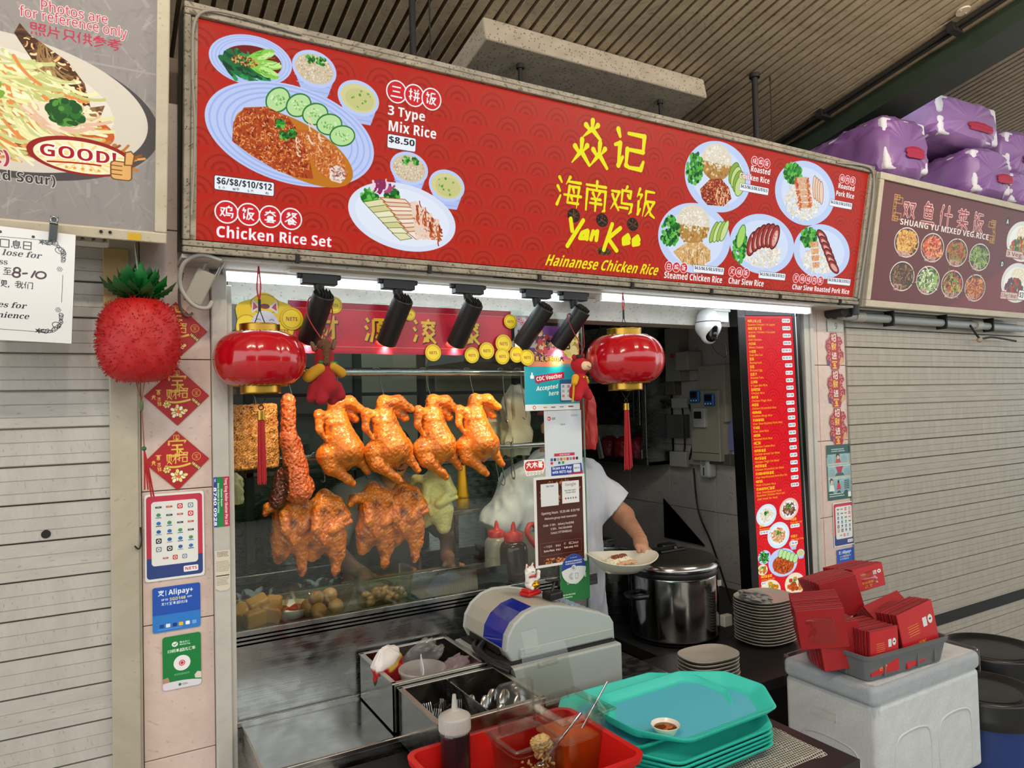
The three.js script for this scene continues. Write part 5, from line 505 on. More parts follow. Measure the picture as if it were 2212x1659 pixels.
sheet('brand_sticker', 'die-cut red and white banner sticker on the glass left of the payment poster', 'sticker', 1.364, 1.46, 1.378, 1.44, GZ, (c, w, h) => { c.fillStyle = '#e3e3df'; c.fillRect(0, 0, w, h); rbox(c, w * 0.06, h * 0.1, w * 0.88, h * 0.6, 14, '#c22a24'); cjk(c, '大木哥', w * 0.12, h * 0.16, 24, '#f6f0ea', { weight: 0.17, gap: 0.06 }); for (let i = 0; i < 5; i++) oval(c, w * (0.2 + 0.15 * i), h * 0.85, 4, 4, 0, null, ['#c22a24', '#4a8f3a'][i & 1], 1.6); }, { px: 3, shape: [[0.045, 0.03], [-0.045, 0.03], [-0.048, 0.0], [-0.036, -0.03], [0.036, -0.026], [0.048, 0.0]] });
sheet('hours_poster', 'brown opening hours poster in white border low on the glass', 'poster', 1.405, 1.641, 1.031, 1.371, GZ + 0.001, (c, w, h) => { c.fillStyle = '#dcdad4'; c.fillRect(0, 0, w, h); c.fillStyle = '#46201a'; c.fillRect(w * 0.05, h * 0.03, w * 0.9, h * 0.94); dots(c, w * 0.5, h * 0.17, w * 0.42, h * 0.13, 160, ['#6b3a24', '#8a5234', '#3a1a14', '#a8704a'], 2, 6); dots(c, w * 0.4, h * 0.94, w * 0.3, h * 0.03, 60, ['#a8602c', '#c98a4a', '#7a3a1c'], 2, 5); rbox(c, w * 0.13, h * 0.08, w * 0.34, h * 0.25, 1, '#d3d6d6'); txt(c, 'TIK TOK', w * 0.23, h * 0.12, 8, '#2a2a2c', { w: w * 0.15 }); rbox(c, w * 0.54, h * 0.07, w * 0.34, h * 0.25, 1, '#d9d9d6'); txt(c, 'Google', w * 0.6, h * 0.125, 15, '#4a4a4e', { w: w * 0.22, style: 'normal' }); txt(c, 'Yan Kee Hain-', w * 0.585, h * 0.185, 8, '#4a4a4e', { w: w * 0.24 }); txt(c, 'Chuan Rice', w * 0.61, h * 0.21, 8, '#4a4a4e', { w: w * 0.2 }); for (let i = 0; i < 5; i++) oval(c, w * (0.61 + 0.05 * i), h * 0.265, 3.6, 3.6, 0, ['#c22a3c', '#3a5aa0', '#6b6b70', '#8a7a3c', '#7a4a8f'][i]); const q = '#e9ddd4'; txt(c, 'Opening Hours  10:30 AM -8:30 PM', w * 0.13, h * 0.42, 13, q, { w: w * 0.75, style: 'normal' }); txt(c, 'Welcome group meal reservation', w * 0.19, h * 0.48, 11, q, { w: w * 0.63, style: 'normal' }); txt(c, 'Order  $ 100+,   delivery free(5KM)', w * 0.16, h * 0.555, 11, q, { w: w * 0.6, style: 'normal' }); txt(c, '$ 200+,   Free Islandwide', w * 0.3, h * 0.6, 11, q, { w: w * 0.42, style: 'normal' }); txt(c, 'Contact: 97778948(Gold)', w * 0.3, h * 0.645, 11, q, { w: w * 0.41, style: 'normal' }); c.strokeStyle = '#8a5a4a'; c.lineWidth = 1; c.strokeRect(w * 0.1, h * 0.735, w * 0.8, h * 0.14); cjk(c, '一个白片', w * 0.16, h * 0.765, 9, q); txt(c, '$ 0.2', w * 0.39, h * 0.79, 10, q); cjk(c, '打 包:', w * 0.55, h * 0.755, 10, q); txt(c, '$ 0.3', w * 0.74, h * 0.785, 10, q); txt(c, 'Extra Plate   $ 0.2', w * 0.16, h * 0.835, 10, q, { w: w * 0.32 }); txt(c, 'Take away  $ 0.3', w * 0.55, h * 0.825, 10, q, { w: w * 0.28 }); }, { px: 2.4, rough: 0.12, back: white });
sheet('pure_taste_card', 'green taste award card at the bottom of the glass', 'sticker', 1.514, 1.652, 0.886, 1.045, GZ, (c, w, h) => { c.fillStyle = '#23733a'; c.fillRect(0, 0, w, h); txt(c, 'PURE', w * 0.5, h * 0.34, 20, '#e3efe3', { w: w * 0.36 }); txt(c, 'TASTE', w * 0.48, h * 0.46, 20, '#e3efe3', { w: w * 0.42 }); c.strokeStyle = '#e3efe3'; c.lineWidth = 2; c.beginPath(); c.ellipse(w * 0.3, h * 0.5, 7, 14, 0.5, 0, 7); c.moveTo(w * 0.42, h * 0.56); c.quadraticCurveTo(w * 0.56, h * 0.66, w * 0.7, h * 0.5); c.stroke(); txt(c, 'Ask The Pork Cutlet', w * 0.08, h * 0.85, 8, '#e3efe3', { w: w * 0.42 }); txt(c, 'Of America', w * 0.08, h * 0.91, 8, '#e3efe3'); }, { px: 2.4 });
sheet('review_sticker', 'round blue and white review sticker overlapping the brown poster', 'sticker', 1.519, 1.633, 0.952, 1.066, GZ + 0.0035, (c, w, h) => { c.fillStyle = '#d6dad9'; c.fillRect(0, 0, w, h); c.fillStyle = '#24408f'; c.beginPath(); c.moveTo(0, 0); c.lineTo(w, 0); c.lineTo(w, h * 0.48); c.quadraticCurveTo(w / 2, h * 0.34, 0, h * 0.54); c.fill(); txt(c, 'WE WOULD APPRECIATE', w * 0.16, h * 0.26, 8, '#e3e9f3', { w: w * 0.68 }); txt(c, 'YOUR GOOGLE REVIEW', w * 0.16, h * 0.34, 8, '#e3e9f3', { w: w * 0.68 }); txt(c, '* * * * *', w * 0.36, h * 0.16, 8, '#e3e9f3', { w: w * 0.28 }); oval(c, w * 0.5, h * 0.46, 11, 11, 0, '#d6dad9', '#8a94a0', 1.4); txt(c, 'G', w * 0.435, h * 0.51, 16, '#3a4048'); c.strokeStyle = '#5a6068'; c.lineWidth = 1.4; for (const r of [5, 9, 13]) { c.beginPath(); c.ellipse(w * 0.42, h * 0.74, r, r * 0.9, 0, 1.2, 5); c.stroke(); } c.strokeRect(w * 0.56, h * 0.66, 12, 20); }, { px: 3, shape: Array.from({ length: 40 }, (_, i) => [0.057 * Math.cos(i * T2 / 40), 0.057 * Math.sin(i * T2 / 40)]) });
sheet('wealth_banner', 'red lucky banner with gold characters across the top of the glass', 'banner', 0.515, 1.325, 1.828, 1.994, GZ, (c, w, h) => { c.fillStyle = '#b32438'; c.fillRect(0, 0, w, h); c.fillStyle = '#a8305a'; c.fillRect(0, 0, w * 0.045, h * 0.2); c.strokeStyle = '#d98a6b'; c.lineWidth = 1.4; c.beginPath(); c.moveTo(0, h * 0.13); c.lineTo(w, h * 0.13); c.moveTo(0, h * 0.87); c.lineTo(w, h * 0.87); c.stroke(); c.fillStyle = '#9c1f33'; c.fillRect(0, h * 0.96, w, h * 0.04); c.globalAlpha = 0.35; for (let j = 0; j < 6; j++) for (let i = 0; i < 40; i++) oval(c, 10 + i * 21 + (j & 1) * 10, h * 0.2 + j * 20, 9, 9, 0, null, '#c4485a', 1); c.globalAlpha = 1; [...'财源滚滚'].forEach((ch, i) => { cjk(c, ch, w * (0.095 + 0.212 * i) + 2, h * 0.26 + 3, 84, '#4a1a10', { weight: 0.17 }); cjk(c, ch, w * (0.095 + 0.212 * i), h * 0.26, 84, '#d9b02c', { weight: 0.12 }); }); }, { px: 1.2, rough: 0.2 });
sheet('plum_sticker', 'pale card with pink plum blossom behind the fourth spotlight', 'sticker', 1.34, 1.43, 1.86, 1.98, GZ, (c, w, h) => { c.fillStyle = '#c3cbd6'; c.fillRect(0, 0, w, h); for (const [x, y] of [[20, 14], [60, 8], [76, 30], [34, 26]]) { for (let i = 0; i < 5; i++) oval(c, x + 6 * Math.cos(i * 1.257), y + 6 * Math.sin(i * 1.257), 5, 5, 0, '#e0a8b8', '#7a2a44', 1); oval(c, x, y, 2.4, 2.4, 0, '#7a2a44'); } txt(c, 'N', 10, 78, 34, '#b3283c'); }, { px: 1.6 });
{ // coin stickers
  const art = canvasTex(160, 160, (c) => { c.fillStyle = '#d9be14'; c.fillRect(0, 0, 160, 160); oval(c, 80, 80, 66, 66, 0, '#e6d02a', '#b58f10', 5); txt(c, 'NETS', 38, 96, 40, '#9a3a1c', { w: 84 }); }), m = print(art, 0.35), rim = mat(0xb8960f, 0.35); let k = 0, first;
  for (const [x, y, r, l] of [[0.66, 1.985, 0.028, 'gold coin sticker at the top of the banner right of the first spotlight'], [0.42, 1.97, 0.0, ''], [0.525, 1.935, 0.036, 'gold coin sticker at the left end of the banner'], [0.92, 1.965, 0.022, 'gold coin sticker half behind the second spotlight'], [1.005, 1.835, 0.03, 'single gold coin sticker below the character on the banner bottom edge'], [1.318, 1.955, 0.027, 'gold coin sticker at the upper right corner of the banner'], [1.155, 1.828, 0.029, 'leftmost coin sticker of the heap at the banner right end'], [1.215, 1.845, 0.031, 'second coin sticker from the left in the heap'], [1.285, 1.872, 0.034, 'topmost coin sticker of the heap'], [1.278, 1.825, 0.03, 'lowest coin sticker in the middle of the heap'], [1.338, 1.832, 0.03, 'fourth coin sticker of the heap beside the blossom card'], [1.383, 1.822, 0.031, 'rightmost coin sticker of the heap touching the voucher poster']]) {
    if (!r) continue; k++; const pos = [x, y, 0.004 + k * 0.0012];
    if (!first) { first = thing('coin_sticker', l, 'sticker', pos, [0, 0, 0], 'gold coin stickers on the glass'); part('disc', cyl(0.03, 0.03, 0.001, 0, 0, 0, 36).rotateX(Math.PI / 2), rim, first); part('print', new THREE.CircleGeometry(0.029, 36).translate(0, 0, 0.0008), m, first); first.scale.setScalar(r / 0.03); } else { copy(first, l, pos, null, [r / 0.03, r / 0.03, 1]); }
  }
  const cw = 0.2, ch = 0.17, t = sheet('cat_sticker', 'die-cut white lucky cat sticker with gold coins behind the left lantern', 'sticker', 0.355, 0.535, 1.845, 2.01, 0.003, (c, w, h) => { c.fillStyle = '#d9be14'; c.fillRect(0, 0, w, h); oval(c, w * 0.2, h * 0.62, 32, 34, 0, '#e6d02a', '#b58f10', 3); txt(c, 'NETS', w * 0.08, h * 0.66, 17, '#a8301c', { w: 40 }); oval(c, w * 0.8, h * 0.72, 36, 36, 0, '#e6d02a', '#b58f10', 3); txt(c, 'NETS', w * 0.68, h * 0.74, 17, '#7a3a2c', { w: 40 }); oval(c, w * 0.5, h * 0.2, 42, 30, 0, '#d9be14', '#b58f10', 4); oval(c, w * 0.5, h * 0.6, 42, 46, 0, '#c6cbe0'); poly(c, [[w * 0.28, h * 0.38], [w * 0.3, h * 0.12], [w * 0.45, h * 0.26]], '#c6cbe0'); poly(c, [[w * 0.72, h * 0.38], [w * 0.7, h * 0.12], [w * 0.55, h * 0.26]], '#c6cbe0'); poly(c, [[w * 0.3, h * 0.32], [w * 0.315, h * 0.17], [w * 0.39, h * 0.26]], '#a83a4a'); poly(c, [[w * 0.7, h * 0.32], [w * 0.685, h * 0.17], [w * 0.61, h * 0.26]], '#a83a4a'); oval(c, w * 0.5, h * 0.24, 15, 8, 0, '#6b2a34'); c.strokeStyle = '#5a5a72'; c.lineWidth = 2; for (const x of [0.39, 0.61]) { c.beginPath(); c.arc(w * x, h * 0.53, 8, 3.6, 5.8); c.stroke(); } c.beginPath(); c.arc(w * 0.46, h * 0.62, 7, 0.3, 2.8); c.moveTo(w * 0.57, h * 0.63); c.arc(w * 0.54, h * 0.62, 7, 0.3, 2.8); c.stroke(); for (const x of [0.33, 0.67]) oval(c, w * x, h * 0.63, 7, 5, 0, '#dcaab4'); }, { px: 1.8, shape: Array.from({ length: 48 }, (_, i) => { const a = i * T2 / 48, r = 1 - 0.08 * Math.cos(a * 6); return [0.088 * r * Math.cos(a), 0.08 * r * Math.sin(a)]; }) });
}
// ---------- inside the stall ----------
const innerTile = metres(mat(0xffffff, 0.35, 0, { map: streak([168, 163, 156], 8, 0.72, [110, 100, 90], 1) })), cream = mat(0xb9b398, 0.6), darkGrey = mat(0x2b2b2a, 0.6), dark = mat(0x151514, 0.7);
{ const w = new THREE.Group(); w.name = 'wall_right'; w.userData.kind = 'structure'; scene.add(w); part('core', span(3.062, 3.12, 0, 2.6, -2.6, -0.26), groutMat, w);
  for (let j = 0; j < 7; j++) for (let i = 0; i < 7; i++) part('tile', span(3.048, 3.066, -0.14 + j * 0.38 + 0.0015, 0.24 + j * 0.38 - 0.0015, Math.max(-2.6, -0.29 - (i + 1) * 0.38 + 0.0015), -0.29 - i * 0.38 - 0.0015, 0.002), innerTile, w); }
struct('wall_left', span(0.06, 0.1, 0, 2.6, -2.6, -0.25), mat(0x77736b, 0.7)); struct('wall_loft', span(0.1, 3.06, 2.32, 2.36, -2.6, -0.2), mat(0x3a3733, 0.8));
struct('wall_kitchen', span(0.1, 2.35, 0, 2.32, -1.66, -1.6), mat(0x77756c, 0.55));
for (const [x0, x1, y0, y1, l] of [[1.24, 1.68, 1.32, 1.97, 'cream wall panel behind the hanging roast ducks'], [1.72, 2.33, 1.28, 1.86, 'cream wall panel behind the plastic bags']]) solo('wall_panel', span(x0, x1, y0, y1, -1.6, -1.58, 0.004), cream, l, 'panel');
{ const t = thing('cooker_hood', 'grey steel extractor hood at the back above the cream panels', 'hood'); part('canopy', ext([[0, 0], [0.75, 0], [0.75, 0.26], [0.12, 0.26]], 0.5).rotateY(0).translate(1.66, 1.88, -1.58), mat(0x77777a, 0.5, 0.4), t); }
{ const t = thing('kitchen_rack', 'black steel kitchen rack in front of the back wall', 'rack'); const y0 = 0.5; for (const x of [0.62, 1.16, 1.52, 2.12]) part('post', span(x - 0.02, x + 0.02, y0, 2.1, -1.34, -1.3, 0.003), darkGrey, t); for (const y of [1.85, 1.72, 1.36, 1.62]) part('shelf_rail', span(0.6, 2.14, y - 0.009, y + 0.009, -1.33, -1.31, 0.003), darkGrey, t); part('shelf_board', span(0.6, 2.14, 1.33, 1.35, -1.58, -1.3), steelDark, t); }
{ const t = thing('back_counter', 'dark stainless back counter with splash panel behind the hanging meat', 'counter'); part('worktop', span(0.12, 2.3, 0.88, 0.92, -1.58, -1.05, 0.004), steelDark, t); part('panel', span(0.12, 2.3, 0.1, 0.88, -1.57, -1.1), steelDark, t); part('splash', span(0.12, 2.3, 0.92, 1.3, -1.58, -1.56), steelDark, t); }
for (const [x, r, h, l] of [[0.8, 0.16, 0.26, 'dark stock pot at the back behind the lower roast chickens'], [1.25, 0.14, 0.2, 'smaller dark stock pot beside the second worker']]) { const t = thing('stock_pot', l, 'pot', [x, 0.925, -1.3]); part('pot', lathe([[0, 0], [r, 0], [r, h], [r + 0.008, h + 0.004], [r - 0.004, h], [r - 0.004, 0.01], [0, 0.01]], 40), steelDark, t); part('lid', lathe([[r + 0.006, h + 0.006], [r * 0.8, h + 0.03], [0.02, h + 0.045], [0.02, h + 0.06], [0, h + 0.062]], 40), steelDark, t); }
{ const t = thing('plate_stack', 'stack of grey bowls on the back shelf behind the first hanging duck', 'bowls', [0.86, 1.33, -1.42]); for (let i = 0; i < 9; i++) part('bowl', lathe([[0.03, i * 0.014], [0.075, i * 0.014 + 0.03], [0.078, i * 0.014 + 0.032], [0.034, i * 0.014 + 0.006]], 24), mat(0x8d8b84, 0.4), t); }
tubeLamp('inner tube lamp on the loft over the kitchen', 0.5, 1.7, 2.27, -0.85, 1.5); tubeLamp('inner tube lamp on the loft over the back wall', 0.9, 2.0, 2.27, -1.45, 1.1);
// display shelf
const perf = canvasTex(256, 256, (c) => { c.fillStyle = '#9b9b98'; c.fillRect(0, 0, 256, 256); for (let j = 0; j < 16; j++) for (let i = 0; i < 16; i++) oval(c, i * 16 + (j & 1) * 8, j * 16 + 8, 4.6, 4.6, 0, '#23231f'); }); perf.wrapS = perf.wrapT = THREE.RepeatWrapping; perf.repeat.set(9, 9);
const perfMat = metres(mat(0xffffff, 0.4, 0.7, { map: perf }));
{ const t = thing('display_shelf', 'perforated stainless display shelf behind the glass', 'shelf'); part('perforated_tray', span(0.35, 1.58, 0.945, 0.952, -0.44, -0.03), perfMat, t); part('front_lip', span(0.34, 1.7, 0.93, 0.972, -0.03, -0.008, 0.003), steel, t); part('back_lip', span(0.35, 1.58, 0.945, 0.972, -0.455, -0.44, 0.003), steel, t); part('tray_divider', [span(0.975, 0.985, 0.953, 0.966, -0.44, -0.03, 0.002), span(0.96, 0.975, 0.953, 0.962, -0.3, -0.03, 0.002)], steel, t); }
{ const t = thing('counter_casing', 'dark stainless counter front under the glass', 'counter front'); part('panel', span(0.345, 1.66, 0.7, 0.985, -0.03, -0.008, 0.003), steelDark, t); part('bottom_bead', span(0.345, 1.1, 0.705, 0.722, -0.008, 0.004, 0.003), steel, t); part('lower_panel', span(0.345, 1.66, 0.02, 0.69, -0.05, -0.03), steelDark, t); }
// hanging rails and hooks
const hookMat = mat(0x8d8b86, 0.25, 1);
for (const [y, z, x0, x1, r, l] of [[1.776, -0.2, 0.36, 1.64, 0.012, 'polished steel hanging rail with the upper row of roast ducks'], [1.474, -0.3, 0.36, 1.66, 0.011, 'lower steel hanging rail with the row of roast chickens']]) { const t = thing('hanging_rail', l, 'rail'); part('pipe', rod([x0, y, z], [x1, y, z], r, 16), chrome, t); }
const hookGeo = (l) => join([tube([[-0.018, -0.002, 0.0], [-0.014, 0.014, 0], [0, 0.018, 0], [0.013, 0.01, 0], [0.012, -0.02, 0], [0.02, -l * 0.6, 0], [0.03, -l, 0.002], [0.024, -l - 0.02, 0.006], [0.012, -l - 0.012, 0.01]], 0.0022, 40, 6)]);
function hook(label, x, y, z, l, ry = 0) { return solo('meat_hook', hookGeo(l), hookMat, label, 'hook', 'steel meat hooks on the rails', [x, y, z], [0, ry, 0]); }
['first', 'second', 'third', 'fourth'].forEach((n, i) => hook('steel hook holding the ' + n + ' roast duck of the upper row', [0.715, 0.873, 1.056, 1.241][i], 1.776, -0.2, 0.105));
[0.6, 0.674, 0.842, 0.952, 1.1].forEach((x, i) => hook('steel hook on the lower rail holding the ' + ['leftmost roast chicken', 'second roast chicken', 'third roast chicken', 'fourth roast chicken', 'pale poached chicken'][i], x, 1.474, -0.3, 0.07));
[[1.4, 0.13, 0.4], [1.42, 0.14, -0.3], [1.435, 0.11, 0.8], [1.475, 0.12, 0.2], [1.49, 0.12, 1.2]].forEach(([x, l, r], i) => hook('empty steel hook on the lower rail beside the cook, ' + ['leftmost', 'second', 'middle', 'fourth', 'rightmost'][i] + ' of five', x, 1.474, -0.3, l, r));
[[1.39, 0.18, 0.3], [1.47, 0.17, -0.2]].forEach(([x, l, r], i) => hook(['long empty hook hanging on the upper rail left of the plastic bags', 'long empty hook hanging on the upper rail before the plastic bags'][i], x, 1.776, -0.2, l, r));
// roast birds: one continuous skin each
const skinMat = (o = {}) => new THREE.MeshPhysicalMaterial({ vertexColors: true, roughness: 0.34, clearcoat: 0.55, clearcoatRoughness: 0.22, ...o });
const wrinkle = (a) => (x, y, z) => (n3(x * 150, y * 150, z * 150) * 0.5 + n3(x * 60 + 9, y * 60, z * 60) * 0.8 + Math.abs(n3(x * 240, y * 120, z * 240)) * 0.5 - 0.25) * a;
const roast = (dark) => (x, y, z, nx, ny) => { const a = n3(x * 22 + dark, y * 22, z * 22) * 0.5 + 0.5, b = n3(x * 70, y * 70, z * 70 + dark); let c = mix([214, 98, 14], [232, 132, 30], a); if (b > 0.3) c = mix(c, [184, 74, 14], (b - 0.3) * 0.9); const d = n3(x * 16 + 3, y * 16 + dark, z * 16) + dark * 0.2; if (d > 0.45) c = mix(c, [112, 46, 16], (d - 0.45) * 1.1); return c; };
const duckBones = [[0.0, 0.125, 0.0, 0.0, 0.06, 0, 0.024, 0.034], [0.0, 0.05, 0, 0.02, -0.03, 0.006, 0.044, 0.064], [0.0, 0.0, 0.02, 0.02, -0.03, 0.03, 0.04, 0.05], [-0.03, -0.045, 0, 0.05, -0.04, 0, 0.036, 0.036], [0.0, 0.125, 0, 0.045, 0.128, 0.01, 0.022, 0.02, 0.012], [0.045, 0.128, 0.01, 0.085, 0.1, 0.012, 0.019, 0.014, 0.012], [0.03, 0.11, -0.01, 0.07, 0.07, -0.005, 0.018, 0.015, 0.01], [-0.02, 0.075, 0.0, -0.062, 0.09, 0.012, 0.022, 0.016, 0.012], [-0.062, 0.09, 0.012, -0.066, 0.04, 0.02, 0.016, 0.012, 0.01], [-0.066, 0.04, 0.02, -0.044, 0.005, 0.02, 0.011, 0.006, 0.008], [-0.04, -0.045, 0.012, -0.03, -0.085, 0.02, 0.034, 0.026], [-0.03, -0.085, 0.022, 0.022, -0.128, 0.03, 0.023, 0.014, 0.012], [0.022, -0.128, 0.03, 0.036, -0.142, 0.03, 0.014, 0.012, 0.008], [0.066, -0.03, 0, 0.078, -0.075, 0.004, 0.024, 0.017], [0.078, -0.075, 0.004, 0.104, -0.112, 0.006, 0.016, 0.012, 0.01], [0.02, -0.075, 0, 0.03, -0.09, -0.01, 0.02, 0.014]];
const duckGeo = [0, 1].map((k) => paint(sdfBody(duckBones.map((b) => b.map((v, i) => (k && i < 6 ? v + (i % 3 === 0 ? v * 0.06 : 0) + (b[1] < -0.06 && i % 3 === 2 ? 0.01 : 0) : v))), { h: 0.0036, k: 0.018, noise: wrinkle(0.0016 + k * 0.0004) }), roast(k * 0.5)));
[['first roast duck from the left in the upper row below the plush', 0.722, 0], ['second roast duck of the upper row with dark folded neck', 0.895, 1], ['third roast duck of the upper row', 1.085, 1], ['fourth roast duck of the upper row next to the plastic bags', 1.262, 0]].forEach(([l, x, k], i) => solo('roast_duck', duckGeo[k], skinMat(), l, 'roast duck', 'roast ducks in the upper row', [x, 1.535, -0.2 + (i & 1) * 0.01], [0, [0.1, -0.1, 0.12, -0.2][i], [0.02, 0.0, -0.06, -0.03][i]]).scale.set(1.06, 1.06, 1.06));
const henBones = [[0, 0.1, 0, 0, 0.06, 0, 0.024, 0.034], [0, 0.06, 0, 0, -0.03, 0.0, 0.05, 0.056], [0, 0.09, 0.01, 0.035, 0.08, 0.02, 0.02, 0.018, 0.01], [0.03, 0.07, 0.03, 0.055, 0.03, 0.04, 0.026, 0.022, 0.012], [0.055, 0.03, 0.04, 0.01, -0.01, 0.056, 0.02, 0.016, 0.008], [0.01, -0.012, 0.056, 0.075, 0.012, 0.05, 0.013, 0.007, 0.006], [-0.03, 0.07, 0.01, -0.075, 0.075, 0.012, 0.02, 0.016, 0.01], [-0.075, 0.075, 0.012, -0.09, 0.055, 0.014, 0.014, 0.01, 0.008], [-0.035, 0.05, 0.04, -0.042, 0.0, 0.052, 0.02, 0.018, 0.01], [-0.042, 0.0, 0.052, -0.018, -0.052, 0.05, 0.014, 0.006, 0.006], [-0.025, -0.04, 0.0, -0.035, -0.08, 0.0, 0.04, 0.028], [0.03, -0.04, 0.01, 0.036, -0.1, 0.012, 0.042, 0.028], [0.036, -0.1, 0.012, 0.03, -0.15, 0.014, 0.022, 0.014, 0.01], [-0.035, -0.08, 0, -0.045, -0.105, 0, 0.022, 0.014], [0.03, -0.15, 0.014, 0.028, -0.165, 0.014, 0.014, 0.01, 0.006]];
const henGeo = [0, 1].map((k) => paint(sdfBody(henBones, { h: 0.0036, k: 0.013, noise: wrinkle(0.0022) }), roast(0.9 + k * 0.6)));
[['leftmost dark glazed chicken of the lower row under the red meat strip', 0.568, 1, 1.245], ['second glazed chicken of the lower row with drooping wing tip', 0.69, 0, 1.235], ['third glazed chicken of the lower row', 0.876, 0, 1.24], ['fourth glazed chicken of the lower row beside the pale chicken', 0.99, 1, 1.245]].forEach(([l, x, k, y], i) => solo('roast_chicken', henGeo[k], skinMat(), l, 'roast chicken', 'roast chickens in the lower row', [x, y, -0.27 + (i & 1) * 0.012], [0, [0.3, 0, 0.1, -0.15][i], [0.05, 0, 0, 0.02][i]]).scale.setScalar([1.05, 1.05, 1.1, 1.05][i]));
solo('poached_chicken', paint(sdfBody(henBones.slice(0, 12), { h: 0.004, k: 0.02, noise: wrinkle(0.0012) }), (x, y, z) => mix([222, 206, 140], [206, 184, 108], n3(x * 20, y * 20, z * 20) * 0.5 + 0.5)), skinMat({ roughness: 0.42, clearcoat: 0.3 }), 'pale poached chicken at the right end of the lower row', 'chicken', null, [1.135, 1.285, -0.3], [0, -0.3, -0.06]).scale.setScalar(1.05);
solo('roast_pork_strip', paint(sdfBody([[0.0, 0.16, 0, 0.0, 0.02, 0, 0.024, 0.026], [0.0, 0.03, 0, 0.022, -0.1, 0.004, 0.028, 0.036], [0.03, 0.02, 0, 0.044, -0.08, 0.004, 0.012, 0.024], [0.018, -0.1, 0.0, 0.03, -0.15, 0.008, 0.04, 0.044], [0.06, -0.12, 0.01, 0.07, -0.14, 0.012, 0.018, 0.016], [-0.02, -0.09, -0.02, -0.035, -0.18, -0.02, 0.022, 0.026]], { h: 0.0036, k: 0.014, noise: wrinkle(0.003) }), (x, y, z) => { const a = n3(x * 40, y * 9, z * 40); let c = mix([204, 78, 42], [222, 116, 52], a * 0.5 + 0.5); if (x < -0.012 && y < -0.06) c = mix(c, [62, 18, 14], 0.8); const b = n3(x * 60, y * 60, z * 30); return b > 0.4 ? mix(c, [150, 40, 40], (b - 0.4) * 1.6) : c; }), skinMat({ roughness: 0.3, clearcoat: 0.7 }), 'long red roast pork strip hanging behind the lantern tassel', 'roast pork', null, [0.556, 1.52, -0.2], [0, 0.15, 0]);
{ const g = nets((x, y, z) => { const q = [Math.abs(x) - 0.075, Math.abs(y) - 0.1, Math.abs(z) - 0.02]; return Math.hypot(...q.map((v) => Math.max(v, 0))) + Math.min(0, Math.max(...q)) - 0.008 + n3(x * 210, y * 210, z * 210) * 0.0022 + n3(x * 30, y * 30, z * 30) * 0.003; }, [-0.1, -0.125, -0.045], [0.1, 0.125, 0.045], 0.0034);
  solo('crispy_pork', paint(g, (x, y, z) => { const a = n3(x * 240, y * 240, z * 240) + n3(x * 90, y * 90, z * 90) * 0.6; return mix([176, 92, 26], [224, 160, 76], a * 0.5 + 0.45); }), skinMat({ roughness: 0.5, clearcoat: 0.25 }), 'golden slab of crispy pork at the left edge of the glass', 'roast pork', null, [0.44, 1.562, -0.22], [0, 0.1, 0.02]); hook('steel hook holding the golden crispy pork slab', 0.42, 1.776, -0.2, 0.1); hook('steel hook holding the long red pork strip', 0.545, 1.776, -0.2, 0.1); }
// clear plastic bags hanging
const film = (c, r = 0.25, t = 0.7) => new THREE.MeshPhysicalMaterial({ color: c, roughness: r, transmission: t, thickness: 0, side: THREE.DoubleSide });
const crumple = (w, h, d, s, amp) => { const rings = []; for (let k = 0; k <= 18; k++) { const v = k / 18, y = (v - 0.5) * h, p = v > 0.8 ? 1 - (v - 0.8) * 3.4 : 1 - Math.max(0, 0.12 - v) * 1.2; rings.push(Array.from({ length: 40 }, (_, i) => { const a = i / 40 * T2, q = 1 + amp * n3(Math.cos(a) * 1.6 + s, v * 3.5, Math.sin(a) * 1.6); return [w / 2 * p * q * Math.sign(Math.cos(a)) * Math.pow(Math.abs(Math.cos(a)), 0.7), y + amp * 0.1 * h * n3(a, v * 4, s), -d / 2 * p * q * Math.sin(a)]; })); } return loft(rings); };
solo('plastic_bag', crumple(0.13, 0.3, 0.09, 3, 0.22), film(0xcfc8b4, 0.4, 0.45), 'translucent beige plastic bag hanging right of the last roast duck', 'bag', null, [1.55, 1.58, -0.36]); solo('plastic_bag', crumple(0.11, 0.2, 0.08, 8, 0.22), film(0xc9c0ae, 0.4, 0.4), 'translucent beige plastic bag hanging lower behind the hooks', 'bag', null, [1.475, 1.52, -0.44]);
solo('plastic_bag', crumple(0.05, 0.1, 0.03, 5, 0.2), film(0xd9d2a8, 0.2, 0.7), 'small clear bag of pale liquid at the left edge of the glass', 'bag', null, [0.375, 1.4, -0.16]);
solo('red_bag', crumple(0.07, 0.26, 0.06, 12, 0.18), mat(0xa81c12, 0.45), 'red plastic bag hanging right behind the payment poster', 'bag', null, [1.845, 1.575, -0.24]);
{ const t = thing('yellow_scraper', 'yellow plastic tapered handle standing behind the pale chicken', 'utensil', [1.375, 1.2, -0.54]); part('handle', cyl(0.034, 0.018, 0.19, 0, 0.09, 0, 4), mat(0xc99a14, 0.4), t); part('collar', cyl(0.034, 0.033, 0.006, 0, 0.05, 0, 4), mat(0xa87c0c, 0.4), t); solo('shelf_stand', [span(1.3, 1.48, 1.18, 1.2, -0.6, -0.48, 0.003), span(1.46, 1.475, 0.914, 1.18, -0.5, -0.485), span(1.31, 1.325, 0.914, 1.18, -0.5, -0.485)], steelDark, 'small steel stand carrying the yellow handle', 'stand'); }
{ const t = thing('ladle', 'thin steel ladle with black handle hanging at the hatch edge', 'utensil'); part('rod', rod([1.85, 1.68, -0.25], [1.897, 1.5, -0.25], 0.003), chrome, t); part('handle', rod([1.896, 1.502, -0.25], [1.92, 1.4, -0.25], 0.011, 12), black, t); }
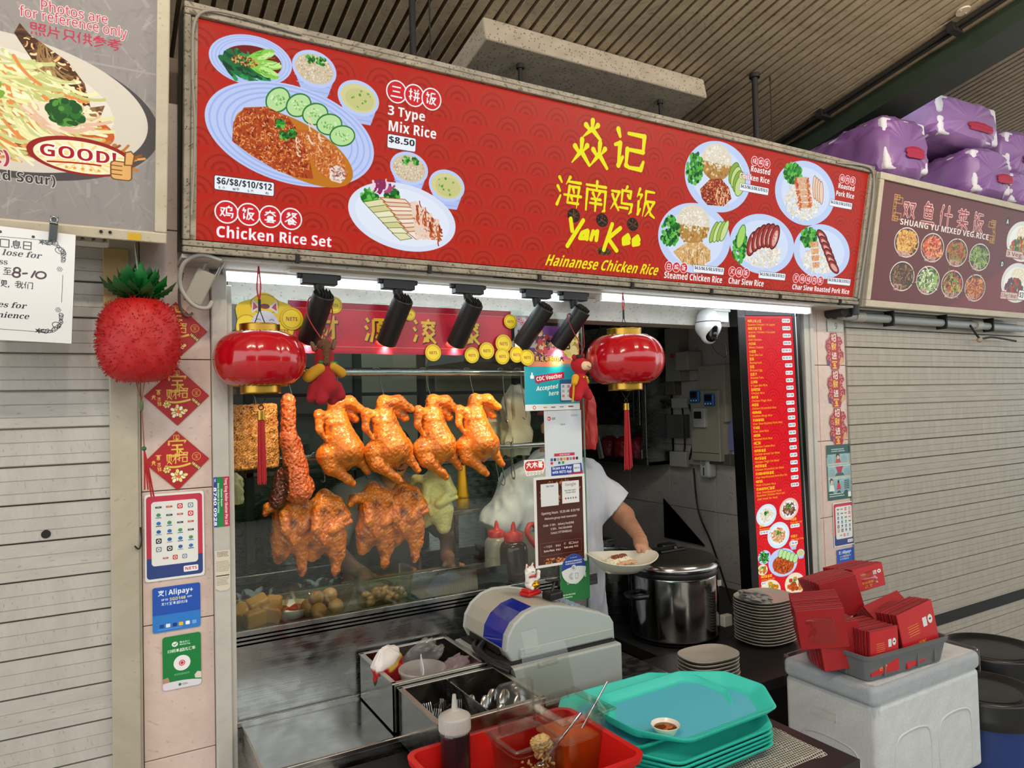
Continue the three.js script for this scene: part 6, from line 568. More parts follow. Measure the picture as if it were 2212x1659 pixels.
// food on the shelf
const bowlMat = clear(0xf3f1e6, 0.06, { side: THREE.DoubleSide });
function scallopBowl(r, h, n) { const R = (rad, y, w) => Array.from({ length: 96 }, (_, i) => { const a = i / 96 * T2, s = Math.abs(Math.sin(a * n / 2)); return [rad * (1 + w * (s - 0.5)) * Math.cos(a), y + (y > h * 0.9 ? h * 0.12 * s : 0), -rad * (1 + w * (s - 0.5)) * Math.sin(a)]; }); return loft([R(r * 0.5, 0, 0), R(r * 0.8, h * 0.4, 0.05), R(r, h, 0.1), R(r * 0.97, h, 0.1), R(r * 0.77, h * 0.42, 0.05), R(r * 0.47, 0.004, 0)], true, true); }
for (const [x, z, l] of [[0.44, -0.13, 'left clear scalloped bowl filled with brown tofu'], [0.645, -0.13, 'right clear scalloped bowl filled with braised eggs']]) { const t = thing('glass_bowl', l, 'bowl', [x, 0.953, z], [0, 0, 0], 'clear scalloped bowls'); part('bowl', scallopBowl(x < 0.5 ? 0.095 : 0.105, 0.095, 12), bowlMat, t); }
const tofu = [0xa87c38, 0x9c7030, 0xb5883f].map((c) => mat(c, 0.5)); for (const [i, [x, y, z, ry, rz]] of [[0.42, 0.99, -0.11, 0.3, 0.1], [0.475, 0.995, -0.12, -0.4, -0.2], [0.39, 1.0, -0.15, 0.9, 0.3], [0.44, 1.02, -0.15, 0.2, 0.25], [0.49, 1.005, -0.165, 1.2, 0]].entries()) solo('tofu_piece', box(0.064, 0.05, 0.05, 0, 0, 0, 0.008), tofu[i % 3], 'brown braised tofu piece in the left bowl, ' + ['front left', 'front right', 'at the left rim', 'topmost', 'at the back right'][i], 'tofu', 'tofu pieces', [x, y, z], [0.1 * i, ry, rz]);
for (const [i, [x, y, z]] of [[0.62, 0.985, -0.09], [0.68, 0.987, -0.105], [0.6, 0.99, -0.14], [0.655, 0.99, -0.16], [0.665, 1.02, -0.125], [0.62, 1.018, -0.12]].entries()) solo('braised_egg', ball(0.026, 0, 0, 0, 1, 1.22, 1, 20), mat([0x9a7448, 0xa88358, 0x8d683e][i % 3], 0.4), 'brown braised egg in the right bowl, ' + ['front left', 'front right', 'left', 'at the back', 'upper right', 'upper left'][i], 'egg', 'braised eggs', [x, y, z], [1.3, i, 0.4]);
{ const t = thing('meat_dish', 'white dish with pink cured meat between the two bowls', 'dish', [0.55, 0.953, -0.2]); part('dish', lathe([[0, 0], [0.05, 0], [0.085, 0.035], [0.08, 0.036], [0.048, 0.006], [0, 0.006]], 40), white, t); for (const [x, z, r] of [[0.03, 0.03, 0.3], [0.0, 0.02, 0.9], [-0.03, 0.0, 0.1]]) part('meat_slice', box(0.05, 0.012, 0.03, x, 0.03, z, 0.005).rotateY(r), mat(0xa84a3c, 0.4), t); }
{ const t = thing('food_container', 'clear rectangular container with gizzards beside the egg bowl', 'container', [0.865, 0.953, -0.15]); part('tub', tub(0.19, 0.135, 0.12, 0.02, 0.012, 0.003, 0.012, 0.006), clear(0xf2efdf, 0.05), t); const g = thing('gizzard_heap', 'grey brown cooked gizzards inside the clear container', 'food', [0.865, 0.957, -0.15]); g.userData.kind = 'stuff'; part('pieces', paint(sdfBody(Array.from({ length: 26 }, () => { const x = rr(-0.065, 0.065), y = rr(0.014, 0.045), z = rr(-0.04, 0.04); return [x, y, z, x + grain() * 0.014, y + grain() * 0.008, z + grain() * 0.014, rr(0.01, 0.016), rr(0.007, 0.013), 0.004]; }), { h: 0.0035, k: 0.004 }), (x, y, z) => mix([150, 128, 92], [98, 78, 54], n3(x * 45, y * 45, z * 45) * 0.5 + 0.5)), skinMat({ roughness: 0.4 }), g); }
function sauceBottle(label, x, z, s, c) { const t = thing('sauce_bottle', label, 'bottle', [x, 0.955, z]); part('bottle', lathe([[0, 0], [0.054 * s, 0], [0.056 * s, 0.006], [0.056 * s, 0.13 * s], [0.05 * s, 0.152 * s], [0.036 * s, 0.166 * s], [0, 0.168 * s]], 32), c, t); part('red_cap', lathe([[0.036 * s, 0.16 * s], [0.038 * s, 0.164 * s], [0.038 * s, 0.186 * s], [0.03 * s, 0.193 * s], [0.012 * s, 0.2 * s], [0.009 * s, 0.222 * s], [0.004 * s, 0.236 * s], [0, 0.236 * s]], 32), redPlastic, t); return t; }
sauceBottle('dark brown sauce bottle with red nozzle cap behind the lucky cat', 1.39, -0.13, 1, mat(0x2a110a, 0.12)); sauceBottle('second sauce bottle with red nozzle cap, further back and left', 1.408, -0.3, 0.92, mat(0x8d8478, 0.3));
{ const t = thing('white_jug', 'pale plastic jug with red handle behind the sauce bottle', 'jug', [1.585, 0.955, -0.3]); part('jug', lathe([[0, 0], [0.05, 0], [0.058, 0.16], [0.055, 0.16], [0.047, 0.004], [0, 0.004]], 28), mat(0xa9a493, 0.45, 0, { transmission: 0.2, thickness: 0 }), t); part('handle', tube([[-0.02, 0.1, 0.05], [-0.055, 0.16, 0.04], [-0.03, 0.19, 0.03], [0.01, 0.17, 0.03]], 0.011, 20), redPlastic, t); }
{ const t = thing('steel_basin', 'round stainless basin behind the green award card', 'basin', [1.56, 0.955, -0.12]); part('basin', lathe([[0, 0], [0.06, 0], [0.075, 0.06], [0.08, 0.062], [0.073, 0.06], [0.058, 0.004], [0, 0.004]], 32), steel, t); }
{ const t = thing('sign_holder', 'black slotted sign holder behind the glass', 'holder', [1.265, 0.953, -0.07], [-0.12, -0.02, 0]); part('plate', box(0.125, 0.092, 0.006, 0, 0.046, 0, 0.002), black, t); for (const y of [0.02, 0.05]) part('slot_rib', box(0.12, 0.004, 0.006, 0, y, 0.005, 0.001), blackMatte, t); part('base', box(0.125, 0.006, 0.05, 0, 0.003, -0.015, 0.002), black, t); }
solo('inner_counter', span(1.66, 2.3, 0.9, 0.94, -1.0, -0.66, 0.004), steelDark, 'dark stainless counter end at the cook', 'counter');
// ---------- people ----------
const skinC = (x, y, z) => mix([176, 128, 98], [158, 108, 80], n3(x * 9, y * 9, z * 9) * 0.5 + 0.5), personSkin = new THREE.MeshPhysicalMaterial({ vertexColors: true, roughness: 0.5 });
const head = (x, y, z, f) => [[x, y + 0.03, z, x, y - 0.02, z + 0.012 * f, 0.078, 0.068], [x, y - 0.05, z + 0.03 * f, x, y - 0.085, z + 0.045 * f, 0.052, 0.03], [x, y - 0.01, z + 0.07 * f, x, y - 0.035, z + 0.092 * f, 0.012, 0.015, 0.012], [x - 0.074, y - 0.01, z, x - 0.078, y - 0.035, z, 0.016, 0.012, 0.008], [x + 0.074, y - 0.01, z, x + 0.078, y - 0.035, z, 0.016, 0.012, 0.008], [x, y - 0.08, z - 0.015, x, y - 0.16, z - 0.03, 0.052, 0.056]];
const face = (t, x, y, z, f) => { for (const s of [-1, 1]) { part('eye', ball(0.011, x + s * 0.03, y - 0.002, z + 0.071 * f, 1, 0.6, 0.6), mat(0xe6e2da, 0.3), t); part('iris', ball(0.0055, x + s * 0.03, y - 0.002, z + 0.077 * f), dark, t); part('eyebrow', tube([[x + s * 0.014, y + 0.022, z + 0.076 * f], [x + s * 0.032, y + 0.027, z + 0.073 * f], [x + s * 0.048, y + 0.02, z + 0.062 * f]], 0.003, 8, 5), dark, t); } part('mouth', tube([[x - 0.022, y - 0.064, z + 0.077 * f], [x, y - 0.067, z + 0.085 * f], [x + 0.022, y - 0.064, z + 0.077 * f]], 0.004, 8, 5), mat(0x8f4a42, 0.5), t); };
{
  const t = thing('person', 'cook in white short sleeved shirt and red cap holding out a plate of chicken rice', 'person'), X = 1.76, Zc = -0.4;
  const hand = [[1.955, 1.07, -0.05, 1.935, 1.055, -0.02, 0.03, 0.028], [1.935, 1.058, -0.02, 1.915, 1.045, 0.012, 0.028, 0.024], ...[[1.945, 1.028, 0.02, 1.93, 1.0, 0.03], [1.93, 1.028, 0.028, 1.91, 0.998, 0.04], [1.912, 1.03, 0.032, 1.888, 1.0, 0.045], [1.958, 1.03, 0.008, 1.95, 1.005, 0.014]].flatMap(([a, b, c, d, e, f]) => [[1.928, 1.05, 0.005, a, b, c, 0.011, 0.0095, 0.008], [a, b, c, d, e, f, 0.0095, 0.0075, 0.004]]), [1.915, 1.058, -0.01, 1.89, 1.058, 0.012, 0.013, 0.011, 0.01], [1.89, 1.058, 0.012, 1.878, 1.042, 0.032, 0.011, 0.008, 0.004]];
  const body = [...head(X, 1.56, Zc + 0.05, 1), [X, 1.38, Zc, X, 0.95, Zc, 0.09, 0.1], [1.94, 1.3, -0.4, 2.05, 1.13, -0.27, 0.05, 0.043], [2.05, 1.13, -0.27, 1.965, 1.08, -0.07, 0.042, 0.028], [1.58, 1.3, -0.4, 1.47, 1.12, -0.4, 0.05, 0.042], [1.47, 1.12, -0.4, 1.44, 0.99, -0.3, 0.04, 0.03], [1.44, 0.99, -0.3, 1.44, 0.96, -0.25, 0.03, 0.03], [X - 0.08, 0.95, Zc, X - 0.09, 0.5, Zc, 0.1, 0.07], [X + 0.08, 0.95, Zc, X + 0.09, 0.5, Zc, 0.1, 0.07], [X - 0.09, 0.5, Zc, X - 0.09, 0.06, Zc, 0.07, 0.045], [X + 0.09, 0.5, Zc, X + 0.09, 0.06, Zc, 0.07, 0.045], [X - 0.09, 0.035, Zc, X - 0.09, 0.03, Zc + 0.16, 0.035, 0.03], [X + 0.09, 0.035, Zc, X + 0.09, 0.03, Zc + 0.16, 0.035, 0.03], ...[0, 1, 2, 3].flatMap((i) => [[1.44, 0.955, -0.245, 1.42 + i * 0.016, 0.945, -0.19, 0.011, 0.009, 0.008]])];
  const fine = sdfBody(hand, { h: 0.0032, k: 0.01 }), coarse = sdfBody(body, { h: 0.011, k: 0.03 }); const g = paint(join([coarse, fine]), skinC); part('skin', g, personSkin, t);
  part('shirt', sdfBody([[X, 1.36, Zc, X, 1.32, Zc, 0.075, 0.1], [1.6, 1.31, -0.4, 1.92, 1.31, -0.4, 0.085, 0.085], [X, 1.28, Zc, X, 1.0, Zc + 0.01, 0.16, 0.17], [X - 0.09, 1.2, Zc, X - 0.1, 0.75, Zc + 0.02, 0.13, 0.13], [X + 0.1, 1.2, Zc, X + 0.11, 0.6, Zc + 0.03, 0.13, 0.13], [1.93, 1.29, -0.39, 2.035, 1.165, -0.3, 0.08, 0.082], [1.59, 1.29, -0.4, 1.48, 1.14, -0.4, 0.08, 0.088]], { h: 0.0085, k: 0.05, noise: (x, y, z) => n3(x * 9, y * 5, z * 9) * 0.009 + n3(x * 22, y * 9, z * 22) * 0.004, cut: (x, y, z) => Math.max(((x - 2.0) * 0.66 - (y - 1.205) * 0.74 + (z + 0.33) * 0.5) - 0.065 + (x < 1.95 ? -1 : 0), (-(x - 1.5) * 0.55 - (y - 1.17) * 0.83) - 0.075 + (x > 1.6 ? -1 : 0), 0.62 - y) }), mat(0xb9bcc4, 0.85, 0, { sheen: 0.3 }), t);
  part('collar', tube([[X - 0.06, 1.4, Zc - 0.02], [X - 0.045, 1.38, Zc + 0.07], [X, 1.345, Zc + 0.1], [X + 0.045, 1.38, Zc + 0.07], [X + 0.06, 1.4, Zc - 0.02]], 0.011, 24), mat(0xc3c6cc, 0.85), t); face(t, X, 1.56, Zc + 0.05, 1);
  part('hair', sdfBody([[X, 1.59, Zc + 0.03, X, 1.56, Zc + 0.015, 0.083, 0.083]], { h: 0.006, cut: (x, y, z) => Math.max(1.535 - y, (z - Zc - 0.08)) }), dark, t); part('red_cap', [sdfBody([[X, 1.615, Zc + 0.045, X, 1.6, Zc + 0.045, 0.082, 0.09]], { h: 0.006, cut: (x, y) => 1.595 - y }), cyl(0.06, 0.06, 0.008, X, 1.6, Zc + 0.12, 24)], mat(0x9c1a18, 0.7), t);
  part('trousers', sdfBody([[X, 0.9, Zc, X, 0.82, Zc, 0.13, 0.13], [X - 0.08, 0.85, Zc, X - 0.09, 0.1, Zc, 0.105, 0.07], [X + 0.08, 0.85, Zc, X + 0.09, 0.1, Zc, 0.105, 0.07]], { h: 0.012, k: 0.04 }), dark, t);
}
{
  const t = thing('person', 'second worker in grey shirt bending over the counter behind the hanging birds', 'person'), X = 1.15, Z0 = -0.88;
  part('skin', paint(join([sdfBody([...head(X, 1.44, Z0 + 0.1, 1), [X, 1.28, Z0 - 0.02, X, 0.9, Z0 - 0.08, 0.09, 0.1], [X - 0.2, 1.22, Z0, X - 0.28, 1.04, Z0 + 0.08, 0.05, 0.042], [X - 0.28, 1.04, Z0 + 0.08, X - 0.24, 0.98, Z0 + 0.28, 0.042, 0.03], [X + 0.2, 1.22, Z0, X + 0.28, 1.04, Z0 + 0.06, 0.05, 0.042], [X + 0.28, 1.04, Z0 + 0.06, X + 0.18, 0.98, Z0 + 0.26, 0.042, 0.03], [X - 0.09, 0.9, Z0 - 0.08, X - 0.09, 0.06, Z0 - 0.06, 0.1, 0.05], [X + 0.09, 0.9, Z0 - 0.08, X + 0.09, 0.06, Z0 - 0.06, 0.1, 0.05], [X - 0.09, 0.035, Z0 - 0.06, X - 0.09, 0.03, Z0 + 0.08, 0.035, 0.03], [X + 0.09, 0.035, Z0 - 0.06, X + 0.09, 0.03, Z0 + 0.08, 0.035, 0.03]], { h: 0.011, k: 0.03 }), sdfBody([-1, 1].flatMap((s) => { const hx = s < 0 ? X - 0.235 : X + 0.175; return [[hx, 0.98, Z0 + 0.28, hx + s * -0.01, 0.97, Z0 + 0.34, 0.03, 0.03], ...[0, 1, 2, 3].flatMap((i) => [[hx - s * 0.01, 0.97, Z0 + 0.34, hx - 0.024 + i * 0.016, 0.96, Z0 + 0.38, 0.011, 0.009, 0.006], [hx - 0.024 + i * 0.016, 0.96, Z0 + 0.38, hx - 0.02 + i * 0.013, 0.945, Z0 + 0.4, 0.009, 0.0075, 0.004]]), [hx - s * 0.02, 0.975, Z0 + 0.31, hx - s * 0.05, 0.965, Z0 + 0.35, 0.012, 0.009, 0.008]]; }), { h: 0.004, k: 0.01 })]), skinC), personSkin, t);
  part('shirt', sdfBody([[X - 0.17, 1.24, Z0, X + 0.17, 1.24, Z0, 0.08, 0.08], [X, 1.2, Z0 - 0.02, X, 0.85, Z0 - 0.08, 0.16, 0.17], [X - 0.2, 1.22, Z0, X - 0.26, 1.09, Z0 + 0.06, 0.072, 0.07], [X + 0.2, 1.22, Z0, X + 0.26, 1.09, Z0 + 0.05, 0.072, 0.07]], { h: 0.01, k: 0.05, noise: (x, y, z) => n3(x * 9, y * 6, z * 9) * 0.006 }), mat(0x5d6064, 0.85), t); face(t, X, 1.44, Z0 + 0.1, 1); part('hair', sdfBody([[X, 1.48, Z0 + 0.08, X, 1.45, Z0 + 0.06, 0.085, 0.085]], { h: 0.006, cut: (x, y, z) => Math.max(1.43 - y, z - Z0 - 0.14) }), dark, t);
  part('trousers', sdfBody([[X, 0.86, Z0 - 0.08, X, 0.8, Z0 - 0.08, 0.14, 0.14], [X - 0.08, 0.84, Z0 - 0.08, X - 0.09, 0.1, Z0 - 0.06, 0.11, 0.075], [X + 0.08, 0.84, Z0 - 0.08, X + 0.09, 0.1, Z0 - 0.06, 0.11, 0.075]], { h: 0.014, k: 0.04 }), dark, t);
  solo('chopping_board', span(0.85, 1.3, 0.915, 0.94, -0.62, -0.47, 0.006), mat(0x9a8a6b, 0.7), 'wooden chopping board under the second worker', 'board'); solo('prep_counter', span(0.36, 1.56, 0.88, 0.914, -0.69, -0.46, 0.004), steelDark, 'dark stainless preparation counter behind the shelf', 'counter');
}
// plate handed out through the hatch
{ const t = thing('serving_plate', 'oval white plate of chicken rice held by the cook', 'plate', [1.778, 1.0, 0.045], [0.1, -0.25, -0.03]); const R = (w, d, y, lift) => Array.from({ length: 56 }, (_, i) => { const a = i / 56 * T2; return [w * Math.cos(a), y + lift * Math.abs(Math.cos(a)) ** 3, -d * Math.sin(a)]; }); part('plate', loft([R(0.075, 0.045, -0.02, 0), R(0.11, 0.075, 0.002, 0.008), R(0.15, 0.1, 0.03, 0.022), R(0.147, 0.097, 0.032, 0.022), R(0.105, 0.07, 0.008, 0.006), R(0.07, 0.04, -0.01, 0)]), mat(0xc9c4b4, 0.22), t);
  const r = thing('rice_heap', 'white rice heap with brown topping on the served plate', 'food', [1.765, 1.0, 0.045]); r.userData.kind = 'stuff'; part('rice', sdfBody([[-0.045, 0.005, 0, 0.05, 0.005, 0, 0.028, 0.024], [-0.02, 0.018, 0, 0.02, 0.018, 0, 0.028, 0.026]], { h: 0.0035, noise: (x, y, z) => n3(x * 160, y * 160, z * 160) * 0.003 }), mat(0xd9d0b4, 0.6), r); part('meat', sdfBody([[-0.03, 0.034, 0.008, 0.022, 0.036, 0.006, 0.014, 0.012]], { h: 0.003, noise: (x, y, z) => n3(x * 120, y * 120, z * 120) * 0.004 }), mat(0x7a3a1c, 0.5), r); for (let i = 0; i < 5; i++) part('chicken_slice', box(0.03, 0.008, 0.03, -0.02 + i * 0.016, 0.018 + (i & 1) * 0.004, 0.03, 0.003), mat(0xcfa07c, 0.5), r); }
// ---------- right side of the hatch ----------
{ const t = thing('security_camera', 'white dome security camera under the header panel', 'camera', [2.37, 1.965, -0.03]); part('arm', [box(0.075, 0.05, 0.04, 0.075, 0.055, 0, 0.005), box(0.12, 0.012, 0.05, 0.06, 0.084, 0, 0.003)], white, t); part('housing', sdfBody([[0, 0.045, 0, 0, 0.012, 0, 0.05, 0.055], [0, 0.0, 0, 0, -0.035, 0.004, 0.052, 0.034]], { h: 0.005, k: 0.02 }), mat(0xd6d8d8, 0.25), t); part('seam', new THREE.TorusGeometry(0.0535, 0.002, 8, 40).rotateX(Math.PI / 2).translate(0, 0.03, 0), black, t); part('dark_face', sdfBody([[-0.006, 0.004, 0.028, -0.008, -0.034, 0.026, 0.03, 0.028]], { h: 0.004 }), mat(0x08090b, 0.12), t); part('lens', [ball(0.012, -0.014, -0.03, 0.05), ball(0.003, -0.024, -0.05, 0.044), ball(0.003, 0.004, -0.05, 0.046)], mat(0x15171c, 0.05), t); part('cord', tube([[0.03, -0.05, -0.02], [0.08, -0.1, -0.03], [0.15, -0.12, -0.04], [0.16, -0.06, -0.05]], 0.0025), black, t); }
{ const t = thing('steel_cabinet', 'stainless glass fronted wall cabinet with supplies beside the hatch', 'cabinet'); const x = 2.84; part('case', [span(x, 3.045, 1.26, 1.28, -1.66, -1.0), span(x, 3.045, 2.15, 2.17, -1.66, -1.0), span(3.03, 3.045, 1.26, 2.17, -1.66, -1.0), span(x, 3.045, 1.26, 2.17, -1.66, -1.64), span(x, 3.045, 1.26, 2.17, -1.02, -1.0), span(x + 0.01, 3.045, 1.5, 1.512, -1.64, -1.02)], steelDark, t); for (const [a, b] of [[1.26, 1.3], [2.13, 2.17], [1.74, 1.77]]) part('door_rail', span(x - 0.012, x, a, b, -1.66, -1.0, 0.003), steel, t); for (const z of [-1.66, -1.04]) part('door_stile', span(x - 0.012, x, 1.3, 2.13, z, z + 0.04, 0.003), steel, t); const d = part('steel_door', span(x - 0.016, x - 0.008, 1.5, 1.75, -1.62, -1.05, 0.003), steel, t); part('door_handle', [rod([x - 0.03, 1.53, -1.09], [x - 0.03, 1.72, -1.09], 0.004), span(x - 0.02, x - 0.017, 1.64, 1.655, -1.42, -1.3)], black, d);
  for (const [i, [z, c, y, w]] of [[-1.5, 0x7a1820, 1.282, 0.1], [-1.35, 0x8f1c24, 1.282, 0.12], [-1.2, 0x9c2430, 1.282, 0.1], [-1.1, 0x2a6b8f, 1.282, 0.06]].entries()) solo('supply_pack', crumple(0.12, 0.14, w, i * 3, 0.12).translate(0, 0.07, 0), mat(c, 0.5), ['dark red packet at the back of the steel cabinet', 'red printed packet in the middle of the steel cabinet', 'pinkish red packet in the steel cabinet', 'small blue tub at the front of the steel cabinet'][i], 'packet', null, [x + 0.1, y, z]); solo('paper_box', span(x + 0.02, x + 0.16, 1.282, 1.35, -1.09, -1.03), white, 'small white printed carton at the cabinet front edge', 'carton'); solo('supply_pack', crumple(0.14, 0.14, 0.3, 31, 0.15).translate(0, 0.07, 0), mat(0x9a938c, 0.5), 'pale wrapped bundle on top of the steel cabinet', 'packet', null, [2.94, 2.17, -1.4]); solo('supply_pack', crumple(0.12, 0.12, 0.16, 37, 0.15).translate(0, 0.06, 0), mat(0x8f2c2a, 0.5), 'red wrapped bundle on top of the steel cabinet', 'packet', null, [2.94, 2.17, -1.1]); solo('blue_cloth', crumple(0.1, 0.09, 0.14, 41, 0.25), mat(0x1f3a6b, 0.8), 'crumpled dark blue bag at the upper left of the cabinet door', 'bag', null, [2.78, 1.8, -1.68]); }
const W = 3.046, wallBox = (name, label, cat, y0, y1, z0, z1, d, m, r = 0.004) => { const t = thing(name, label, cat); part('case', span(W - d, W, y0, y1, z0, z1, r), m, t); return t; };
{ let t = wallBox('switch_box', 'grey metal switch box with red button high on the right wall', 'switch box', 1.76, 2.08, -0.97, -0.85, 0.08, mat(0x8a877c, 0.55)); part('red_button', span(W - 0.084, W - 0.079, 1.9, 1.925, -0.92, -0.89, 0.002), redPlastic, t); part('lower_case', span(W - 0.12, W, 1.82, 1.93, -0.84, -0.74, 0.006), mat(0x9a968a, 0.55), t);
  t = wallBox('meter_box', 'pale electrical box beside the lightbox menu, two blue timers on its lower part', 'electrical box', 1.52, 1.84, -0.72, -0.52, 0.06, mat(0x8f8a78, 0.6)); part('lower_case', span(W - 0.09, W, 1.3, 1.7, -0.76, -0.54, 0.006), mat(0x8d897a, 0.6), t); part('seam', span(W - 0.0915, W - 0.089, 1.345, 1.348, -0.75, -0.55), dark, t);
  t = wallBox('thermostat', 'white wall controller with dark display under the blue timers', 'controller', 1.49, 1.6, -0.72, -0.63, 0.11, mat(0xa8a8a2, 0.4)); part('display', span(W - 0.113, W - 0.109, 1.54, 1.58, -0.71, -0.655), mat(0x0d1214, 0.15), t);
  for (const [z, y, l] of [[-0.71, 1.665, 'left blue kitchen timer with dark display'], [-0.6, 1.645, 'right blue kitchen timer with dark display']]) { t = thing('kitchen_timer', l, 'timer', [W - 0.1, y, z]); part('case', box(0.02, 0.07, 0.075, 0, 0, 0, 0.009), mat(0x1a5a9c, 0.35), t); part('display', box(0.004, 0.034, 0.05, -0.01, 0.01, 0), mat(0x0b1216, 0.12), t); for (const k of [-0.02, 0, 0.02]) part('button', ball(0.005, -0.011, -0.022, k, 0.5, 1, 1), white, t); }
  for (const [y0, y1, z0, z1, c, l] of [[1.68, 1.8, -1.0, -0.92, 0x55503f, 'brown cable box under the grey switch box'], [1.6, 1.66, -0.95, -0.82, 0x9c9a90, 'small pale cable joint box with wires'], [1.42, 1.56, -1.0, -0.86, 0x4d4c46, 'dark grey plastic tub on the wall left of the controller'], [1.25, 1.34, -0.98, -0.84, 0x96928a, 'white double plug adapter low on the wall'], [1.27, 1.33, -0.82, -0.7, 0x8a867c, 'pale socket plate with switches low on the wall'], [1.28, 1.34, -0.66, -0.5, 0x4a4843, 'dark socket plate below the phone']]) wallBox('wall_box', l, 'electrical box', y0, y1, z0, z1, 0.06, mat(c, 0.55));
  t = wallBox('air_freshener', 'white oval plug-in freshener low on the right wall', 'freshener', 1.2, 1.32, -0.73, -0.65, 0.07, mat(0xb5b5b0, 0.35), 0.02); part('dial', cyl(0.016, 0.016, 0.004, 0, 0, 0, 20).rotateZ(Math.PI / 2).translate(W - 0.072, 1.285, -0.69), mat(0x7d7d7a, 0.4), t); part('slot', span(W - 0.073, W - 0.07, 1.215, 1.26, -0.692, -0.686), dark, t);
  t = wallBox('phone', 'pale violet phone held upright behind the menu lightbox', 'phone', 1.36, 1.54, -0.56, -0.5, 0.02, mat(0x6b70a8, 0.3));
  const wires = [[[W - 0.02, 1.62, -0.9], [W - 0.05, 1.5, -0.86], [W - 0.03, 1.35, -0.88], [W - 0.05, 1.28, -0.9]], [[W - 0.07, 1.3, -0.8], [W - 0.08, 1.4, -0.76], [W - 0.06, 1.55, -0.78], [W - 0.04, 1.62, -0.82]], [[W - 0.06, 1.25, -0.78], [W - 0.05, 1.0, -0.76], [W - 0.1, 0.85, -0.62], [W - 0.3, 0.62, -0.3]], [[W - 0.02, 2.3, -1.3], [W - 0.05, 2.15, -1.1], [W - 0.03, 2.0, -0.95]], [[2.3, 2.28, -0.9], [2.4, 2.1, -0.85], [2.35, 1.95, -0.95], [2.1, 1.98, -1.0]]]; wires.forEach((p, i) => solo('wall_cable', tube(p, i === 3 ? 0.007 : 0.005, 24), i === 3 ? mat(0x77746c, 0.6) : black, ['black cable running from the joint box down to the plug adapter', 'black cable curving up from the socket plate', 'black rice cooker cable running down the tiled wall', 'grey cable sagging from the loft to the switch box', 'dark cable looping under the loft in the hatch'][i], 'cable')); }
// rice cooker
{ const t = thing('rice_cooker', 'large stainless rice cooker with black lid in the hatch', 'rice cooker', [2.24, 0.6, -0.17]), R = 0.2; part('body', lathe([[0, 0], [R * 0.96, 0], [R, 0.02], [R, 0.27], [R * 0.99, 0.278]], 64), mat(0xa9a9a8, 0.14, 1), t); part('black_band', lathe([[R * 0.98, 0.276], [R * 1.01, 0.28], [R * 1.01, 0.3], [R * 0.99, 0.302]], 64), black, t); part('lid_rim', lathe([[R * 0.99, 0.302], [R * 1.03, 0.306], [R * 1.03, 0.322], [R * 0.97, 0.335]], 64), mat(0x9a9a99, 0.18, 1), t); part('lid', lathe([[R * 0.98, 0.332], [R * 0.9, 0.348], [R * 0.5, 0.36], [0, 0.364]], 64), mat(0x26241f, 0.35), t); part('lid_handle', [box(0.15, 0.014, 0.03, 0, 0.368, 0, 0.006), cyl(0.012, 0.008, 0.012, 0.02, 0.38, 0)], black, t); part('hinge', [box(0.09, 0.1, 0.05, 0.12, 0.31, -0.165, 0.01), box(0.03, 0.13, 0.05, R + 0.01, 0.25, 0.02, 0.01)], black, t); for (const s of [-1, 1]) part('side_handle', tube([[s * (R - 0.01), 0.2, -0.05], [s * (R + 0.045), 0.2, -0.03], [s * (R + 0.045), 0.2, 0.03], [s * (R - 0.01), 0.2, 0.05]], 0.012, 20), black, t); part('drip_cup', span(0.125, 0.175, 0.045, 0.095, 0.155, 0.185, 0.005), mat(0xb5b2a8, 0.4), t, 'small pale drip cup'); part('label_plate', box(0.03, 0.026, 0.003, 0.11, 0.235, 0.17).rotateY(0.08), mat(0x8f8f8d, 0.4), t); part('feet', lathe([[R * 0.93, -0.006], [R * 0.98, -0.004], [R * 0.98, 0.004]], 48), black, t); }
solo('hatch_counter', [span(1.99, 3.03, 0.55, 0.592, -0.7, 0.0), span(1.75, 3.03, 0.55, 0.592, 0, 0.42, 0.004), span(2.0, 3.03, 0.02, 0.55, -0.68, 0.36)], mat(0x1a1918, 0.45), 'low dark counter in the hatch carrying cooker and plates', 'counter'); solo('counter_block', [span(1.05, 1.71, 0.66, 0.7, 0, 0.37, 0.004), span(1.06, 1.7, 0.02, 0.66, 0, 0.34)], steel, 'stainless counter block under the cash register', 'counter');
{ const t = thing('steel_bin', 'dark stainless pot behind the cooker at the cook', 'pot', [2.19, 0.594, -0.54]); part('pot', lathe([[0, 0], [0.13, 0], [0.13, 0.3], [0.136, 0.305], [0.126, 0.3], [0.126, 0.01], [0, 0.01]], 40), steelDark, t); part('rim', new THREE.TorusGeometry(0.132, 0.005, 8, 40).rotateX(Math.PI / 2).translate(0, 0.304, 0), steel, t); }
{ const t = thing('knife_blade', 'dark triangular steel cleaver stand against the tiled wall behind the cooker', 'utensil'); part('plate', ext([[0, 0], [0.34, 0], [0.34, 0.24]], 0.004).rotateY(-Math.PI / 2).scale(1, 1, -1).translate(3.03, 0.8, -0.75), mat(0x3d3c3a, 0.5, 0.5, { side: THREE.DoubleSide }), t); }
const ovalPlate = (w, d) => { const R = (k, y) => Array.from({ length: 48 }, (_, i) => { const a = i / 48 * T2, c = Math.cos(a), s = Math.sin(a); return [w / 2 * k * Math.sign(c) * Math.abs(c) ** 0.75, y, -d / 2 * k * Math.sign(s) * Math.abs(s) ** 0.75]; }); return loft([R(0.62, 0), R(0.92, 0.01), R(1, 0.018), R(0.99, 0.02), R(0.9, 0.013), R(0.6, 0.004)]); };
const ware = mat(0x9a958a, 0.35), ord = ['bottom', 'second', 'third', 'fourth', 'fifth', 'sixth', 'seventh', 'eighth', 'ninth', 'tenth', 'eleventh', 'twelfth', 'thirteenth', 'fourteenth', 'fifteenth', 'topmost'];
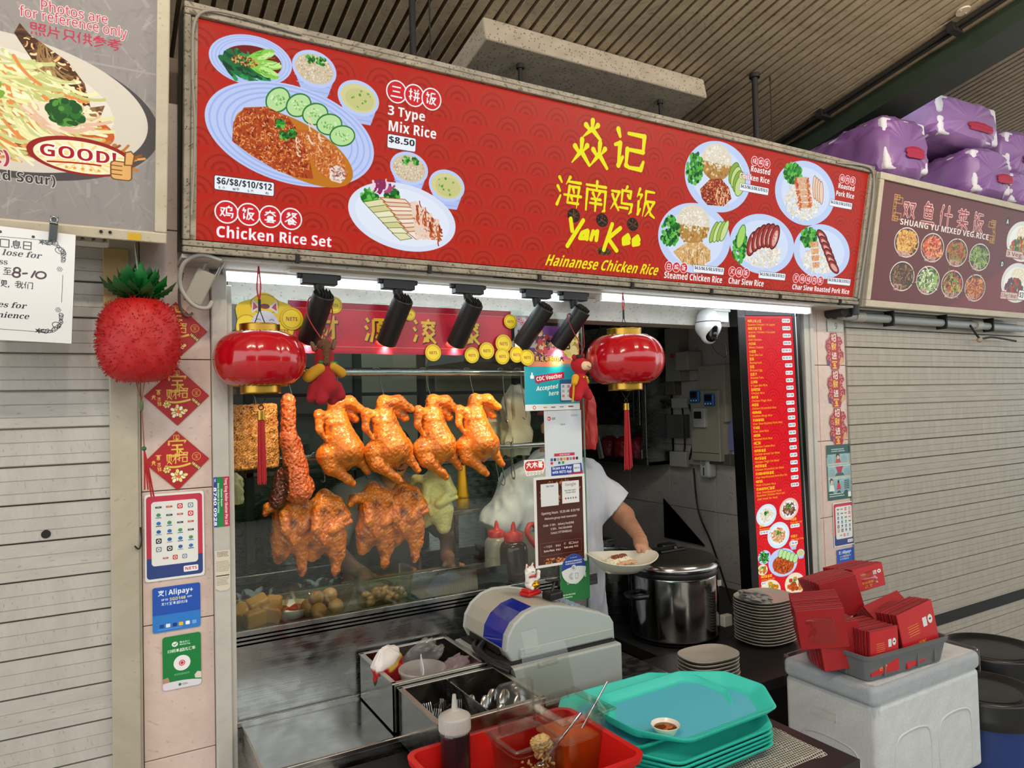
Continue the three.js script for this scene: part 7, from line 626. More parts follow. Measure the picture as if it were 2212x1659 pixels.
{ const g = ovalPlate(0.235, 0.17), a = solo('oval_plate', g, ware, 'bottom oval grey plate of the shorter stack before the cooker', 'plate', 'plates in the shorter stack', [1.975, 0.594, 0.3], [0, -0.1, 0]); for (let i = 1; i < 7; i++) copy(a, (i === 6 ? 'topmost' : ord[i] + ' from below') + ' oval grey plate of the shorter stack before the cooker', [1.975 + grain() * 0.002, 0.594 + i * 0.0135, 0.3], [0, -0.1 + grain() * 0.03, 0]);
  const h = ovalPlate(0.26, 0.22), b = solo('square_plate', h, ware, 'bottom rounded plate of the tall stack under the menu lightbox', 'plate', 'plates in the tall stack', [2.5, 0.594, 0.12]); for (let i = 1; i < 15; i++) copy(b, (i === 14 ? 'topmost' : ord[i] + ' from below') + ' rounded plate of the tall stack under the menu lightbox', [2.5 + grain() * 0.003, 0.594 + i * 0.0125, 0.12], [0, grain() * 0.04, 0]); solo('cloth', crumple(0.16, 0.05, 0.1, 51, 0.3), mat(0x8d8a84, 0.85), 'crumpled grey cloth on the tall plate stack', 'cloth', null, [2.42, 0.8, 0.14], [0, 0.3, -0.3]); }
// menu lightbox
{
  const t = thing('menu_lightbox', 'tall black framed backlit red menu with prices at the hatch', 'menu board', [2.754, 1.351, 0.0], [0, -0.122, 0.023]), w = 0.287, h = 1.366;
  const tx = canvasTex(430, 2048, (c) => { c.scale(1.5, 1.5); const W2 = 287, H2 = 1366; c.fillStyle = '#e01826'; c.fillRect(0, 0, W2, H2); scallops(c, W2, H2, 96, '#d4131f', '#e82430'); seed = 77;
    const rows = [['鸡肉上饭1/4上豆', 'Quarter Chicken 1/4 Upper', '$15.00'], ['鸡肉下饭1/4下豆', 'Quarter Chicken 1/4 Lower', '$15.00'], ['半只鸡', 'Half Chicken', '$18.00'], ['大只鸡', 'Whole Chicken', '$34.00'], ['小白菜', 'Xiao Bai Cai', '$3 $5 $7'], ['豆菜', 'Beansprouts', '$3 $5 $7'], ['白豆', 'Braised Egg', '$1.00'], ['白豆下', 'Braised Tofu', '$1.00'], ['三拼饭', '3 Type Mix Rice', '$8.50'], ['白鸡肉饭', 'Chicken Rice', '$4.50'], ['鸡片饭', 'Chicken Thigh Rice', '$7.50'], ['鸡豆饭', 'Chicken Drumstick Rice', '$11.50'], ['鸡便烧饭', 'Chicken Wings Rice', '$4.50'], ['叉烧烧肉饭', 'Char Siew Roasted Pork Rice', '$6.50'], ['叉烧饭', 'Char Siew Rice', '$4.50'], ['烧肉饭', 'Roasted Pork Rice', '$4.50'], ['鸡扒饭', 'Chicken Cutlet Rice', '$5.00'], ['鸡肉饭套餐', 'Chicken Breast Set Meal', '$8.00'], ['鸡片饭套餐', 'Chicken Thigh Set Meal', '$7.00'], ['鸡豆饭套餐', 'Chicken Drumstick Set Meal', '$7.00'], ['叉烧饭烧肉饭套餐', 'Char Siew/Roasted Pork Rice Set', '$7.00'], ['鸡肉饭', 'Plain Chicken Rice', '$1.00'], ['叉烧烧肉双人套餐', 'Char Siew/Roasted Pork/', '']], Y = '#ffd21c';
    rows.forEach(([a, b, p], i) => { const y = 16 + i * 35.6; cjk(c, a.replace(/[\d/]/g, ''), 14, y, 13.5, Y, { weight: 0.16, gap: 0.02 }); txt(c, b, 14, y + 28, 13.5, Y, { w: Math.min(190, b.length * 6.6), style: 'normal' }); if (p) { const pw = 18 + p.length * 5.4; rbox(c, W2 - 14 - pw, y - 4, pw, 19, 5, '#ffffff'); txt(c, p, W2 - 10 - pw, y + 10, 13, '#2a4a5a', { w: pw - 8 }); } }); rbox(c, 224, 795, 50, 18, 5, '#fff'); txt(c, '$19.80', 228, 809, 14, '#111', { w: 42 }); txt(c, 'Roasted Chicken Rice Set', 14, 840, 13.5, Y, { w: 170, style: 'normal' }); txt(c, '(Set meal for two)', 18, 856, 13.5, Y, { w: 120, style: 'normal' });
    const pl = (x, y, rx, ry, cols, col = '#d9ecf8') => { oval(c, x, y, rx, ry, -0.35, col); oval(c, x, y, rx * 0.78, ry * 0.78, -0.35, '#eef6fb'); dots(c, x, y, rx * 0.6, ry * 0.6, 90, cols, 2, 6); strew(c, x, y, rx * 0.6, ry * 0.55, 70, cols, 16, 2.4); dots(c, x, y - ry * 0.2, 12, 10, 20, GREENS, 2, 5); };
    pl(66, 930, 62, 50, ['#e9e2c4', '#f6f0dc', '#d9c9a0']); pl(204, 915, 60, 50, ['#7a4a2c', '#a86a3c', '#5a3420'], '#f3c9b8'); pl(132, 1030, 68, 60, ['#d98a3c', '#c2602c', '#e8b06a']); oval(c, 40, 1122, 38, 32, -0.2, WHITE); strew(c, 40, 1122, 24, 18, 60, GREENS, 18, 5); cup(c, 218, 1082, 24, 0); cup(c, 262, 1130, 24, 1); oval(c, 150, 1160, 88, 66, 0.05, WHITE); oval(c, 152, 1170, 66, 44, 0.1, '#c2501c'); strew(c, 152, 1172, 58, 34, 160, ROAST, 12, 4); for (let i = 0; i < 5; i++) oval(c, 140 + i * 22, 1116 + i * 9, 14, 22, 0.5, '#bfe6a0', '#2f7a34', 2);
    for (const [x, y, r] of [[26, 1178, 30], [66, 1282, 62], [216, 1270, 62]]) { oval(c, x, y, r, r * 0.85, 0, '#f3e3c8'); for (let i = 0; i < 18; i++) { const a = rnd() * T2, q = Math.sqrt(rnd()) * r * 0.7; rbox(c, x + q * Math.cos(a) - r * 0.16, y + q * Math.sin(a) * 0.8 - r * 0.13, r * 0.34, r * 0.28, r * 0.1, pick(x > 150 ? ['#d9641c', '#e88a3c', '#b54a14'] : ['#e8a01c', '#f3c03c', '#c97f14']), '#7a3a10', 1); } dots(c, x, y - r * 0.3, r * 0.2, r * 0.14, 10, GREENS, 2, 4); }
    for (const [cn, e, x, y, p] of [['豆菜', 'Beansprouts', 20, 970, '$3 $5 $7'], ['小白菜', 'Xiao Bai Cai', 208, 960, '$3 $5 $7'], ['中豆付', 'Thai Style Tofu', 206, 1040, '$6.00'], ['鸡肉饭套餐', 'Chicken Rice Set', 14, 1204, '$12'], ['大烧肉', 'Crispy Pork Belly', 20, 1318, '$5 $8'], ['大包', 'Prawn Oats', 168, 1312, '$8 $12']]) { cjk(c, cn, x, y, 13, Y, { weight: 0.16, gap: 0.02 }); txt(c, e, x, y + 26, 12, Y, { w: Math.min(80, e.length * 6), style: 'normal' }); rbox(c, x, y + 29, 16 + p.length * 5, 17, 4, '#fff'); txt(c, p, x + 4, y + 42, 12, '#2a4a5a', { w: 8 + p.length * 5 }); } });
  part('print_panel', new THREE.PlaneGeometry(w, h).translate(0, 0, 0.001), new THREE.MeshPhysicalMaterial({ color: 0x080808, map: tx, emissive: 0xffffff, emissiveMap: tx, emissiveIntensity: MENU, roughness: 0.2, specularIntensity: 0.5 }), t);
  const b = 0.045, bz = mat(0x0a0a0b, 0.14); for (const s of [-1, 1]) { part('bezel', span(s < 0 ? -w / 2 - b : w / 2, s < 0 ? -w / 2 : w / 2 + b, -h / 2 - b, h / 2 + b, -0.07, 0.004, 0.003), bz, t); part('bezel', s < 0 ? span(-w / 2, w / 2, -h / 2 - b, -h / 2, -0.07, 0.004, 0.003) : span(-w / 2, w / 2, h / 2, h / 2 + b, -0.07, 0.004, 0.003), bz, t); } part('edge_trim', span(w / 2 + 0.012, w / 2 + 0.018, -h / 2 - b, h / 2 + b, 0.004, 0.007), chrome, t); part('back', span(-w / 2, w / 2, -h / 2, h / 2, -0.07, -0.004), blackMatte, t);
  const L = new THREE.RectAreaLight(0xff3038, MENU * 0.4, w, h); L.position.set(2.754 - 0.006, 1.351, 0.05); L.lookAt(2.754 - 0.128, 1.351, 1.05); scene.add(L);
}
// ---------- purple bags of foam boxes over the maroon sign ----------
solo('ledge_board', span(3.26, 7.2, 2.66, 2.7, -1.2, -0.08), mat(0x4a463f, 0.8), 'dark ledge board behind the maroon sign carrying the purple bags', 'board');
{
  const purple = [0xb483c4, 0xaa78bc, 0xbb8cca].map((c) => new THREE.MeshPhysicalMaterial({ color: c, roughness: 0.42, transmission: 0.5, thickness: 0, side: THREE.DoubleSide, clearcoat: 0.25, clearcoatRoughness: 0.35 })), foam = mat(0xdad6dc, 0.6);
  const bag = (label, x, y, z, w, h, len, rx, ry, s, stamp) => {
    const t = thing('foam_box_bag', label, 'bag', [x, y, z], [rx, ry, 0], 'purple bags of foam boxes'), rings = [];
    for (let k = 0; k <= 26; k++) { const v = k / 26, zz = -v * len, tp = v < 0.05 ? 0.72 + v * 5.2 : v > 0.8 ? 1 - (v - 0.8) * 3.2 : 0.98; rings.push(Array.from({ length: 60 }, (_, i) => { const a = i / 60 * T2, c = Math.cos(a), q = Math.sin(a), n = 1 + 0.055 * n3(c * 2.2 + s, v * 7, q * 2.2) + 0.03 * n3(c * 7, v * 22 + s, q * 7); return [w / 2 * tp * n * Math.sign(c) * Math.abs(c) ** 0.55, h / 2 * tp * n * Math.sign(q) * Math.abs(q) ** 0.55, zz + (v < 0.04 ? -Math.abs(n3(a * 1.5, s, 2)) * 0.012 : 0)]; })); }
    part('film', loft(rings.reverse()), purple[s % 3], t); for (let j = 0; j < 2; j++) for (let i = 0; i < 3; i++) for (let k = 0; k < 2; k++) part('foam_box', box(w * 0.27, h * 0.38, 0.17, (i - 1) * w * 0.29, (j - 0.5) * h * 0.42, -0.1 - k * 0.18, 0.018), foam, t);
    if (stamp) part('red_print', crumple(w * 0.34, h * 0.18, 0.006, s, 0.15).translate(w * stamp, -h * 0.12, 0.004), mat(0xa3183c, 0.5), t);
  };
bag('purple bag of foam boxes lowest at the left end above the red sign corner', 3.6, 2.93, 0.2, 0.38, 0.34, 0.75, -0.05, -0.1, 1, 0.1); bag('topmost purple bag of foam boxes with a dark red print', 4.3, 3.2, 0.16, 0.66, 0.28, 0.8, -0.03, -0.05, 2, 0.12); bag('purple bag of foam boxes in the middle resting on the maroon sign', 4.4, 2.9, 0.22, 0.38, 0.3, 0.8, -0.03, -0.1, 4, 0.22); bag('purple bag of foam boxes at the right edge, upper one', 4.9, 3.1, 0.16, 0.4, 0.3, 0.7, 0.0, -0.05, 6, 0.1); bag('purple bag of foam boxes at the right edge, lower one', 4.82, 2.86, 0.2, 0.36, 0.22, 0.7, 0, -0.05, 9, 0);
}
// ---------- counter in front of the glass ----------
{ const t = thing('stainless_ledge', 'shiny stainless serving ledge at the left before the bins', 'ledge'); part('top', span(0.36, 1.06, 0.694, 0.711, -0.006, 0.33, 0.005), metres(mat(0xb5b4b0, 0.34, 1, { roughnessMap: brushed })), t); part('front_edge', span(0.36, 1.06, 0.63, 0.7, 0.318, 0.33, 0.004), steel, t); part('side_edge', span(0.36, 0.372, 0.63, 0.7, 0, 0.322, 0.003), steel, t); part('legs', [span(0.38, 0.41, 0, 0.69, 0.27, 0.3), span(1.0, 1.03, 0, 0.69, 0.27, 0.3)], steelDark, t); }
solo('serving_table', [span(0.56, 1.045, 0.645, 0.672, 0.345, 1.06), span(1.045, 1.76, 0.645, 0.672, 0.39, 1.06), span(0.6, 0.64, 0, 0.65, 0.4, 0.44), span(1.68, 1.72, 0, 0.65, 0.4, 0.44), span(0.6, 0.64, 0, 0.65, 0.98, 1.02), span(1.68, 1.72, 0, 0.65, 0.98, 1.02)], mat(0x161515, 0.5), 'dark serving table carrying the red tub and the trays', 'table');
function openBin(name, label, x0, x1, z0, z1, y0, y1) { const t = thing(name, label, 'bin'), w = 0.004, m = metres(mat(0xa3a29e, 0.36, 1, { roughnessMap: brushed })); part('wall', [span(x0, x1, y0, y1, z0, z0 + w), span(x0, x1, y0, y1, z1 - w, z1), span(x0, x0 + w, y0, y1, z0, z1), span(x1 - w, x1, y0, y1, z0, z1)], m, t); part('floor', span(x0, x1, y0, y0 + w, z0, z1), m, t); part('rim', [span(x0 - 0.003, x1 + 0.003, y1 - 0.002, y1 + 0.003, z0 - 0.003, z0 + 0.013, 0.002), span(x0 - 0.003, x1 + 0.003, y1 - 0.002, y1 + 0.003, z1 - 0.013, z1 + 0.003, 0.002), span(x0 - 0.003, x0 + 0.013, y1 - 0.002, y1 + 0.003, z0, z1, 0.002), span(x1 - 0.013, x1 + 0.003, y1 - 0.002, y1 + 0.003, z0, z1, 0.002)], mat(0xbdbbb4, 0.35, 1), t); return t; }
{ const t = openBin('steel_bin', 'back steel bin with snack packet, tissue tub and clear bags', 0.722, 1.028, 0.012, 0.312, 0.713, 0.853); part('divider', span(0.82, 0.824, 0.717, 0.846, 0.016, 0.12), steel, t); }
{ const t = openBin('cutlery_bin', 'front steel bin with a divider holding forks and spoons', 0.735, 1.05, 0.32, 0.61, 0.69, 0.842); part('divider', span(0.886, 0.89, 0.694, 0.836, 0.324, 0.606), steel, t); solo('riser_block', span(0.75, 1.04, 0.673, 0.689, 0.36, 0.59), blackMatte, 'dark riser under the cutlery bin', 'riser'); }
{ const g = paint(crumple(0.1, 0.17, 0.06, 5, 0.16), (x, y, z) => { if (y > 0.04) return [214, 206, 200]; if (y > 0.02 && x > -0.02) return [190, 160, 70]; if (x < -0.025 && y < -0.01) return n3(x * 50, y * 50, z) > 0 ? [70, 110, 40] : [40, 66, 34]; return [176, 24, 36]; }); const t = thing('snack_packet', 'red white and green snack packet sticking out of the back steel bin', 'packet', [0.765, 0.84, 0.16], [0.25, 0.4, 0.32]); part('packet', g, new THREE.MeshPhysicalMaterial({ vertexColors: true, roughness: 0.3 }), t); }
{ const t = thing('tissue_tub', 'clear round plastic tub in the back steel bin', 'tub', [0.845, 0.79, 0.235]); part('tub', lathe([[0, 0], [0.058, 0], [0.068, 0.055], [0.072, 0.056], [0.072, 0.064], [0.066, 0.064], [0.056, 0.003], [0, 0.003]], 40), clear(0xe9e6e4, 0.2, { transmission: 0.75 }), t); solo('tissue', nets((x, y, z) => { const p = Math.abs(z + 0.02 * Math.sin(x * 40 + y * 22) + x * 0.3) - 0.0022; return Math.max(p, Math.abs(x) - 0.05 + Math.max(0, y) * 0.9, Math.abs(y) - 0.045); }, [-0.06, -0.05, -0.05], [0.06, 0.05, 0.05], 0.003), mat(0xd3d3d3, 0.8), 'white tissue folded upright in the clear tub', 'tissue', null, [0.845, 0.842, 0.235], [0.2, 0.5, -0.25]); }
solo('straw_bag', crumple(0.12, 0.09, 0.08, 14, 0.25), clear(0xf0dce6, 0.1, { transmission: 0.85, side: THREE.DoubleSide }), 'clear crackly bag with pink straws in the back steel bin', 'bag', null, [0.965, 0.8, 0.2], [0, 0.3, 0.4]); for (let i = 0; i < 5; i++) solo('straw', rod([0.935 + i * 0.008, 0.79, 0.22], [0.985 + i * 0.006, 0.805, 0.17 + i * 0.006], 0.0035), mat(i & 1 ? 0xc92a7a : 0xd9b8c6, 0.4), 'pink straw inside the clear crackly bag', 'straw', 'pink straws in the clear bag'); solo('straw_bag', crumple(0.13, 0.1, 0.05, 24, 0.25), clear(0xf3f0f0, 0.08, { transmission: 0.9, side: THREE.DoubleSide }), 'empty clear bag lying at the back of the back steel bin', 'bag', null, [0.9, 0.83, 0.09], [0.4, 0, 0.8]);
// forks and spoons
{ const f = join([box(0.006, 0.12, 0.002, 0, -0.06, 0, 0.0008), ext([[-0.004, 0], [-0.011, 0.02], [-0.011, 0.03], [0.011, 0.03], [0.011, 0.02], [0.004, 0]], 0.002).translate(0, 0, -0.001), ...[-1.5, -0.5, 0.5, 1.5].map((i) => box(0.0024, 0.042, 0.0018, i * 0.0062, 0.05, 0))]), fm = mat(0xb9b6b0, 0.2, 1); let a; for (let i = 0; i < 13; i++) { const pos = [0.78 + (i % 5) * 0.019 + rr(-0.004, 0.004), 0.755 + rr(-0.012, 0.012), 0.42 + (i / 5 | 0) * 0.045 + rr(-0.01, 0.01)], rot = [rr(-0.5, 0.1), rr(-1, 1), rr(-0.35, 0.2)]; if (!a) a = solo('fork', f, fm, 'steel fork standing in the left half of the cutlery bin', 'fork', 'forks in the cutlery bin', pos, rot); else copy(a, null, pos, rot); }
  const sp = join([box(0.006, 0.13, 0.002, 0, -0.065, 0, 0.0008), ball(0.02, 0, 0.022, -0.002, 0.85, 1.35, 0.22, 20)]); let b; for (let i = 0; i < 6; i++) { const pos = [0.93 + i * 0.02, 0.765 + rr(-0.01, 0.012), 0.4 + (i % 3) * 0.045], rot = [-0.5, 0.3 - i * 0.1, -0.5 + rr(-0.15, 0.15)]; if (!b) b = solo('spoon', sp, chrome, 'steel spoon lying in the right half of the cutlery bin', 'spoon', 'spoons in the cutlery bin', pos, rot); else copy(b, null, pos, rot); } }
// cash register
{
  const t = thing('cash_register', 'pale grey cash register with blue cover on the steel counter', 'cash register', [0, 0, 0]), plastic = mat(0xa3a8a4, 0.42), plastic2 = mat(0x9aa09c, 0.45), beige = mat(0xa39f92, 0.45);
  part('drawer', span(1.05, 1.5, 0.702, 0.846, 0.03, 0.385, 0.008), plastic2, t); part('drawer_gap', span(1.07, 1.49, 0.845, 0.853, 0.045, 0.36), blackMatte, t);
  const prof = [[1.106, 0.854], [1.09, 0.885], [1.096, 0.925], [1.118, 0.957], [1.156, 0.981], [1.2, 0.991], [1.26, 0.988], [1.35, 0.966], [1.44, 0.938], [1.478, 0.92], [1.49, 0.9], [1.492, 0.854]];
  part('housing', ext(prof, 0.28, 0.004).translate(0, 0, 0.045), beige, t); const cheek = prof.map(([x, y]) => [1.29 + (x - 1.29) * 1.015, 0.92 + (y - 0.92) * (y > 0.92 ? 1.08 : 1)]); part('cheek', ext(cheek, 0.03, 0.007, 3).translate(0, 0, 0.315), plastic, t); part('cheek', ext(cheek, 0.014, 0.005, 2).translate(0, 0, 0.032), plastic, t); part('cheek_step', span(1.125, 1.49, 0.856, 0.887, 0.335, 0.352, 0.004), plastic2, t);
  const patch = (i0, i1, z0, z1, o) => { const q = prof.slice(i0, i1 + 1), n = q.map((p, i) => { const a = q[Math.max(0, i - 1)], b = q[Math.min(q.length - 1, i + 1)], L = Math.hypot(b[0] - a[0], b[1] - a[1]); return [-(b[1] - a[1]) / L, (b[0] - a[0]) / L]; }); return ext([...q.map((p, i) => [p[0] + n[i][0] * o, p[1] + n[i][1] * o]), ...q.map((p, i) => [p[0] - n[i][0] * 0.002, p[1] - n[i][1] * 0.002]).reverse()], z1 - z0).translate(0, 0, z0); };
  part('paper_cover', patch(1, 5, 0.18, 0.305, 0.005), mat(0x0a1a8c, 0.12, 0, { clearcoat: 1 }), t, 'glossy blue paper cover'); part('display', patch(2, 4, 0.06, 0.165, 0.003), mat(0x12120f, 0.12), t, 'dark customer display'); part('vent_slot', [span(1.086, 1.1, 0.858, 0.878, 0.08, 0.28), ...[0.1, 0.16, 0.22].map((z) => span(1.083, 1.09, 0.862, 0.874, z, z + 0.03))], blackMatte, t); part('green_film', patch(5, 7, 0.06, 0.31, 0.003), mat(0x5a7a6b, 0.25), t);
  const keys = []; for (let i = 0; i < 6; i++) for (let j = 0; j < 7; j++) { const u = i / 6; keys.push(box(0.012, 0.006, 0.02, 1.375 + u * 0.085, 0.964 - u * 0.03, 0.08 + j * 0.032, 0.002)); } part('keypad', keys, mat(0x7d93a3, 0.35), t); part('key_row', [0, 1, 2, 3, 4, 5].map((i) => box(0.013, 0.007, 0.012, 1.385 + i * 0.014, 0.962 - i * 0.005, 0.312, 0.002)), mat(0xb59a6b, 0.5), t);
  solo('power_lead', [tube([[1.1, 0.86, 0.12], [1.04, 0.87, 0.2], [1.035, 0.862, 0.3], [1.06, 0.855, 0.4], [1.068, 0.78, 0.42], [1.07, 0.69, 0.44]], 0.007, 40), tube([[1.09, 0.87, 0.18], [1.03, 0.875, 0.26], [1.03, 0.862, 0.34], [1.058, 0.85, 0.41]], 0.01, 30)], black, 'black ribbed lead curling from the cash register to the bins', 'cable');
  const c = thing('lucky_cat', 'small white lucky cat figure with gold ingot on the cash register', 'figurine', [1.272, 0.995, 0.18], [0, 0.3, 0]), cw = mat(0xd6d3cc, 0.25); part('base', [box(0.066, 0.014, 0.05, 0, 0.007, 0, 0.006), box(0.05, 0.012, 0.04, -0.005, 0.018, 0.002, 0.005)], mat(0xb5140f, 0.3), c, 'red cushion base'); part('body', sdfBody([[0, 0.038, 0, 0, 0.05, 0, 0.019, 0.017], [0, 0.078, 0.002, 0, 0.08, 0.004, 0.02, 0.018], [-0.018, 0.05, 0.004, -0.024, 0.076, 0.006, 0.007, 0.006], [0.016, 0.046, 0.008, 0.026, 0.056, 0.014, 0.007, 0.006], [0.026, 0.056, 0.014, 0.03, 0.074, 0.012, 0.006, 0.008], [-0.012, 0.09, 0, -0.016, 0.105, 0, 0.007, 0.003], [0.012, 0.09, 0, 0.016, 0.104, 0, 0.007, 0.003], [-0.01, 0.03, 0.012, -0.012, 0.028, 0.02, 0.008, 0.007], [0.01, 0.03, 0.012, 0.012, 0.028, 0.02, 0.008, 0.007]], { h: 0.002, k: 0.006 }), cw, c); part('ear_inside', [ball(0.004, -0.0145, 0.098, 0.0045, 0.8, 1.4, 0.5), ball(0.004, 0.0145, 0.098, 0.0045, 0.8, 1.4, 0.5)], redPlastic, c); part('collar', new THREE.TorusGeometry(0.0165, 0.0034, 8, 28).rotateX(1.35).translate(0, 0.063, 0.003), mat(0xb5142c, 0.4), c); part('ingot', [ball(0.016, 0.006, 0.036, 0.022, 1.2, 0.7, 0.7), ball(0.008, 0.006, 0.044, 0.022, 1.3, 0.8, 0.8)], mat(0xc9981f, 0.25, 1), c, 'gold ingot'); part('face_mark', [-1, 1].map((s) => tube([[s * 0.004, 0.081, 0.0222], [s * 0.008, 0.083, 0.0212], [s * 0.012, 0.081, 0.019]], 0.0008, 8, 5)), dark, c);
  const k = thing('phone_mount', 'black folding phone mount on the cash register beside the lucky cat', 'mount', [1.33, 0.985, 0.23], [0, 0.2, 0]); part('base', box(0.058, 0.026, 0.05, 0, 0.012, 0, 0.006), black, k); part('arm', [rod([-0.005, 0.022, 0], [0.02, 0.052, -0.01], 0.005), box(0.06, 0.006, 0.018, 0.004, 0.058, -0.01, 0.002).rotateZ(-0.15), box(0.008, 0.024, 0.018, 0.034, 0.046, -0.01, 0.002)], black, k);
}
// red tub with sauces
{ const t = thing('red_tub', 'open red plastic tub holding the sauce containers', 'tub', [0.883, 0.673, 0.775], [0, 0.02, 0]); part('tub', tub(0.468, 0.322, 0.13, 0.03, 0.02, 0.004, 0.012, 0.014), mat(0xc01712, 0.32), t); }
{ const t = thing('squeeze_bottle', 'clear squeeze bottle of black sauce with a white nozzle cap', 'bottle', [0.757, 0.68, 0.65]); part('bottle', lathe([[0, 0], [0.036, 0], [0.038, 0.008], [0.038, 0.158], [0.036, 0.166], [0.03, 0.17]], 40), mat(0x17171b, 0.14, 0, { clearcoat: 0.8 }), t); part('cap', lathe([[0.036, 0.164], [0.0395, 0.166], ...Array.from({ length: 4 }, (_, i) => [0.0398, 0.17 + i * 0.006]), [0.0385, 0.2], [0.034, 0.203], [0.014, 0.214], [0.0075, 0.218], [0.0045, 0.252], [0.003, 0.252], [0, 0.251]], 48), mat(0xb0aca6, 0.4, 0, { transmission: 0.15, thickness: 0 }), t, 'white ribbed cap with grey nozzle'); part('cap_rib', Array.from({ length: 48 }, (_, i) => rod([0.0396 * Math.cos(i * T2 / 48), 0.168, 0.0396 * Math.sin(i * T2 / 48)], [0.0392 * Math.cos(i * T2 / 48), 0.198, 0.0392 * Math.sin(i * T2 / 48)], 0.0009, 4)), mat(0xb0aca6, 0.45), t); }
const tubClear = clear(0xf3f3f0, 0.05), lidClear = clear(0xf1f1ee, 0.07);
const flap = (w, h, t) => [ext(rrect(w, h, 0.014), t, 0.0008).translate(0, h / 2, -t / 2), ...[[w / 2 - 0.004, 1], [-w / 2 + 0.004, 1]].map(([x]) => box(0.004, h - 0.02, 0.008, x, h / 2, 0, 0.0015)), box(w - 0.02, 0.004, 0.008, 0, h - 0.004, 0, 0.0015)];
{ const t = thing('sauce_container', 'smaller clear lidded box of ginger paste at the front of the red tub', 'container', [0.905, 0.68, 0.735], [0, 0.05, 0]); part('box', tub(0.132, 0.14, 0.145, 0.022, 0.012, 0.0025, 0.006, 0.012), tubClear, t); part('lid', [span(-0.072, 0.072, 0.145, 0.15, -0.076, -0.02, 0.002), span(-0.072, -0.062, 0.145, 0.15, -0.076, 0.072, 0.002), span(0.062, 0.072, 0.145, 0.15, -0.076, 0.072, 0.002), span(-0.072, 0.072, 0.145, 0.15, 0.062, 0.072, 0.002)], lidClear, t); const f = part('lid_flap', flap(0.112, 0.125, 0.002), lidClear, t); f.position.set(-0.005, 0.15, -0.02); f.rotation.x = -0.06;
  const p = thing('ginger_paste', 'pale yellow ginger paste smeared inside the smaller clear box', 'food', [0.905, 0.68, 0.735], [0, 0.05, 0]); p.userData.kind = 'stuff'; part('paste', nets((x, y, z) => { const q = [Math.abs(x) - 0.046, Math.abs(y - 0.022) - 0.018, Math.abs(z) - 0.05], b = Math.hypot(...q.map((v) => Math.max(v, 0))) + Math.min(0, Math.max(...q)) - 0.004, top = y - 0.03 - 0.014 * n3(x * 26, z * 26, 4); return Math.max(b, top); }, [-0.056, -0.002, -0.06], [0.056, 0.05, 0.06], 0.0034), mat(0xb58f4c, 0.5), p); part('smear', sdfBody(Array.from({ length: 46 }, (_, i) => { const s = i % 2, a = rr(-0.05, 0.05), y = 0.04 + rnd() ** 2 * 0.08, k = 0.052 + y * 0.06; return s ? [a, y, k, a + grain() * 0.008, y + grain() * 0.008, k, rr(0.002, 0.005), 0.002, 0.003] : [k - 0.004, y, a, k - 0.004, y + grain() * 0.008, a + grain() * 0.008, rr(0.002, 0.005), 0.002, 0.003]; }), { h: 0.002, k: 0.003, pad: 0.006 }), mat(0xc2a266, 0.5), p); part('clump', sdfBody([[0.03, 0.1, 0.02, 0.036, 0.138, 0.03, 0.011, 0.013], [0.02, 0.13, 0.02, 0.046, 0.128, 0.04, 0.012, 0.01]], { h: 0.003, noise: (x, y, z) => n3(x * 110, y * 110, z * 110) * 0.004 }), mat(0xb89a60, 0.55), p); solo('sauce_spoon', [rod([0.95, 0.755, 0.75], [1.035, 0.875, 0.8], 0.0035), ball(0.013, 0.945, 0.75, 0.748, 1, 0.5, 0.8)], chrome, 'steel spoon handle leaning out of the ginger paste box', 'spoon'); }
{ const t = thing('sauce_container', 'larger clear lidded box of orange chilli sauce in the red tub', 'container', [1.055, 0.68, 0.715], [0, 0.06, 0]); part('box', tub(0.15, 0.15, 0.175, 0.024, 0.01, 0.003, 0.01, 0.012), tubClear, t); part('lid', [span(-0.088, 0.088, 0.175, 0.181, -0.088, -0.045, 0.002), span(-0.088, -0.06, 0.175, 0.181, -0.05, 0.088, 0.002), span(0.06, 0.088, 0.175, 0.181, -0.05, 0.088, 0.002), span(-0.088, 0.088, 0.175, 0.181, 0.058, 0.088, 0.002)], lidClear, t); const f = part('lid_flap', [ext(rrect(0.15, 0.14, 0.016), 0.002, 0.0008).translate(0, 0.07, 0), box(0.05, 0.06, 0.003, -0.04, 0.155, 0.004, 0.012), rod([-0.03, 0.09, 0.006], [0.03, 0.09, 0.006], 0.008), ...[-0.045, -0.015, 0.015, 0.045].map((x) => box(0.004, 0.022, 0.008, x, 0.004, 0.004, 0.001))], lidClear, t); f.position.set(-0.012, 0.181, -0.05); f.rotation.x = -0.3;
  const p = thing('chilli_sauce', 'orange chilli sauce filling the larger clear box', 'food', [1.055, 0.683, 0.715], [0, 0.06, 0]); part('sauce', tub(0.136, 0.136, 0.11, 0.02, 0.007, 0.066, 0, 0.002), mat(0xb5420a, 0.22, 0, { clearcoat: 0.5 }), p); part('surface', new THREE.PlaneGeometry(0.125, 0.125).rotateX(-Math.PI / 2).translate(0, 0.1105, 0), mat(0xc25a1a, 0.3), p); solo('sauce_spoon', rod([1.09, 0.79, 0.72], [1.165, 0.905, 0.74], 0.003), chrome, 'steel spoon handle leaning out of the chilli box', 'spoon'); }
{ const t = thing('white_dish', 'white round dish at the front corner of the red tub', 'dish', [1.06, 0.71, 0.885]); part('dish', lathe([[0, 0.03], [0.02, 0.034], [0.04, 0.02], [0.045, 0], [0.042, 0], [0.036, 0.018], [0, 0.026]], 36), white, t); }
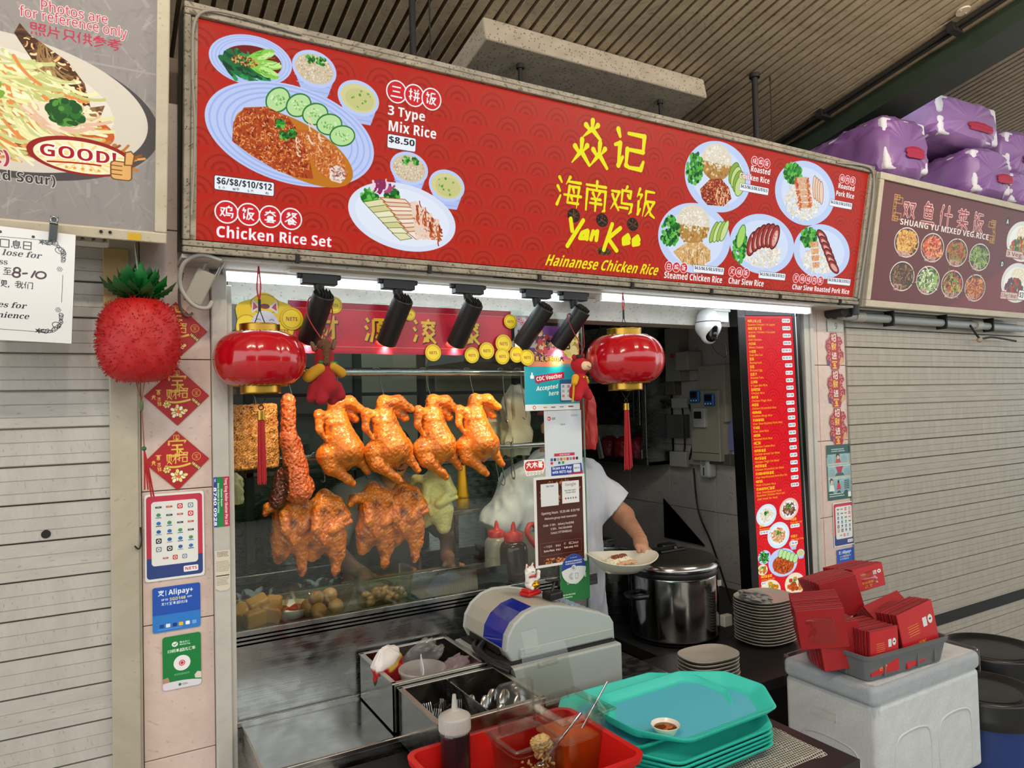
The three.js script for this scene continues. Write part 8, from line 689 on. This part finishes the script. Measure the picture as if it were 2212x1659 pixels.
// trays
{
  const out = (w, d, cx, cz, r = 0.02) => { const P = [[w / 2 - cx, d / 2], [-w / 2 + cx, d / 2], [-w / 2, d / 2 - cz], [-w / 2, -d / 2 + cz], [-w / 2 + cx, -d / 2], [w / 2 - cx, -d / 2], [w / 2, -d / 2 + cz], [w / 2, d / 2 - cz]], o = []; P.forEach((p, i) => { const a = P[(i + 7) % 8], b = P[(i + 1) % 8], u = (q) => { const L = Math.hypot(q[0] - p[0], q[1] - p[1]); return [p[0] + (q[0] - p[0]) / L * r, p[1] + (q[1] - p[1]) / L * r]; }, s = u(a), e = u(b); for (let k = 0; k <= 4; k++) { const t = k / 4; o.push([(1 - t) ** 2 * s[0] + 2 * t * (1 - t) * p[0] + t * t * e[0], (1 - t) ** 2 * s[1] + 2 * t * (1 - t) * p[1] + t * t * e[1]]); } }); return o; };
  const R = (k, y, e = 0) => out(0.515 - k, 0.365 - k, 0.085, 0.11).map(([x, z]) => [x, y + e * Math.max(0, Math.abs(x) - 0.2) * 0.2, -z]);
  const trayGeo = loft([R(0.075, 0), R(0.03, 0.006), R(0.002, 0.02, 1), R(0, 0.0225, 1), R(0.012, 0.0225, 1), R(0.05, 0.008), R(0.08, 0.004)]), tm = [0x37c4b4, 0x3bc9b9, 0x31bdac].map((c) => mat(c, 0.34));
  const names = ['bottom tray of the turquoise stack', 'second tray from below in the turquoise stack', 'third tray from below in the turquoise stack', 'fourth tray from below in the turquoise stack', 'fifth tray from below in the turquoise stack']; names.forEach((l, i) => { const t = thing('serving_tray', l, 'tray', [1.4 + grain() * 0.003, 0.685 + i * 0.0115, 0.755 + grain() * 0.003], [0, 0.03 + grain() * 0.01, 0], 'turquoise serving trays'); part('tray', trayGeo, tm[i % 3], t); });
  const bl = mat(0x4fb4cc, 0.5), top = (l, p, r) => { const t = thing('serving_tray', l, 'tray', p, r, 'turquoise serving trays'); part('tray', trayGeo, tm[1], t); part('anti_slip_face', ext(out(0.425, 0.275, 0.07, 0.09), 0.0008).rotateX(-Math.PI / 2).translate(0, 0.0042, 0), bl, t, 'blue tray bottom'); };
  top('turquoise tray shifted to the back left under the top tray', [1.36, 0.746, 0.66], [0.01, -0.02, 0.01]); top('topmost turquoise tray with a small sauce bowl on it', [1.435, 0.768, 0.742], [-0.02, 0.05, -0.012]);
  const c = thing('sauce_bowl', 'small white bowl of dark sauce on the topmost tray', 'bowl', [1.272, 0.777, 0.842]); part('bowl', lathe([[0, 0], [0.02, 0], [0.024, 0.004], [0.037, 0.026], [0.038, 0.0275], [0.0365, 0.028], [0.022, 0.006], [0, 0.005]], 40), mat(0xd9d4c6, 0.25), c); part('sauce', [cyl(0.026, 0.0295, 0.003, 0, 0.0175, 0, 32)], mat(0x6b3a14, 0.12), c); part('chilli', [ball(0.007, 0.008, 0.019, 0.006, 1.6, 0.3, 1), ball(0.005, -0.008, 0.019, 0.01, 1.4, 0.3, 1), ball(0.006, 0.012, 0.019, -0.008, 1, 0.3, 1.3)], mat(0xa85a1c, 0.4), c);
  const holes = canvasTex(128, 128, (x) => { x.fillStyle = '#a6a399'; x.fillRect(0, 0, 128, 128); for (let j = 0; j < 8; j++) for (let i = 0; i < 8; i++) rbox(x, i * 16 + (j & 1) * 8 + 3, j * 16 + 3, 10, 10, 3, '#161412'); }); holes.wrapS = holes.wrapT = THREE.RepeatWrapping; holes.repeat.set(15, 15);
  const m = new THREE.PlaneGeometry(0.56, 0.44, 40, 30).rotateX(-Math.PI / 2), p = m.attributes.position; for (let i = 0; i < p.count; i++) { const x = p.getX(i), z = p.getZ(i); p.setY(i, 0.003 + 0.006 * Math.max(0, n3(x * 9, z * 9, 2)) - Math.max(0, z - 0.19) * 0.5); } m.computeVertexNormals(); solo('mesh_mat', m, metres(mat(0xffffff, 0.8, 0, { map: holes, side: THREE.DoubleSide })), 'pale perforated anti slip mat under the turquoise trays', 'mat', null, [1.43, 0.674, 0.79]); solo('mat_hem', tube([[1.15, 0.668, 1.01], [1.4, 0.67, 1.01], [1.7, 0.668, 1.01]], 0.003, 20, 6), mat(0x9a968c, 0.8), 'thin hem along the front of the perforated mat', 'hem');
}
// foam box, grey bin, red card bundles
{
  const foam = metres(mat(0xffffff, 0.7, 0, { map: noiseTex(256, (u, v) => { const a = loop(u, v, 26, 3) * 5 + loop(u, v, 2, 8) * 5 + grain() * 5; return [186 + a, 190 + a, 190 + a].map(clamp); }) })), t = thing('foam_box', 'big white foam cool box carrying the grey bin at the right', 'box', [2.42, 0.315, 0.705]);
  part('body', new RoundedBoxGeometry(0.615, 0.345, 0.345, 4, 0.018).translate(0, 0.1725, 0), foam, t); part('lid', new RoundedBoxGeometry(0.629, 0.065, 0.352, 4, 0.022).translate(0, 0.374, 0), foam, t);
  const ridge = (w, h, x, face) => { const g = tube([[-w / 2, 0, 0], [-w / 2, h * 0.8, 0], [-w / 2 + 0.02, h, 0], [w / 2 - 0.02, h, 0], [w / 2, h * 0.8, 0], [w / 2, 0, 0]], 0.004, 60, 6); return face ? g.rotateY(-Math.PI / 2).translate(-0.3075, 0.02, x) : g.translate(x, 0.02, 0.1725); }; part('moulded_ridge', [ridge(0.2, 0.2, -0.11), ridge(0.2, 0.2, 0.14)], foam, t); part('moulded_ridge', [ridge(0.22, 0.16, 0, 1)], foam, t); part('label_recess', [box(0.004, 0.004, 0.1, -0.308, 0.275, -0.02), box(0.004, 0.004, 0.1, -0.308, 0.25, -0.02), box(0.004, 0.028, 0.004, -0.308, 0.262, 0.03)], foam, t);
  const g = new THREE.BufferGeometry(), fr = []; { const rings = []; for (let k = 0; k <= 8; k++) { const v = k / 8; rings.push(rrect(0.632 + (v > 0.5 ? 0.006 : -0.02 + v * 0.05), 0.356 + (v > 0.5 ? 0.006 : -0.02 + v * 0.05), 0.026, 14).map(([x, z], i) => [x * (1 + 0.006 * n3(i * 0.35, v * 5, 3)), 0.412 - (v > 0.5 ? (v - 0.5) * (0.15 + 0.07 * n3(i * 0.21, 2, 9)) : 0) + 0.003 * n3(i * 0.5, v * 7, 1), -z * (1 + 0.008 * n3(i * 0.35, v * 5, 8))])); } fr.push(loft(rings, false, false)); } solo('plastic_film', fr[0], clear(0xe9ecf0, 0.12, { side: THREE.DoubleSide }), 'wrinkled clear plastic film over the foam box lid', 'film', null, [2.42, 0.315, 0.705]);
  solo('green_tape', span(2.46, 2.73, 0.7225, 0.7245, 0.54, 0.72), mat(0x2f9a6b, 0.5), 'green sheet on the foam box lid behind the grey bin', 'sheet'); solo('crate', span(2.2, 2.7, 0.01, 0.312, 0.56, 0.85, 0.01), blackMatte, 'dark crate under the white foam box', 'crate');
  const b = thing('grey_bin', 'shallow grey plastic bin full of red card bundles on the foam box', 'bin', [2.335, 0.728, 0.73], [0, -0.06, 0]); part('bin', tub(0.42, 0.275, 0.082, 0.022, 0.014, 0.003, 0.007, 0.012), mat(0x5c6062, 0.5), b); part('rib', [[-0.12, 0.136], [0.05, 0.136], [0.14, 0.136]].map(([x, z]) => box(0.006, 0.066, 0.006, x, 0.036, z - 0.006, 0.001)), mat(0x5c6062, 0.5), b); part('rib', [-0.05, 0.05].map((z) => box(0.006, 0.066, 0.006, -0.202, 0.036, z, 0.001)), mat(0x5c6062, 0.5), b);
  const face = canvasTex(512, 400, (c) => { c.fillStyle = '#b0141c'; c.fillRect(0, 0, 512, 400); const y = '#d9b02c'; c.save(); c.translate(256, 200); c.rotate(Math.PI); c.translate(-256, -200); [...'海南鸡饭'].forEach((ch, i) => cjk(c, ch, 190 + i * 52, 100, 46, y, { weight: 0.13, brush: 1 })); cjk(c, '焱', 220, 30, 56, y, { weight: 0.13, brush: 1 }); cjk(c, '记', 300, 30, 56, y, { weight: 0.13, brush: 1 }); c.restore(); for (let i = 0; i < 5; i++) { c.fillStyle = '#c9902c'; c.fillRect(110 + (i & 1) * 8, 120 + i * 18, 150, 4); } rbox(c, 330, 100, 60, 70, 4, '#c9ccca'); oval(c, 440, 130, 34, 34, 0, '#d0d2d0'); oval(c, 440, 130, 18, 8, 0, '#3a3a3c'); }), fm = print(face, 0.35);
  const reds = [0x8f1018, 0x7d0e14, 0x9a1219, 0x6b1518].map((c) => mat(c, 0.4)), wrap = clear(0xf3e9ea, 0.1, { side: THREE.DoubleSide }); let nc = 0;
  const bundle = (label, pos, rot, w, h, n, fan, wrapped, printed = true) => { const t = thing('card_bundle', label, 'card bundle', pos, rot, 'bundles of folded red cards'); const gs = box(w, h, 0.0042, 0, h / 2, 0, 0.0015); for (let i = 0; i < n; i++) { const o = part('card', gs, reds[nc++ % 4], t); o.position.set(grain() * 0.002, grain() * 0.0015, -i * 0.0056); o.rotation.x = -fan * i; } if (printed) part('print', new THREE.PlaneGeometry(w - 0.004, h - 0.004).translate(0, h / 2, 0.003), fm, t); if (wrapped) part('clear_wrap', crumple(w + 0.012, h * 0.9, n * 0.0056 + 0.014, n, 0.04).translate(0, h * 0.5, -n * 0.0028), wrap, t); };
  bundle('upright bundle of red cards at the front middle of the grey bin', [2.21, 0.74, 0.85], [0, -0.1, 0], 0.135, 0.145, 22, 0.004, false); bundle('tall bundle of red cards leaning at the front right of the grey bin', [2.42, 0.745, 0.86], [-0.1, -0.04, 0.12], 0.2, 0.18, 12, 0.006, false); bundle('wrapped bundle of red cards tilted at the left corner of the grey bin', [2.06, 0.82, 0.74], [0.3, -0.75, 0.35], 0.15, 0.14, 20, 0.008, true, false); bundle('fanned bundle of red cards in the middle of the grey bin', [2.12, 0.75, 0.77], [-0.05, -0.5, 0.1], 0.14, 0.15, 20, 0.02, false, false); bundle('wrapped bundle of red cards lying on top at the back', [2.47, 0.93, 0.64], [-0.12, -0.05, 0.04], 0.17, 0.085, 22, 0.004, true); bundle('wrapped bundle of red cards lying across the middle right', [2.43, 0.85, 0.78], [-0.8, -0.1, 0.08], 0.2, 0.1, 16, 0.006, true, false); bundle('fanned bundle of red cards upright at the back left', [2.3, 0.86, 0.66], [0, -0.5, 0.25], 0.14, 0.14, 20, 0.03, false, false);
}
for (const [x, z, h, r, l] of [[2.98, 0.76, 0.5, 0.19, 'nearer blue barrel with black lid behind the foam box'], [3.42, 0.58, 0.52, 0.2, 'farther blue barrel with black lid beside the right shutter']]) { const t = thing('barrel', l, 'barrel', [x, 0, z]); part('body', lathe([[0, 0], [r * 0.86, 0], [r * 0.9, 0.03], [r * 0.94, h * 0.5], [r * 0.92, h - 0.09], [r * 0.9, h - 0.07]], 48), mat(0x0f2f6b, 0.4), t); part('lid', lathe([[r * 0.96, h - 0.1], [r * 1.02, h - 0.095], [r * 1.02, h - 0.06], [r * 0.99, h - 0.05], [r * 0.99, h - 0.012], [r * 0.97, h], [r * 0.9, h], [r * 0.86, h - 0.014], [r * 0.7, h - 0.02], [r * 0.66, h - 0.012], [r * 0.2, h - 0.014], [0, h - 0.014]], 56), mat(0x131416, 0.35), t); }
// ---------- hand over ----------
scene.traverse((o) => { if (o.isLight) { o.castShadow = !o.isRectAreaLight; } });
renderer.render(scene, camera);
